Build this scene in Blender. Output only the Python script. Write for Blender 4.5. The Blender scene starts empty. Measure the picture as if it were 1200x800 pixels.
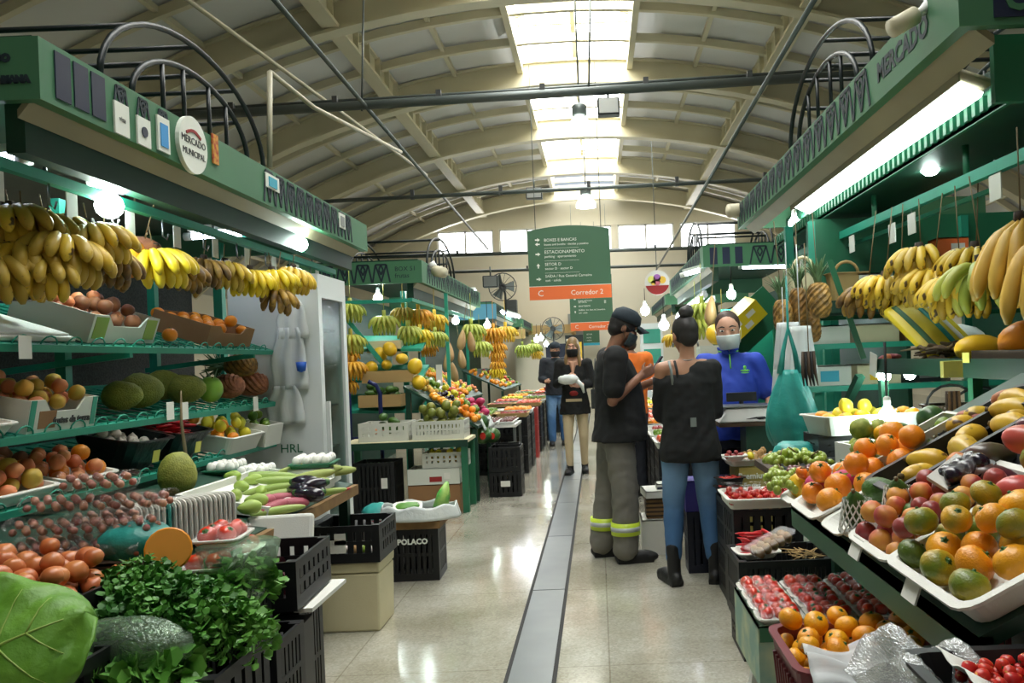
import bpy, bmesh, math, random
import numpy as np
from mathutils import Vector, Matrix, Euler, noise as mnoise
rnd = random.Random(11)
S = bpy.context.scene
COL = S.collection
PI = math.pi
# ---------------------------------------------------------------- camera model (also used to place things)
FPX, CX, CY, ROLL, EYE = 950.0, 700.0, 420.0, 0.04, 1.42
CA, SA = math.cos(ROLL), math.sin(ROLL)
def ray(px, py):
    dx, dy = px - CX, CY - py
    return Vector(((dx * CA + dy * SA) / FPX, 1.0, (-dx * SA + dy * CA) / FPX))
def at(px, py, d):                 # point seen at a pixel, at distance d down the hall
    r = ray(px, py) * d
    return Vector((r.x, d, EYE + r.z))
def atX(px, py, X):
    r = ray(px, py); return at(px, py, X / r.x)
def atZ(px, py, Z):
    r = ray(px, py); return at(px, py, (Z - EYE) / r.z)

# ---------------------------------------------------------------- materials
def lin(c):
    return tuple((v / 255 / 12.92 if v / 255 <= .04045 else ((v / 255 + .055) / 1.055) ** 2.4) for v in c)
MATS = {}
def M(name, c, rough=.55, c2=None, rand=None, scale=8., amt=.5, bump=0., bscale=60., metal=0., spec=.5,
      spots=None, sscale=14., sth=.62, emit=0., trans=0., coat=0., sss=0.):
    """Procedural material: base colour, an object-random second colour, a noise blotch colour, spots and bump."""
    m = bpy.data.materials.new(name); m.use_nodes = True
    n, l = m.node_tree.nodes, m.node_tree.links
    b = n['Principled BSDF']
    b.inputs['Roughness'].default_value = rough
    b.inputs['Metallic'].default_value = metal
    b.inputs['Specular IOR Level'].default_value = spec
    if coat: b.inputs['Coat Weight'].default_value = coat; b.inputs['Coat Roughness'].default_value = .12
    if trans: b.inputs['Transmission Weight'].default_value = trans
    if emit:
        b.inputs['Emission Color'].default_value = (*lin(c), 1); b.inputs['Emission Strength'].default_value = emit
    col = None
    def rgb(cc):
        x = n.new('ShaderNodeRGB'); x.outputs[0].default_value = (*lin(cc), 1); return x.outputs[0]
    def mix(a, bb, f):
        x = n.new('ShaderNodeMix'); x.data_type = 'RGBA'
        l.new(f, x.inputs[0]); l.new(a, x.inputs[6]); l.new(bb, x.inputs[7]); return x.outputs[2]
    col = rgb(c)
    tc = n.new('ShaderNodeTexCoord')
    if rand:
        oi = n.new('ShaderNodeObjectInfo')
        col = mix(col, rgb(rand), oi.outputs['Random'])
    vec = tc.outputs['Object']
    if c2:
        oi2 = n.new('ShaderNodeObjectInfo')
        no = n.new('ShaderNodeTexNoise'); no.inputs['Scale'].default_value = scale; no.inputs['Detail'].default_value = 3
        ad = n.new('ShaderNodeVectorMath'); ad.operation = 'ADD'
        l.new(vec, ad.inputs[0]); l.new(oi2.outputs['Random'], ad.inputs[1]); 
        mu = n.new('ShaderNodeVectorMath'); mu.operation = 'SCALE'; mu.inputs['Scale'].default_value = 1.
        l.new(ad.outputs[0], mu.inputs[0]); l.new(mu.outputs[0], no.inputs['Vector'])
        r = n.new('ShaderNodeMapRange'); r.inputs[1].default_value = .5 - .25 * (1.2 - amt); r.inputs[2].default_value = .5 + .25 * (1.2 - amt)
        r.inputs[3].default_value = 0; r.inputs[4].default_value = min(1, amt * 1.4)
        l.new(no.outputs[0], r.inputs[0]); col = mix(col, rgb(c2), r.outputs[0])
    if spots:
        no = n.new('ShaderNodeTexNoise'); no.inputs['Scale'].default_value = sscale; no.inputs['Detail'].default_value = 2
        l.new(vec, no.inputs['Vector'])
        r = n.new('ShaderNodeMapRange'); r.inputs[1].default_value = sth; r.inputs[2].default_value = sth + .05
        l.new(no.outputs[0], r.inputs[0]); col = mix(col, rgb(spots), r.outputs[0])
    l.new(col, b.inputs['Base Color'])
    if bump:
        no = n.new('ShaderNodeTexNoise'); no.inputs['Scale'].default_value = bscale; no.inputs['Detail'].default_value = 4
        l.new(vec, no.inputs['Vector'])
        bp = n.new('ShaderNodeBump'); bp.inputs['Strength'].default_value = bump; bp.inputs['Distance'].default_value = .01
        l.new(no.outputs[0], bp.inputs['Height']); l.new(bp.outputs[0], b.inputs['Normal'])
    MATS[name] = m
    return m
def emitter(name, c, s):
    m = bpy.data.materials.new(name); m.use_nodes = True
    n, l = m.node_tree.nodes, m.node_tree.links
    n.remove(n['Principled BSDF'])
    e = n.new('ShaderNodeEmission'); e.inputs[0].default_value = (*lin(c), 1); e.inputs[1].default_value = s
    l.new(e.outputs[0], n['Material Output'].inputs[0]); MATS[name] = m
    return m
def film(name, c=(255, 255, 255), fac=.14, rough=.08, tint=(255, 255, 255), diff=0.):
    """Clear or milky plastic: see-through with a glossy sheen and some white."""
    m = bpy.data.materials.new(name); m.use_nodes = True
    n, l = m.node_tree.nodes, m.node_tree.links
    n.remove(n['Principled BSDF'])
    t = n.new('ShaderNodeBsdfTransparent'); t.inputs[0].default_value = (*lin(tint), 1)
    g = n.new('ShaderNodeBsdfGlossy'); g.inputs[0].default_value = (*lin(c), 1); g.inputs['Roughness'].default_value = rough
    mx = n.new('ShaderNodeMixShader'); mx.inputs[0].default_value = fac
    no = n.new('ShaderNodeTexNoise'); no.inputs['Scale'].default_value = 30
    bp = n.new('ShaderNodeBump'); bp.inputs['Strength'].default_value = .6; bp.inputs['Distance'].default_value = .01
    l.new(no.outputs[0], bp.inputs['Height']); l.new(bp.outputs[0], g.inputs['Normal'])
    l.new(t.outputs[0], mx.inputs[1]); l.new(g.outputs[0], mx.inputs[2]); out = mx.outputs[0]
    if diff:
        d = n.new('ShaderNodeBsdfDiffuse'); d.inputs[0].default_value = (*lin(c), 1)
        m2 = n.new('ShaderNodeMixShader'); m2.inputs[0].default_value = diff
        l.new(out, m2.inputs[1]); l.new(d.outputs[0], m2.inputs[2]); out = m2.outputs[0]
    l.new(out, n['Material Output'].inputs[0]); MATS[name] = m
    return m

# ---------------------------------------------------------------- mesh builder
class MB:
    def __init__(s): s.v = []; s.f = []; s.m = []; s.s = []
    def add(s, vs, fs, mi=0, smooth=False, X=None):
        b = len(s.v)
        for p in vs:
            p = Vector(p); s.v.append(tuple(X @ p) if X is not None else tuple(p))
        for f in fs: s.f.append(tuple(b + i for i in f)); s.m.append(mi); s.s.append(smooth)
        return s
    def box(s, x0, x1, y0, y1, z0, z1, mi=0, X=None, taper=0.):
        t = taper
        vs = [(x0 + t, y0 + t, z0), (x1 - t, y0 + t, z0), (x1 - t, y1 - t, z0), (x0 + t, y1 - t, z0), (x0, y0, z1), (x1, y0, z1), (x1, y1, z1), (x0, y1, z1)]
        return s.add(vs, [(3, 2, 1, 0), (4, 5, 6, 7), (0, 1, 5, 4), (1, 2, 6, 5), (2, 3, 7, 6), (3, 0, 4, 7)], mi, False, X)
    def bar(s, p, q, w=.03, h=None, mi=0, up=(0, 0, 1)):
        p, q = Vector(p), Vector(q); h = h or w
        d = (q - p).normalized(); u = Vector(up)
        if abs(d.dot(u)) > .98: u = Vector((1, 0, 0))
        a = d.cross(u).normalized(); c = a.cross(d).normalized()
        vs = []
        for e in (p, q):
            for i, j in ((-1, -1), (1, -1), (1, 1), (-1, 1)): vs.append(e + a * i * w / 2 + c * j * h / 2)
        return s.add(vs, [(3, 2, 1, 0), (4, 5, 6, 7), (0, 1, 5, 4), (1, 2, 6, 5), (2, 3, 7, 6), (3, 0, 4, 7)], mi)
    def tube(s, pts, r, n=8, mi=0, smooth=True, flat=1.0, cap=True, X=None):
        pts = [Vector(p) for p in pts]; k = len(pts)
        rs = r if isinstance(r, (list, tuple)) else [r] * k
        t0 = (pts[1] - pts[0]).normalized()
        u = Vector((0, 0, 1)) if abs(t0.z) < .9 else Vector((0, 1, 0))
        a = t0.cross(u).normalized(); vs = []; fs = []
        for i in range(k):
            t = (pts[min(i + 1, k - 1)] - pts[max(i - 1, 0)])
            t = t.normalized() if t.length > 1e-9 else t0
            a = (a - t * a.dot(t)); a = a.normalized() if a.length > 1e-6 else t.orthogonal().normalized()
            c = t.cross(a)
            for j in range(n):
                w = 2 * PI * j / n
                vs.append(pts[i] + a * math.cos(w) * rs[i] + c * math.sin(w) * rs[i] * flat)
        for i in range(k - 1):
            for j in range(n):
                fs.append((i * n + j, i * n + (j + 1) % n, (i + 1) * n + (j + 1) % n, (i + 1) * n + j))
        if cap: fs += [tuple(reversed(range(n))), tuple((k - 1) * n + j for j in range(n))]
        return s.add(vs, fs, mi, smooth, X)
    def lathe(s, prof, n=14, mi=0, smooth=True, X=None, fn=None, sx=1., sy=1.):
        """prof: [(r,z)...]; the ends close to a point when r == 0."""
        vs = []; fs = []; k = len(prof)
        for i, (r, z) in enumerate(prof):
            for j in range(n):
                w = 2 * PI * j / n
                p = Vector((r * math.cos(w) * sx, r * math.sin(w) * sy, z))
                if fn: p = fn(p, i, j)
                vs.append(p)
        for i in range(k - 1):
            for j in range(n):
                a, b2, c, d = i * n + j, i * n + (j + 1) % n, (i + 1) * n + (j + 1) % n, (i + 1) * n + j
                fs.append((a, b2, c, d))
        fs += [tuple(reversed(range(n))), tuple((k - 1) * n + j for j in range(n))]
        return s.add(vs, fs, mi, smooth, X)
    def ball(s, c, rx, ry=None, rz=None, n=12, k=8, mi=0, X=None, jit=0.):
        ry = rx if ry is None else ry; rz = rx if rz is None else rz; c = Vector(c)
        vs = [c + Vector((0, 0, -rz))]; fs = []
        for i in range(1, k):
            a = -PI / 2 + PI * i / k
            for j in range(n):
                w = 2 * PI * j / n; q = 1 + (rnd.uniform(-jit, jit) if jit else 0)
                vs.append(c + Vector((rx * math.cos(a) * math.cos(w) * q, ry * math.cos(a) * math.sin(w) * q, rz * math.sin(a) * q)))
        vs.append(c + Vector((0, 0, rz))); T = len(vs) - 1
        for j in range(n):
            fs.append((0, 1 + (j + 1) % n, 1 + j)); fs.append((T, 1 + (k - 2) * n + j, 1 + (k - 2) * n + (j + 1) % n))
        for i in range(k - 2):
            for j in range(n):
                a = 1 + i * n; fs.append((a + j, a + (j + 1) % n, a + n + (j + 1) % n, a + n + j))
        return s.add(vs, fs, mi, True, X)
    def prism(s, poly, t, X, mi=0):
        """poly: 2-D outline in local x,y; thickness t along local z; X places it."""
        k = len(poly)
        vs = [(x, y, 0) for x, y in poly] + [(x, y, t) for x, y in poly]
        fs = [tuple(reversed(range(k))), tuple(range(k, 2 * k))] + [(i, (i + 1) % k, k + (i + 1) % k, k + i) for i in range(k)]
        return s.add(vs, fs, mi, False, X)
    def sheet(s, fn, nu, nv, t=.004, mi=0, smooth=True, X=None):
        """A thin solid sheet over fn(u,v) -> point, u,v in 0..1."""
        P = [[Vector(fn(i / nu, j / nv)) for j in range(nv + 1)] for i in range(nu + 1)]
        top = []; bot = []
        for i in range(nu + 1):
            for j in range(nv + 1):
                du = P[min(i + 1, nu)][j] - P[max(i - 1, 0)][j]; dv = P[i][min(j + 1, nv)] - P[i][max(j - 1, 0)]
                nn = du.cross(dv); nn = nn.normalized() if nn.length > 1e-12 else Vector((0, 0, 1))
                top.append(P[i][j] + nn * t / 2); bot.append(P[i][j] - nn * t / 2)
        K = len(top); w = nv + 1; fs = []
        for i in range(nu):
            for j in range(nv):
                a = i * w + j; fs.append((a, a + w, a + w + 1, a + 1)); fs.append((K + a, K + a + 1, K + a + w + 1, K + a + w))
        for i in range(nu):
            a = i * w; fs.append((a, K + a, K + a + w, a + w)); a = i * w + nv; fs.append((a, a + w, K + a + w, K + a))
        for j in range(nv):
            a = j; fs.append((a, a + 1, K + a + 1, K + a)); a = nu * w + j; fs.append((a, K + a, K + a + 1, a + 1))
        return s.add(top + bot, fs, mi, smooth, X)
    def shift(s, d):
        d = Vector(d); s.v = [tuple(Vector(p) + d) for p in s.v]; return s
    def base(s):
        a = np.array(s.v); lo, hi = a.min(0), a.max(0)
        return Vector(((lo[0] + hi[0]) / 2, (lo[1] + hi[1]) / 2, lo[2]))
    def mesh(s, name, mats, bev=0.):
        me = bpy.data.meshes.new(name); me.from_pydata(s.v, [], s.f)
        mats = mats if isinstance(mats, (list, tuple)) else [mats]
        for m in mats: me.materials.append(MATS[m] if isinstance(m, str) else m)
        me.polygons.foreach_set('material_index', s.m); me.polygons.foreach_set('use_smooth', s.s)
        if bev:
            bm = bmesh.new(); bm.from_mesh(me)
            es = [e for e in bm.edges if len(e.link_faces) == 2 and e.calc_face_angle(0) > .6]
            bmesh.ops.bevel(bm, geom=es, offset=bev, segments=2, affect='EDGES', profile=.5, clamp_overlap=True)
            bm.to_mesh(me); bm.free()
        me.update(); return me

def tag(o, label=None, cat=None, group=None, kind=None):
    if label: o['label'] = label
    if cat: o['category'] = cat
    if group: o['group'] = group
    if kind: o['kind'] = kind
    return o
def link(name, me, parent=None, loc=None, rot=None):
    o = bpy.data.objects.new(name, me); COL.objects.link(o)
    if parent is not None: o.parent = parent
    if loc is not None: o.location = loc
    if rot is not None: o.rotation_euler = rot
    return o
def thing(name, label, cat, loc=(0, 0, 0), rz=0., group=None, rot=None):
    o = bpy.data.objects.new(name, None); COL.objects.link(o)
    o.empty_display_size = .1; o.location = loc; o.rotation_euler = rot or (0, 0, rz)
    return tag(o, label, cat, group)
def part(mb, name, mat, parent, bev=0., loc=None, rot=None, label=None):
    o = link(name, mb.mesh(name, mat, bev), parent, loc, rot)
    if label: o['label'] = label
    return o
def wpart(mb, name, mat, parent, bev=0., label=None):
    """Part given in world coordinates, under an unrotated thing."""
    mb.shift(-Vector(parent.location)); return part(mb, name, mat, parent, bev, label=label)
def solo(mb, name, mat, label, cat, group=None, loc=None, rz=0., bev=0., kind=None, rot=None):
    """A thing that is one mesh. Without loc the mesh is in world coordinates and gets its origin at its base."""
    if loc is None:
        b = mb.base(); mb.shift(-b); loc = b
    o = link(name, mb.mesh(name, mat, bev), None, loc, rot or (0, 0, rz))
    return tag(o, label, cat, group, kind)
def struct(mb, name, mat, bev=0., parent=None):
    o = link(name, mb.mesh(name, mat, bev), parent)
    if parent is None: o['kind'] = 'structure'
    return o
def dup(root, loc=None, rot=None, scale=None, label=None, group=None):
    r = root.copy(); COL.objects.link(r)
    if loc is not None: r.location = loc
    if rot is not None: r.rotation_euler = rot
    if scale is not None: r.scale = (scale,) * 3 if isinstance(scale, (int, float)) else scale
    if label: r['label'] = label
    if group: r['group'] = group
    def rec(src, dst):
        for ch in KIDS(src):
            c = ch.copy(); COL.objects.link(c); c.parent = dst; rec(ch, c)
    rec(root, r); return r
def KIDS(o): return list(o.children)
_fc = bpy.data.curves.new('lettering', 'FONT')
_fo = bpy.data.objects.new('lettering_source', _fc)
def text_mb(txt, size, X, mi=0, align='LEFT', t=.002, bold=0., mb=None):
    """Lettering as thin solid mesh; local x along the line, local y up, X places it."""
    _fc.body = txt; _fc.size = size; _fc.align_x = align; _fc.extrude = t; _fc.offset = bold; _fc.resolution_u = 2
    me = bpy.data.meshes.new_from_object(_fo)
    mb = mb or MB(); mb.add([v.co.copy() for v in me.vertices], [tuple(p.vertices) for p in me.polygons], mi, False, X)
    bpy.data.meshes.remove(me); return mb
def frame(o, ex, ey):
    """Matrix with local x along ex, local y along ey, origin o."""
    ex, ey = Vector(ex).normalized(), Vector(ey).normalized(); ez = ex.cross(ey)
    m = Matrix.Identity(4)
    for i in range(3): m[i][0], m[i][1], m[i][2], m[i][3] = ex[i], ey[i], ez[i], o[i]
    return m
def strip(mb, p, q, w, X, t=.004, mi=0):
    """A flat raised strip between 2-D points in the plane of X."""
    p, q = Vector(p), Vector(q); d = (q - p).normalized(); n = Vector((-d.y, d.x)) * w / 2
    mb.prism([tuple(p - n), tuple(q - n), tuple(q + n), tuple(p + n)], t, X, mi)

# ---------------------------------------------------------------- palette
GREEN = M('stall_green', (36, 110, 78), .45, c2=(28, 92, 66), scale=3, amt=.4)
M('fascia_green', (70, 122, 88), .55, c2=(58, 106, 76), scale=2, amt=.35)
M('dark_green', (14, 62, 44), .5, c2=(10, 48, 36), scale=4)
M('teal', (44, 158, 132), .45, c2=(34, 132, 110), scale=5, amt=.4)
M('pattern_dark', (22, 40, 50), .6)
M('panel_navy', (24, 34, 62), .5)
M('black_metal', (24, 34, 36), .45)
M('cream_metal', (214, 207, 180), .5, c2=(198, 190, 160), scale=1.2, amt=.4)
M('cream_wall', (222, 216, 196), .85, c2=(208, 202, 184), scale=.6, amt=.4)
M('soffit_tan', (158, 150, 122), .6, c2=(140, 132, 106), scale=2)
M('roof_sheet', (222, 222, 218), .6, c2=(208, 208, 204), scale=.7, amt=.4)
M('pipe_grey', (92, 100, 98), .4, metal=.3)
M('pipe_pale', (176, 172, 150), .45)
M('white_plastic', (226, 228, 224), .5)
M('styro', (226, 226, 218), .8, bump=.15, bscale=200)
M('styro_beige', (216, 208, 172), .8, c2=(204, 194, 156), scale=4, amt=.4, bump=.12, bscale=200)
M('tray_white', (220, 220, 214), .6, c2=(196, 194, 182), scale=9, amt=.35)
M('paper', (224, 224, 216), .8)
M('paper_yellow', (226, 222, 110), .8)
M('card', (150, 112, 74), .8, c2=(132, 96, 62), scale=5, amt=.4)
M('card_light', (188, 158, 104), .8, c2=(172, 142, 92), scale=5, amt=.4)
M('card_white', (214, 218, 208), .7, c2=(196, 202, 192), scale=4, amt=.3)
M('card_green', (150, 176, 84), .7)
M('card_olive', (172, 156, 82), .75, c2=(150, 136, 66), scale=6)
M('ink', (34, 40, 40), .7)
M('ink_red', (150, 36, 34), .7)
M('crate_black', (22, 23, 25), .45, spec=.4)
M('crate_dark', (16, 26, 28), .5)
M('crate_navy', (24, 28, 46), .5)
M('crate_maroon', (112, 34, 44), .45)
M('crate_red', (150, 44, 40), .5)
M('crate_white', (206, 208, 198), .5)
M('wood', (150, 116, 72), .7, c2=(112, 82, 48), scale=9, amt=.5)
M('wood_dark', (74, 56, 40), .7, c2=(54, 40, 28), scale=9)
M('steel', (150, 154, 154), .3, metal=.8)
M('chrome', (190, 192, 192), .18, metal=1.)
M('dark_grey', (58, 60, 60), .6, c2=(46, 48, 48), scale=5)
M('twine', (120, 104, 76), .8)
M('blue_paint', (28, 38, 92), .4)
M('blue_plastic', (30, 90, 190), .5)
M('cloth_white', (222, 226, 226), .85, c2=(196, 204, 204), scale=6, amt=.4)
M('fridge_white', (222, 228, 226), .35)
M('rubber', (18, 18, 18), .7)
M('orange_sign', (232, 112, 56), .6)
M('sign_green', (68, 106, 80), .6)
M('sign_white', (232, 236, 226), .6)
M('sign_cyan', (60, 170, 196), .6)
M('sign_blue', (60, 150, 214), .6)
M('bag_teal', (54, 160, 150), .4, c2=(34, 130, 124), scale=9, amt=.5, bump=.5, bscale=25)
M('bag_white', (220, 224, 220), .45, c2=(196, 204, 204), scale=9, amt=.4, bump=.5, bscale=25)
M('bag_green', (60, 176, 70), .4, c2=(190, 220, 120), scale=16, amt=.6)
M('bag_yellow', (226, 204, 40), .45)
M('black_bag', (14, 14, 16), .35, bump=.6, bscale=22)
emitter('daylight', (252, 253, 250), 12.)
emitter('window_light', (250, 252, 255), 6.)
emitter('bulb_light', (232, 255, 246), 110.)
emitter('bulb_far', (236, 255, 248), 110.)
emitter('tube_light', (228, 236, 255), 26.)
emitter('panel_light', (240, 252, 248), 9.)
emitter('bay_light', (250, 255, 246), 14.)
film('clear_film', fac=.08, rough=.05)
film('sparkle_film', (240, 244, 244), .3, .12, diff=.16)
film('milky_film', (235, 240, 240), .12, .2, diff=.45)
film('glass_door', fac=.10, rough=.02, tint=(214, 226, 222))
film('teal_film', (60, 190, 176), .1, .2, tint=(150, 214, 206), diff=.55)
film('green_bag_film', (206, 232, 206), .2, .12, tint=(226, 242, 226), diff=.10)
# ================================================================ THE HALL
X0, RC, ZC = -0.2, 14.5, 6.95
YB, YF = 26.3, -5.0
def zroof(x): return ZC - (RC - math.sqrt(RC * RC - (x - X0) ** 2))
# floor: glossy terrazzo
def floor_material():
    m = M('terrazzo', (176, 168, 146), .2, coat=.6)
    n, l = m.node_tree.nodes, m.node_tree.links; b = n['Principled BSDF']
    tc = n.new('ShaderNodeTexCoord')
    vo = n.new('ShaderNodeTexVoronoi'); vo.inputs['Scale'].default_value = 90
    l.new(tc.outputs['Object'], vo.inputs['Vector'])
    no = n.new('ShaderNodeTexNoise'); no.inputs['Scale'].default_value = 1.6; no.inputs['Detail'].default_value = 5
    l.new(tc.outputs['Object'], no.inputs['Vector'])
    r1 = n.new('ShaderNodeValToRGB'); r1.color_ramp.elements[0].color = (*lin((174, 170, 156)), 1); r1.color_ramp.elements[1].color = (*lin((202, 199, 186)), 1)
    l.new(vo.outputs['Color'], r1.inputs[0])
    r2 = n.new('ShaderNodeValToRGB'); r2.color_ramp.elements[0].position = .35; r2.color_ramp.elements[0].color = (*lin((205, 202, 190)), 1)
    r2.color_ramp.elements[1].position = .7; r2.color_ramp.elements[1].color = (1, 1, 1, 1)
    l.new(no.outputs[0], r2.inputs[0])
    mx = n.new('ShaderNodeMix'); mx.data_type = 'RGBA'; mx.blend_type = 'MULTIPLY'; mx.inputs[0].default_value = 1
    l.new(r1.outputs[0], mx.inputs[6]); l.new(r2.outputs[0], mx.inputs[7])
    # thin dark joints every 1.2 m
    br = n.new('ShaderNodeTexBrick'); br.offset = 0; br.inputs['Scale'].default_value = 1
    br.inputs['Brick Width'].default_value = 1.25; br.inputs['Row Height'].default_value = 1.25; br.inputs['Mortar Size'].default_value = .004
    br.inputs['Color1'].default_value = br.inputs['Color2'].default_value = (1, 1, 1, 1); br.inputs['Mortar'].default_value = (.72, .7, .66, 1)
    l.new(tc.outputs['Object'], br.inputs['Vector'])
    m3 = n.new('ShaderNodeMix'); m3.data_type = 'RGBA'; m3.blend_type = 'MULTIPLY'; m3.inputs[0].default_value = 1
    l.new(mx.outputs[2], m3.inputs[6]); l.new(br.outputs[0], m3.inputs[7]); l.new(m3.outputs[2], b.inputs['Base Color'])
    rr = n.new('ShaderNodeMapRange'); rr.inputs[3].default_value = .09; rr.inputs[4].default_value = .22
    l.new(no.outputs[0], rr.inputs[0]); l.new(rr.outputs[0], b.inputs['Roughness'])
    return m
floor_material()
struct(MB().box(-10.5, 10.5, YF, YB + .3, -.12, 0), 'floor', 'terrazzo')
# drain channel with long steel lids let into the floor
a0, a1 = atZ(600, 775, 0), atZ(652, 775, 0)
cx0, cx1 = a0.x, a1.x
mb = MB().box(cx0 - .012, cx1 + .012, .5, 24, -.02, .002)
struct(mb, 'floor_channel', 'rubber')
M('lid_steel', (140, 146, 146), .32, c2=(112, 118, 120), scale=2, amt=.5, metal=.35)
yy = .6; seam = atZ(640, 692, 0).y
edges = [seam + 1.52 * k for k in range(-3, 13)]
mb = MB()
for a, b in zip(edges[:-1], edges[1:]):
    if b > .8: mb.box(cx0 + .008, cx1 - .008, max(a, .6) + .006, b - .006, 0, .006)
struct(mb, 'floor_channel_lid', 'lid_steel')
# roof: two curved sheets with the skylight strip between them
SK = 1.0
def roof_sheet(xa, xb):
    mb = MB(); n = 16
    mb.sheet(lambda u, v: (xa + (xb - xa) * u, YF + (YB - YF + .2) * v, zroof(xa + (xb - xa) * u) + .03), n, 1, .06)
    return mb
struct(roof_sheet(X0 - 9.6, X0 - SK), 'ceiling', 'roof_sheet')
struct(roof_sheet(X0 + SK, X0 + 9.6), 'ceiling', 'roof_sheet')
beams_y = [.5, 4.1, 7.7, 11.3, 14.9, 18.5, 22.1, 25.7]
def arch(y, w, d, z_off=0., n=26, half=9.5):
    mb = MB(); L = []
    for k in range(n + 1):
        x = X0 - half + 2 * half * k / n; z = zroof(x) + z_off
        L.append((x, z))
    vs = []; fs = []
    for x, z in L: vs += [(x, y - w / 2, z - d), (x, y + w / 2, z - d), (x, y + w / 2, z), (x, y - w / 2, z)]
    for k in range(n):
        a = 4 * k
        for i in range(4): fs.append((a + i, a + (i + 1) % 4, a + 4 + (i + 1) % 4, a + 4 + i))
    fs += [(3, 2, 1, 0), tuple(4 * n + i for i in range(4))]
    mb.add(vs, [tuple(reversed(f)) for f in fs]); return mb
for y in beams_y:
    mb = arch(y, .05, .46)
    mb2 = arch(y, .24, .05, -.44); mb.add(mb2.v, mb2.f)
    mb2 = arch(y, .18, .04, -.02); mb.add(mb2.v, mb2.f)
    struct(mb, 'ceiling_beam', 'cream_metal')
# longitudinal girders with stiffeners
for gx in (-6.9, -3.3, 3.3, 6.9):
    x = X0 + gx; zb = zroof(x)
    mb = MB().box(x - .02, x + .02, YF, YB, zb - .40, zb - .02)
    mb.box(x - .12, x + .12, YF, YB, zb - .44, zb - .39)
    mb.box(x - .08, x + .08, YF, YB, zb - .06, zb - .02)
    y = YF + .4
    while y < YB:
        mb.box(x - .1, x + .1, y, y + .03, zb - .4, zb - .03); y += .6
    struct(mb, 'ceiling_girder', 'cream_metal')
for k, y in enumerate(beams_y[:-1]):
    for q in (1, 2):
        mb = arch(y + 1.2 * q, .09, .13, -.03)
        struct(mb, 'ceiling_purlin', 'cream_metal')
for gx in (-8.3, -5.1, -2.2, 2.2, 5.1, 8.3):
    x = X0 + gx; z = zroof(x)
    struct(MB().box(x - .035, x + .035, YF, YB, z - .10, z - .02), 'ceiling_batten', 'cream_metal')
# skylight: raised curbs, pane, braces
for s in (-1, 1):
    x = X0 + s * SK
    struct(MB().box(x - .05, x + .05, YF, YB, zroof(x) - .22, zroof(x) + .40), 'ceiling_curb', 'cream_metal')
for k in range(len(beams_y) - 1):
    ya, yb = beams_y[k], beams_y[k + 1]
    mb = MB().sheet(lambda u, v: (X0 - SK + 2 * SK * u, ya + (yb - ya) * v, ZC + .36 + .10 * (1 - (2 * u - 1) ** 2)), 6, 1, .02)
    struct(mb, 'window_skylight', 'daylight')
    mb = MB(); zc = ZC + .26
    mb.tube([(X0 - SK, ya + 2.4, zc), (X0, ya + 1.6, zc)], .022, 6).tube([(X0 + SK, ya + 2.4, zc), (X0, ya + 1.6, zc)], .022, 6)
    mb.box(X0 - .04, X0 + .04, ya, yb, zc - .02, zc + .03)
    for q in (.9, 2.7): mb.box(X0 - SK, X0 + SK, ya + q - .03, ya + q + .03, zc, zc + .06)
    struct(mb, 'ceiling_brace', 'cream_metal')
# walls
struct(MB().box(X0 - 9.7, X0 - 9.5, YF, YB, 0, 4.2), 'wall_left', 'cream_wall')
struct(MB().box(X0 + 9.5, X0 + 9.7, YF, YB, 0, 4.2), 'wall_right', 'cream_wall')
struct(MB().box(X0 - 9.7, X0 + 9.7, YF - .2, YF, 0, 7.2), 'wall_front', 'cream_wall')
zs, zt = at(757, 293, YB).z, at(757, 262, YB).z
spans = [(at(a, 280, YB).x, at(b, 280, YB).x) for a, b in ((512, 578), (585, 651), (658, 717), (724, 790), (797, 863))]
mb = MB().box(X0 - 9.7, X0 + 9.7, YB, YB + .2, 0, zs)
top = [(x, zroof(x) + .05) for x in [X0 - 9.6 + 19.2 * k / 24 for k in range(25)]]
prev = X0 - 9.7
for a, b in spans + [(X0 + 9.7, None)]:
    mb.box(prev, a, YB, YB + .2, zs, zt)
    prev = b
struct(mb, 'wall_back', 'cream_wall')
poly = [(X0 - 9.6, min(zt, 3.3))] + [(X0 - 9.6, 3.4)] + top + [(X0 + 9.6, 3.3)]
# gable above the windows
vs = []; n = len(top)
gm = MB()
for (x, z), (x2, z2) in zip(top[:-1], top[1:]):
    if max(z, z2) > zt:
        gm.add([(x, YB, zt), (x2, YB, zt), (x2, YB, max(z2, zt)), (x, YB, max(z, zt)), (x, YB + .2, zt), (x2, YB + .2, zt), (x2, YB + .2, max(z2, zt)), (x, YB + .2, max(z, zt))],
               [(0, 1, 2, 3), (7, 6, 5, 4), (4, 5, 1, 0), (3, 2, 6, 7)])
struct(gm, 'wall_back_gable', 'cream_wall')
for i, (a, b) in enumerate(spans):
    w = struct(MB().box(a, b, YB + .10, YB + .12, zs, zt), 'window_%d' % (i + 1), 'window_light')
    fr = MB(); m_ = (a + b) / 2
    for x in (a + .02, m_, b - .02): fr.box(x - .03, x + .03, YB + .04, YB + .09, zs, zt)
    for z in (zs + .02, zt - .02): fr.box(a, b, YB + .04, YB + .09, z - .03, z + .03)
    struct(fr, 'window_frame', 'white_plastic', parent=w)
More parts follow.
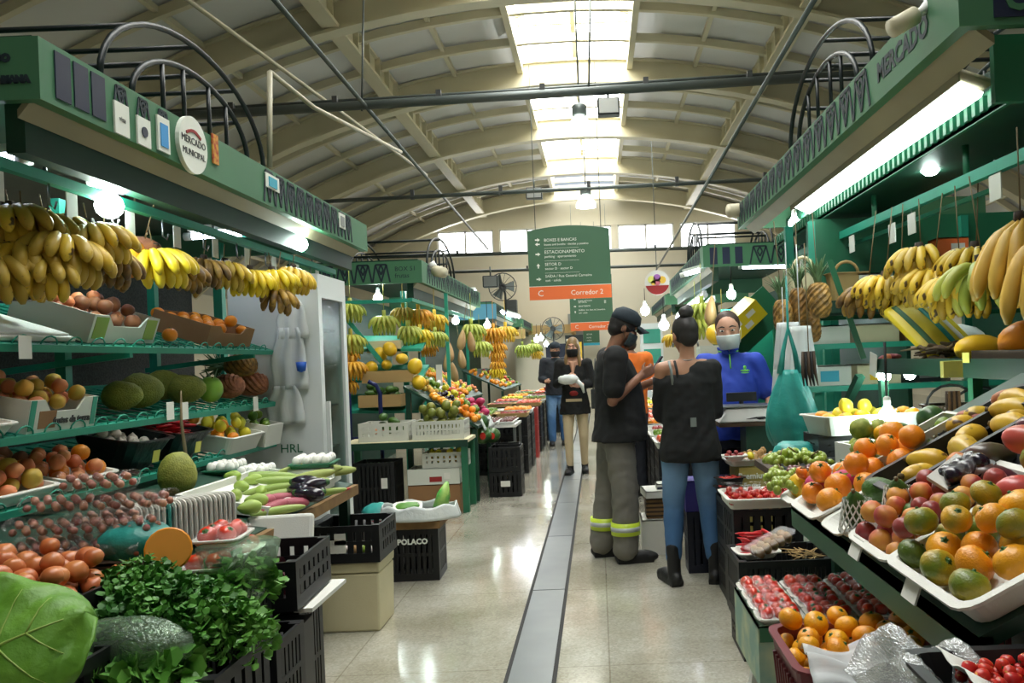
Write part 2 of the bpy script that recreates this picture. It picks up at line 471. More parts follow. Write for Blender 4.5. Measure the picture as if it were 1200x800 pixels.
# conduits and pipes under the roof
def pipe(pts, r, label, mat='pipe_grey', name='overhead_pipe', brackets=0):
    t = MB().tube(pts, r, 8); p, q = Vector(pts[0]), Vector(pts[-1])
    if brackets:
        root = thing(name, label, 'pipe', pts[0])
        wpart(t, 'pipe_run', mat, root)
        for k in range(1, brackets + 1):
            c = p.lerp(q, k / (brackets + 1))
            wpart(MB().box(c.x - .03, c.x + .03, c.y - .03, c.y + .03, c.z - .04, c.z + .12), 'clamp', 'dark_grey', root)
    else: solo(t, name, mat, label, 'pipe')
d = 9.5
pipe([at(150, 140, d), at(1000, 88, d)], .055, 'thick grey pipe crossing the hall under the nearest roof arch', brackets=6)
pipe([at(150, 133, d + .1), at(620, 105, d + .1), at(1000, 80, d + .1)], .02, 'thin brown conduit riding above the thick cross pipe')
MATS['pipe_brown'] = M('pipe_brown', (112, 84, 66), .5)
d = 13.9
pipe([at(380, 236, d), at(1000, 205, d)], .035, 'grey pipe crossing the hall below the second visible arch', brackets=5)
d = 22.5
pipe([at(420, 302, d), at(1000, 285, d)], .05, 'cross pipe level with the lower window edge at the hall end', brackets=4)
d = 24.5
pipe([at(430, 322, d), at(900, 307, d)], .045, 'lower cross pipe in front of the cream end wall', brackets=4)
for (p1, d1), (p2, d2), lb, mt in (
    (((315, -8), 6.6), ((572, 292), 21.), 'dark conduit running lengthwise under the left roof slope', 'pipe_grey'),
    (((960, -10), 6.4), ((768, 318), 23.), 'grey conduit running lengthwise under the right roof slope', 'pipe_grey'),
    (((212, -6), 7.5), ((500, 205), 13.5), 'pale tube running lengthwise beside the left girder', 'pipe_pale')):
    pipe([at(*p1, d1), at(*p2, d2)], .024, lb, mt)
pipe([at(316, 84, 7.), at(316, 196, 7.)], .025, 'pale upright tube standing on the green canopy roof', 'pipe_pale')
pipe([at(316, 84, 7.), at(368, 126, 7.6), at(470, 178, 11.)], .022, 'pale slanting tube joined to the upright tube', 'pipe_pale')
for px, py, d in ((424, 130, 9.5), (690, 105, 9.5)):
    pipe([at(px, py, d), at(px + 2, py - 130, d)], .012, 'thin hanger rod above the cross pipe, %s' % ('left of the skylight' if px < 500 else 'in the skylight'), 'pipe_grey', 'hanger_rod')

# high bay lamps
def bay_lamp(px, py, d, R, label, lit=True):
    c = at(px, py, d)
    t = thing('high_bay_lamp', label, 'lamp', c)
    part(MB().lathe([(.001, .0), (R * .8, .02), (R, .12 * R), (R * .95, .5 * R), (R * .62, 1.05 * R), (R * .3, 1.3 * R)], 18), 'lamp_shade', 'bay_light', t)
    part(MB().lathe([(R * .3, 1.3 * R), (R * .55, 1.4 * R), (R * .55, 2.1 * R), (R * .3, 2.3 * R)], 14), 'ballast_housing', 'pipe_grey', t)
    part(MB().tube([(0, 0, 2.3 * R), (0, 0, ZC - c.z + .2)], .012, 6), 'suspension_rod', 'pipe_grey', t)
bay_lamp(687, 244, 19.5, .24, 'lit bell lamp hanging before the cream end wall')
bay_lamp(680, 157, 10.4, .17, 'lit bell lamp hanging in front of the skylight')
def floodlight(px, py, d, label, w=.26):
    c = at(px, py, d); t = thing('floodlight', label, 'floodlight', c)
    part(MB().box(-w / 2, w / 2, -.08, .08, -.1, .1), 'housing', 'black_metal', t, .015)
    part(MB().box(-w / 2 + .02, w / 2 - .02, -.09, -.08, -.085, .085), 'glass_front', 'steel', t)
    part(MB().tube([(0, 0, .1), (0, 0, .26)], .015, 6), 'bracket', 'pipe_grey', t)
floodlight(713, 126, 9.5, 'black floodlight hanging from the cross pipe beside the lamp')
floodlight(626, 227, 15, 'small dark floodlight under the roof above the green sign', .3)
floodlight(575, 330, 14, 'dark floodlight above the light blue box', .26)

# ---------------------------------------------------------------- hanging direction signs
def hall_sign(name, label, x0, x1, yt, yb, ybar, d, texts, bar, right, arrows, top_arc=True, barmat='orange_sign'):
    a, b = at(x0, yt, d), at(x1, yb, d)
    c = at((x0 + x1) / 2, yb, d); w = (x1 - x0) / FPX * d; h = (yb - yt) / FPX * d; hb = (yb - ybar) / FPX * d
    t = thing(name, label, 'sign', (c.x, d, c.z), 0)
    poly = [(-w / 2, hb), (w / 2, hb), (w / 2, h * .94)] + ([(w / 2 - w * k / 10, h * .94 + h * .06 * math.sin(PI * k / 10)) for k in range(1, 10)] if top_arc else [(w / 2, h), (-w / 2, h)]) + [(-w / 2, h * .94)]
    X = frame((0, .02, 0), (1, 0, 0), (0, 0, 1))
    part(MB().prism(poly, .04, X), 'panel', 'sign_green', t)
    part(MB().box(-w / 2, w / 2, -.02, .02, 0, hb * .95), 'band', barmat, t)
    if hb > .05: part(MB().box(-w / 2, w / 2, -.018, .018, hb * .95, hb * 1.04), 'divider', 'sign_white', t)
    mb = MB()
    for s, sz, x, y in texts: text_mb(s, sz * w, frame((x * w - w / 2, -.0205, y * h), (1, 0, 0), (0, 0, 1)), mb=mb, bold=.0)
    if bar: text_mb(bar, hb * .62, frame((-w / 2 + w * .1, -.0205, hb * .26), (1, 0, 0), (0, 0, 1)), mb=mb)
    if right: text_mb(right, hb * .5, frame((w / 2 - w * .1, -.0205, hb * .28), (1, 0, 0), (0, 0, 1)), align='RIGHT', mb=mb)
    part(mb, 'lettering', 'sign_white', t)
    for y, k in arrows:
        A = MB(); s = .022 * w
        P = [(-1.4, 0), (0, 1), (0, .35), (1.3, .35), (1.3, -.35), (0, -.35), (0, -1)]
        an = {'l': 0, 'r': PI, 'u': -PI / 2, 'd': PI / 2}[k]
        P = [(s * (x * math.cos(an) - z * math.sin(an)), s * (x * math.sin(an) + z * math.cos(an))) for x, z in P]
        A.prism(P, .003, frame((-w / 2 + .12 * w, -.0235 + .003, y * h), (1, 0, 0), (0, 0, 1)))
        part(A, 'arrow', 'sign_white', t)
    for s in (-1, 1): part(MB().tube([(s * w * .4, 0, h * .95), (s * w * .4, 0, 5.8 - c.z)], .006, 5), 'hanging_wire', 'pipe_grey', t)
    return t
hall_sign('hanging_sign', 'large green arched direction sign with orange band reading Corredor 2', 621, 717, 264, 350, 334, 12.0,
    [('BOXES E BANCAS', .050, .2, .79), ('boxes and booths \u00b7 tiendas y puestos', .036, .2, .735), ('ESTACIONAMENTO', .055, .2, .625), ('parking \u00b7 aparcamiento', .042, .2, .57),
     ('SETOR D', .050, .2, .46), ('sector D \u00b7 sector D', .042, .2, .405), ('SA\u00cdDA / Rua General Carneiro', .045, .2, .30), ('exit \u00b7 salida', .042, .2, .245),
     ('_' * 20, .042, .2, .70), ('_' * 20, .042, .2, .53), ('_' * 20, .042, .2, .365)],
    'C', 'Corredor 2', [(.815, 'r'), (.755, 'l'), (.62, 'r'), (.46, 'u'), (.28, 'r')])
hall_sign('hanging_sign', 'smaller green sign with orange band hanging below and behind the large sign', 669, 719, 322, 387, 377, 23.0,
    [('SETOR A', .05, .2, .50), ('BOXES E BANCAS', .05, .2, .58), ('boxes and booths', .045, .2, .53), ('SANIT\u00c1RIOS', .05, .2, .43), ('SA\u00cdDA / Av. Sete de Setembro', .05, .2, .36), ('exit \u00b7 salida', .045, .2, .31), ('II', .11, .8, .48)],
    'C', 'Corredor 2', [(.57, 'r'), (.44, 'r'), (.34, 'u')], False)
hall_sign('wall_sign', 'little dark green arched sign with cyan foot on the end wall', 684, 703, 386, 404.5, 401.5, 25.9,
    [('SETOR', .12, .2, .66), ('BOXES', .1, .2, .45), ('> SA\u00cdDA', .1, .15, .28)], '', '', [], True, 'sign_cyan')
# round hanging sign with fruit picture
c = at(770, 331, 11.5); R = 14.5 / FPX * 11.5
t = thing('round_sign', 'round hanging fruit sign with red lower band above the shoppers', 'sign', c)
def disc(r, y, a0=0, a1=2 * PI, n=28): return [(r * math.cos(a0 + (a1 - a0) * k / n), r * math.sin(a0 + (a1 - a0) * k / n)) for k in range(n + (0 if a1 - a0 > 6.2 else 1))]
part(MB().prism(disc(R, 0), .03, frame((0, .015, 0), (1, 0, 0), (0, 0, 1))), 'disc', 'paper', t)
part(MB().prism(disc(R * .97, 0, PI * 1.08, PI * 1.92), .008, frame((0, -.015, 0), (1, 0, 0), (0, 0, 1))), 'red_band', 'ink_red', t)
for x, z, r, mm in ((-.45, .25, .3, 'lime_pic'), (.0, .38, .3, 'violet_pic'), (.42, .2, .3, 'yellow_pic'), (0, .02, .26, 'pink_pic'), (-.3, -.02, .2, 'yellow_pic')):
    if mm not in MATS: M(mm, {'lime_pic': (214, 216, 110), 'violet_pic': (170, 110, 180), 'yellow_pic': (232, 190, 70), 'pink_pic': (206, 110, 130)}[mm], .7)
    part(MB().prism([(x * R + px_, z * R + pz_) for px_, pz_ in disc(r * R, 0, n=14)], .006, frame((0, -.015, 0), (1, 0, 0), (0, 0, 1))), 'printed_fruit', mm, t)
part(MB().tube([(0, 0, R), (0, 0, 2.)], .006, 5), 'hanging_wire', 'pipe_grey', t)
# ================================================================ STALL CANOPIES
def pattern(mb, x0, x1, h, X, n, w=.019):
    u = (x1 - x0) / n
    for k in range(n):
        o = x0 + k * u
        q = lambda a, b: (o + a * u, b * h)
        for p in (((.02, .06), (.2, .9)), ((.2, .9), (.5, .1)), ((.5, .1), (.8, .9)), ((.8, .9), (.98, .06)), ((.2, .9), (.8, .9)), ((.5, .42), (.62, .66)), ((.62, .66), (.5, .88)), ((.5, .88), (.38, .66)), ((.38, .66), (.5, .42))):
            strip(mb, q(*p[0]), q(*p[1]), w, X)
def half_arch(y0, y1, z, h, n=20): return [((y0 + y1) / 2 - (y1 - y0) / 2 * math.cos(PI * k / n), z + h * math.sin(PI * k / n)) for k in range(n + 1)]
def canopy(name, label, side, Xf, d0, d1, zb, zt, depth, arches=(), end_far=True, roof=True, npat=0, pat=(0, 1), drop=.16, posts=(), sof=.11, ib=(.12, .19)):
    t = thing(name, label, 'market canopy', (Xf, d0, 0))
    s = side; xi = Xf + s * .05; xo = Xf + s * depth
    lo, hi = sorted((Xf, xi))
    g = 'fascia_green'
    wpart(MB().box(lo, hi, d0, d1, zb, zt), 'fascia_board', g, t)
    a, b = sorted((Xf, xo))
    wpart(MB().box(a, b, d0 - .04, d0, zb, zt), 'end_board', g, t)
    if end_far: wpart(MB().box(a, b, d1, d1 + .04, zb, zt), 'end_board', g, t)
    # soffit: a sloping pale strip, a dark green inner beam and a lamp trough
    X1, X2 = Xf + s * .05, Xf + s * sof
    wpart(MB().add([(X1, d0, zb + .02), (X2, d0, zb - .05), (X2, d1, zb - .05), (X1, d1, zb + .02), (X1, d0, zb + .05), (X2, d0, zb - .02), (X2, d1, zb - .02), (X1, d1, zb + .05)],
        [(0, 1, 2, 3), (7, 6, 5, 4), (0, 4, 5, 1), (3, 2, 6, 7), (1, 5, 6, 2), (4, 0, 3, 7)]), 'soffit', 'soffit_tan', t)
    a2, b2 = sorted((Xf + s * ib[0], Xf + s * ib[1]))
    wpart(MB().box(a2, b2, d0 + .05, d1 - .02, zb - drop, zb + .06), 'inner_beam', 'dark_green', t)
    if roof:
        wpart(MB().box(*sorted((xi, xo)), d0, d1, zt - .02, zt + .02), 'roof_panel', 'dark_green', t)
    if npat:
        X = frame((Xf - s * .0005, 0, zb), (0, 1, 0), (0, 0, 1)) if s < 0 else frame((Xf - s * .0005, 0, zb), (0, -1, 0), (0, 0, 1))
        mb = MB(); y0, y1 = d0 + (d1 - d0) * pat[0], d0 + (d1 - d0) * pat[1]
        if s < 0: pattern(mb, y0, y1, zt - zb, X, npat)
        else: pattern(mb, -y1, -y0, zt - zb, X, npat)
        wpart(mb, 'painted_pattern', 'pattern_dark', t)
    for (ya, yb, h, back) in arches:
        for x in (Xf + s * .03, Xf + s * back):
            o = MB()
            for k, (fa, fh) in enumerate(((0, 1.), (.14, .66))):
                L = half_arch(ya + (yb - ya) * fa / 1, yb - (yb - ya) * fa, zt, h * fh)
                o.tube([(x, y, z) for y, z in L], .014, 6)
            for f in (.3, .42, .58, .7):
                y = ya + (yb - ya) * f; hh = h * .66 * math.sqrt(max(0, 1 - ((f - .5) / .36) ** 2))
                o.tube([(x, y, zt), (x, y, zt + hh)], .011, 5)
            wpart(o, 'arch_frame', 'black_metal', t)
        o = MB()
        for f in (.5, .22, .78):
            y = ya + (yb - ya) * f
            for fh, wd in ((1., .5), (.66, .36)):
                if abs(f - .5) < wd:
                    z = zt + h * fh * math.sqrt(1 - ((f - .5) / wd) ** 2)
                    o.tube([(Xf + s * .03, y, z), (Xf + s * back, y, z)], .013, 5)
        wpart(o, 'cross_rod', 'black_metal', t)
    for x, y in posts:
        wpart(MB().box(x - .035, x + .035, y - .035, y + .035, 0, zb + .1), 'post', 'teal', t)
    return t
def canopy_text(t, s, size, pos, ex, mat='pattern_dark', name='lettering', align='LEFT'):
    mb = text_mb(s, size, frame(pos, ex, (0, 0, 1)), align=align, bold=.004); return wpart(mb, name, mat, t)

# --- near left canopy
ZB, ZT = 2.40, 2.62
L1 = canopy('market_canopy', 'green market canopy on the left with black arches and a round white sign', -1, -1.9, 2.86, 6.8, ZB, ZT, 2.3,
            arches=[(3.22, 4.8, .42, 1.1)], npat=10, pat=(.47, .90), posts=[(-3.1, 2.95), (-3.1, 6.7)])
def fascia_px(px, py, X=-1.9): return atX(px, py, X)
FL = lambda y, z: frame((-1.8995, y, z), (0, 1, 0), (0, 0, 1))
for k in range(3):
    y = 2.90 + .105 * k
    wpart(MB().prism([(0, 0), (.085, 0), (.085, .17), (0, .17)], .004, FL(y, ZB + .03)), 'navy_panel', 'panel_navy', L1)
def card(px, py, w, h, mat, stripe=None, name='card_sign'):
    c = fascia_px(px, py); 
    o = wpart(MB().prism([(-w / 2, -h / 2), (w / 2, -h / 2), (w / 2, h / 2), (-w / 2, h / 2)], .008, FL(c.y, c.z)), name, mat, L1)
    if stripe:
        mb = MB(); mb.prism([(-w * .3, -h * .36), (w * .3, -h * .36), (w * .3, h * .3), (-w * .3, h * .3)], .004, Matrix.Translation((.008, 0, 0)) @ FL(c.y, c.z)); wpart(mb, 'printed_block', stripe, L1)
card(141, 140, .10, .13, 'sign_white'); card(167, 155, .10, .12, 'sign_white'); card(190, 158, .10, .155, 'sign_white', 'sign_blue')
for px in (141, 167, 190):
    c = fascia_px(px, 118 + (px - 141) * .3); mb = MB()
    pattern(mb, -.05, .05, .10, FL(c.y, ZT - .11), 1, .012); wpart(mb, 'painted_pattern', 'pattern_dark', L1)
c = fascia_px(167, 155); mb = MB(); mb.prism([(.022 * math.cos(a), .022 * math.sin(a)) for a in [2 * PI * k / 16 for k in range(16)]], .004, Matrix.Translation((.008, 0, 0)) @ FL(c.y, c.z)); wpart(mb, 'printed_circle', 'panel_navy', L1)
c = fascia_px(141, 140); wpart(text_mb('visa', .03, Matrix.Translation((.008, 0, 0)) @ FL(c.y, c.z - .01), align='CENTER'), 'lettering', 'steel', L1)
c = fascia_px(222, 168); R = .135
wpart(MB().prism([(R * math.cos(2 * PI * k / 32), R * math.sin(2 * PI * k / 32)) for k in range(32)], .02, FL(c.y, c.z - .01)), 'round_sign', 'sign_white', L1)
mb = MB(); XX = Matrix.Translation((.02, 0, 0)) @ FL(c.y, c.z - .01)
for k in range(6): strip(mb, (-.07 + .023 * k, .045 + .022 * math.sin(PI * k / 6)), (-.07 + .023 * (k + 1), .045 + .022 * math.sin(PI * (k + 1) / 6)), .014, XX)
wpart(mb, 'red_arc', 'ink_red', L1)
wpart(text_mb('MERCADO', .048, Matrix.Translation((0, 0, .0)) @ XX @ Matrix.Translation((0, .0, 0)), align='CENTER'), 'lettering', 'dark_grey', L1)
wpart(text_mb('MUNICIPAL', .042, XX @ Matrix.Translation((0, -.055, 0)), align='CENTER'), 'lettering', 'dark_grey', L1)
MATS['card_red'] = M('card_red', (176, 60, 40), .7, c2=(220, 170, 60), scale=40, amt=.6)
card(251, 175, .06, .15, 'card_red'); card(318, 214, .2, .085, 'sign_white', 'sign_cyan')
card(400, 259, .14, .11, 'sign_white', 'steel'); 
ex = (1, 0, 0)
canopy_text(L1, 'BANCA DO', .036, (-2.0, 2.8195, ZB + .135), ex, align='RIGHT')
canopy_text(L1, 'SR. FABIANA', .033, (-1.935, 2.8195, ZB + .06), ex, align='RIGHT')
# --- second left canopy
L2 = canopy('market_canopy', 'green canopy over the second left stall with banana clusters beneath', -1, -1.9, 9.0, 13.4, 2.34, 2.585, 1.5,
            arches=[(9.4, 11.2, .42, 1.0)], npat=14, pat=(.05, .97), posts=[(-3.3, 9.1)])
mb = MB(); pattern(mb, -3.05, -2.25, .235, frame((0, 8.9595, 2.34), ex, (0, 0, 1)), 4); wpart(mb, 'painted_pattern', 'pattern_dark', L2)
wpart(text_mb('BOX 51', .07, frame((-2.2, 8.9595, 2.475), ex, (0, 0, 1))), 'lettering', 'pattern_dark', L2)
wpart(text_mb('frutas', .07, frame((-2.2, 8.9595, 2.40), ex, (0, 0, 1))), 'lettering', 'pattern_dark', L2)
# --- third and fourth left canopies
M('blue_board', (96, 166, 196), .5)
L3 = canopy('market_canopy', 'green canopy of the third left stall with a light blue end box', -1, -1.9, 15.3, 19.4, 2.34, 2.56, 1.5, npat=12, pat=(.05, .95), posts=[(-3.3, 15.4)])
wpart(MB().box(-2.62, -1.86, 15.15, 15.25, 2.24, 2.52), 'blue_box', 'blue_board', L3)
L4 = canopy('market_canopy', 'farthest left stall canopy carrying a low patterned board', -1, -1.85, 20.6, 23.6, 2.3, 2.5, 1.6, npat=10, pat=(.05, .95), posts=[(-3.3, 20.7)])
wpart(MB().box(-2.9, -1.8, 20.5, 20.55, 2.0, 2.24), 'price_board', 'card_light', L4)
# --- near right canopy
R1 = canopy('market_canopy', 'green market canopy on the right lettered MERCADO with a bright lamp trough', 1, 1.3, 2.85, 7.2, 2.52, 2.73, 2.2,
            arches=[(3.75, 5.35, .42, 1.0)], roof=False, npat=14, pat=(.2, .985), drop=.1, sof=.14, ib=(.42, .5))
canopy_text(R1, 'MERCADO', .115, (1.2995, 3.62, 2.60), (0, -1, 0))
mb = MB()
for k in range(3):
    mb.prism([(0, 0), (.12, 0), (.12, .17), (0, .17)], .004, frame((1.42 + .17 * k, 2.8095, 2.545), ex, (0, 0, 1)))
    wpart(mb, 'navy_panel', 'panel_navy', R1); mb = MB()
for k in range(2): canopy_text(R1, 'U', .17, (1.45 + .17 * k, 2.8045, 2.57), ex, 'fascia_green')
# hanging green end skirt, lamp trough, grille strip
wpart(MB().box(1.46, 3.4, 2.9, 2.93, 2.28, 2.52), 'end_skirt', 'stall_green', R1)
mb = MB().add([(1.50, 3.15, 2.52), (1.74, 3.15, 2.36), (1.74, 6.7, 2.36), (1.50, 6.7, 2.52)], [(0, 1, 2, 3)])
mb2 = MB().sheet(lambda u, v: (1.46 + .10 * u, 3.2 + 2.6 * v, 2.45 - .05 * u), 1, 1, .02)
wpart(mb2, 'lamp_panel', 'panel_light', R1)
wpart(MB().sheet(lambda u, v: (1.45 + .13 * u, 3.15 + 2.75 * v, 2.482 - .05 * u), 1, 1, .02).box(1.445, 1.452, 3.15, 5.9, 2.44, 2.49), 'added_lamp_baffle', 'soffit_tan', R1)  # baffle added above the panel to keep its light off the soffit
mb = MB()
for k in range(60): mb.box(1.60, 1.66, 3.0 + .07 * k, 3.03 + .07 * k, 2.36, 2.42)
mb.box(1.62, 1.64, 3., 7.1, 2.34, 2.44)
wpart(mb, 'grille_strip', 'stall_green', R1)
wpart(MB().box(1.62, 2.2, 2.95, 7.1, 2.345, 2.365), 'inner_soffit', 'dark_green', R1)
# --- second, third right canopies
R2 = canopy('market_canopy', 'green canopy of the second right stall with three dark bars on its end board', 1, 1.3, 9.65, 14.0, 2.45, 2.71, 1.6, arches=[(9.9, 11.4, .42, .9)], npat=14, pat=(.05, .95), posts=[(2.6, 9.75)])
for k in range(3): wpart(MB().prism([(0, 0), (.09, 0), (.09, .2), (0, .2)], .004, frame((1.38 + .15 * k, 9.6095, 2.48), ex, (0, 0, 1))), 'dark_bar', 'panel_navy', R2)
mb = MB(); pattern(mb, 1.85, 2.85, .25, frame((0, 9.6095, 2.45), ex, (0, 0, 1)), 4); wpart(mb, 'painted_pattern', 'pattern_dark', R2)
R3 = canopy('market_canopy', 'green canopy of the third right stall behind the round hanging sign', 1, 1.35, 15.6, 19.5, 2.4, 2.6, 1.6, npat=12, pat=(.05, .95), posts=[(2.9, 15.7)])
# --- CCTV-like lamp heads on the fascias
def spot_lamp(c, aim, label, L=.2, r=.055):
    t = thing('spot_lamp', label, 'lamp', c); a = Vector(aim).normalized()
    part(MB().tube([a * -L * .3, a * L * .5], r, 14), 'lamp_head', 'cream_metal', t, .0)
    part(MB().tube([a * -L * .3, a * -L * .55, a * -L * .8 + Vector((.02, 0, .03))], [.018, .018, .03], 8), 'swivel_arm', 'white_plastic', t)
    part(MB().tube([a * -L * .8 + Vector((0, 0, .03)), a * -L * .8 + Vector((.06, 0, .06))], .045, 12), 'mount_plate', 'white_plastic', t)
spot_lamp(atX(1062, 24, 1.22), (-1, -.15, -.55), 'white swivel spot lamp mounted on the lettered right fascia', .14, .035)
spot_lamp(at(867, 246, 7.15), (-1, -.3, -.1), 'grey spot lamp at the far end of the right fascia', .22, .06)
spot_lamp(at(514, 318, 8.9), (.6, -.6, -.2), 'dark spot lamp on the corner of the second left canopy', .2, .06)

# ================================================================ LAMPS
def bulb(px, py, d, label, r=.05, cord=.35, mat='bulb_light', group=None):
    c = at(px, py, d); t = thing('light_bulb', label, 'light bulb', c, group=group)
    part(MB().lathe([(.001, -r), (r * .5, -r * .87), (r * .87, -r * .5), (r, 0), (r * .87, r * .5), (r * .55, r * .85), (r * .34, r * 1.2)], 12), 'bulb', mat, t)
    part(MB().lathe([(r * .3, r * 1.25), (r * .42, r * 1.3), (r * .42, r * 2.1), (r * .2, r * 2.3)], 10), 'socket', 'white_plastic', t)
    part(MB().tube([(0, 0, r * 2.2), (0, 0, cord)], .006, 5), 'cord', 'rubber', t)
    return t
def tube_lamp(p, q, label, r=.02):
    c = (Vector(p) + Vector(q)) / 2; t = thing('tube_lamp', label, 'lamp', c)
    wpart(MB().tube([p, q], r, 10), 'tube', 'tube_light', t)
    d = (Vector(q) - Vector(p)).normalized()
    wpart(MB().bar(Vector(p) + Vector((0, 0, .045)), Vector(q) + Vector((0, 0, .045)), .05, .035), 'housing', 'white_plastic', t)
    for e, s in ((p, 1), (q, -1)): wpart(MB().tube([Vector(e) - d * s * .03, Vector(e) + d * s * .02], r * 1.25, 10), 'end_cap', 'white_plastic', t)
bulb(128, 241, 3.6, 'bright round bulb hanging above the big banana bunches on the left', .058, .36)
bulb(352, 286, 5.6, 'bright bulb near the far end of the near left canopy', .05, .3)
tube_lamp(at(222, 277, 5.0), at(288, 273, 5.0), 'violet white tube lamp across the back of the near left stall')
tube_lamp(at(-20, 189, 3.4), at(27, 187, 3.4), 'tube lamp cut by the picture edge under the left canopy')
tube_lamp(at(108, 214, 3.7), at(143, 224, 4.3), 'short tube lamp along the left rail above the round bulb', .016)
bulb(443, 349, 9.6, 'bulb under the near end board of the second left canopy', .055, .3, 'bulb_far')
tube_lamp(at(427, 331, 9.2), at(458, 330, 9.2), 'tube lamp behind the near board of the second left canopy')
bulb(488, 339, 9.9, 'small bulb beside the fascia corner of the second left canopy', .05, .25, 'bulb_far')
bulb(515, 351, 11.0, 'small bulb farther under the second left canopy', .045, .25, 'bulb_far')
bulb(534, 376, 12.6, 'bulb above the hanging squashes on the left', .055, .4, 'bulb_far')
bulb(571, 381, 13.4, 'bulb above the green banana rows on the left', .055, .4, 'bulb_far')
tube_lamp(at(528, 345, 12.0), at(556, 341, 13.2), 'bright tube lamp on the outside of the second left fascia', .03)
tube_lamp(at(582, 364, 16.), at(608, 371, 18.5), 'bright tube lamp beside the light blue box', .035)
for k, (px, py, d) in enumerate(((629, 398, 18.5), (634, 396, 19.5), (640, 403, 21))):
    bulb(px, py, d, 'one of three small bulbs over the far left produce', .06, .35, 'bulb_far', 'three bulbs over the far left stall')
bulb(1090, 194, 4.3, 'bright bulb hanging above the banana rail on the right', .055, .3)
bulb(931, 262, 6.6, 'bright bulb at the far end of the right canopy', .05, .25)
bulb(1040, 487, 3.3, 'lit bulb low among the trays under the right shelf', .035, .3)
bulb(1036, 440, 4.3, 'lit bulb just under the right shelf board', .035, .05, 'bulb_far')
bulb(1066, 438, 4.1, 'second lit bulb under the right shelf board', .03, .05, 'bulb_far')
tube_lamp(at(868, 313, 9.9), at(932, 312, 9.9), 'violet white tube lamp below the second right end board')
bulb(857, 345, 8.6, 'bulb hanging over the counter behind the man in blue', .05, .3, 'bulb_far')
tube_lamp(at(794, 372, 12.8), at(826, 346, 10.4), 'slanting tube lamp under the second right fascia', .03)
tube_lamp(at(812, 376, 12.8), at(836, 352, 10.6), 'second slanting tube lamp under the second right fascia', .025)
tube_lamp(at(800, 318 + 4, 9.8), at(822, 316, 9.8), 'short bright tube lamp beside the corner of the second right canopy', .025)
bulb(778, 381, 11.5, 'bulb between the two shoppers heads', .07, .4, 'bulb_far')
bulb(756, 364, 14.5, 'bright bulb over the cap of the man', .08, .4, 'bulb_far')

# ================================================================ NEAR LEFT STALL
XS, XBK = -2.2, -2.95
LT, LS = .33, .20
def leant(rz, a=.33): return (Matrix.Rotation(a, 3, 'Y') @ Matrix.Rotation(rz, 3, 'Z')).to_euler()
def zs(n, x): return (1.216 if n == 2 else .946) + math.tan(LS) * (-2.2 - x)
def ztop(x): return 1.566 + math.tan(LT) * (-2.2 - x)
t = thing('shelf_rack', 'teal steel shelf rack of the near left stall with three mesh shelves', 'shelf', (XS, 2.3, 0))
for z, x0 in ((1.57, -2.2), (1.22, -2.2), (.95, -2.2)):
    mb = MB()
    mb.box(x0 - .02, x0 + .01, 2.2, 5.5, z - .035, z - .005)
    mb.box(XBK, XBK + .03, 2.2, 5.5, z - .035, z - .005)
    for k in range(34): mb.box(XBK, x0, 2.2 + .1 * k, 2.2 + .1 * k + .008, z - .012, z - .004)
    for k in range(8): mb.box(XBK + .1 * k, XBK + .1 * k + .008, 2.2, 5.5, z - .016, z - .008)
    y = 2.3
    while y < 5.4:     # wire loops standing along the front edge
        mb.tube([(x0, y + .05 * math.cos(a), z - .01 + .04 * math.sin(a)) for a in [PI * q / 6 for q in range(7)]], .004, 4); y += .16
    if z:     # the shelves lean towards the aisle
        Xs = Matrix.Translation((x0, 0, z)) @ Matrix.Rotation(LT if z > 1.5 else LS, 4, 'Y') @ Matrix.Translation((-x0, 0, -z)); mb.v = [tuple(Xs @ Vector(p)) for p in mb.v]
    wpart(mb, 'shelf', 'teal', t)
for x, y in ((-2.97, 2.3), (-2.97, 3.9), (-2.97, 5.45), (-2.6, 3.95)):
    wpart(MB().box(x - .025, x + .025, y - .025, y + .025, 0 if x < -2.9 else 1.22, 2.3), 'post', 'teal', t)
for y in (2.8, 3.9, 5.3):
    wpart(MB().bar((-2.95, y, 1.46), (-2.24, y, 1.53), .025, .03), 'bracket', 'teal', t)
for z in (1.35, 1.75): wpart(MB().box(-3.0, -2.97, 2.3, 5.45, z, z + .03), 'back_rail', 'teal', t)
M('mesh_panel', (60, 64, 62), .8, c2=(40, 44, 42), scale=80, amt=.8)
solo(MB().box(-3.22, -3.18, 2.2, 6.4, 0, 2.3), 'partition_board', 'mesh_panel', 'dark grey back panel behind the near left shelves', 'panel')
# hook rails along the canopy
t = thing('hook_rail', 'green hook rail with paper tags running under the left canopy', 'rail', (-2.15, 2.6, 2.2))
wpart(MB().box(-2.17, -2.13, 2.6, 6.7, 2.20, 2.24), 'rail', 'teal', t)
for k in range(9):
    y = 2.8 + .42 * k
    wpart(MB().tube([(-2.15, y, 2.2), (-2.15, y, 2.12), (-2.13, y, 2.10), (-2.12, y, 2.13)], .005, 5), 'hook', 'steel', t)
    wpart(MB().box(-2.15, -2.146, y + .1, y + .17, 2.08, 2.19), 'paper_tag', 'paper', t)
for y in (3.2, 4.6, 6.2): wpart(MB().tube([(-2.15, y, 2.24), (-2.15, y, 2.42)], .008, 5), 'hanger', 'steel', t)
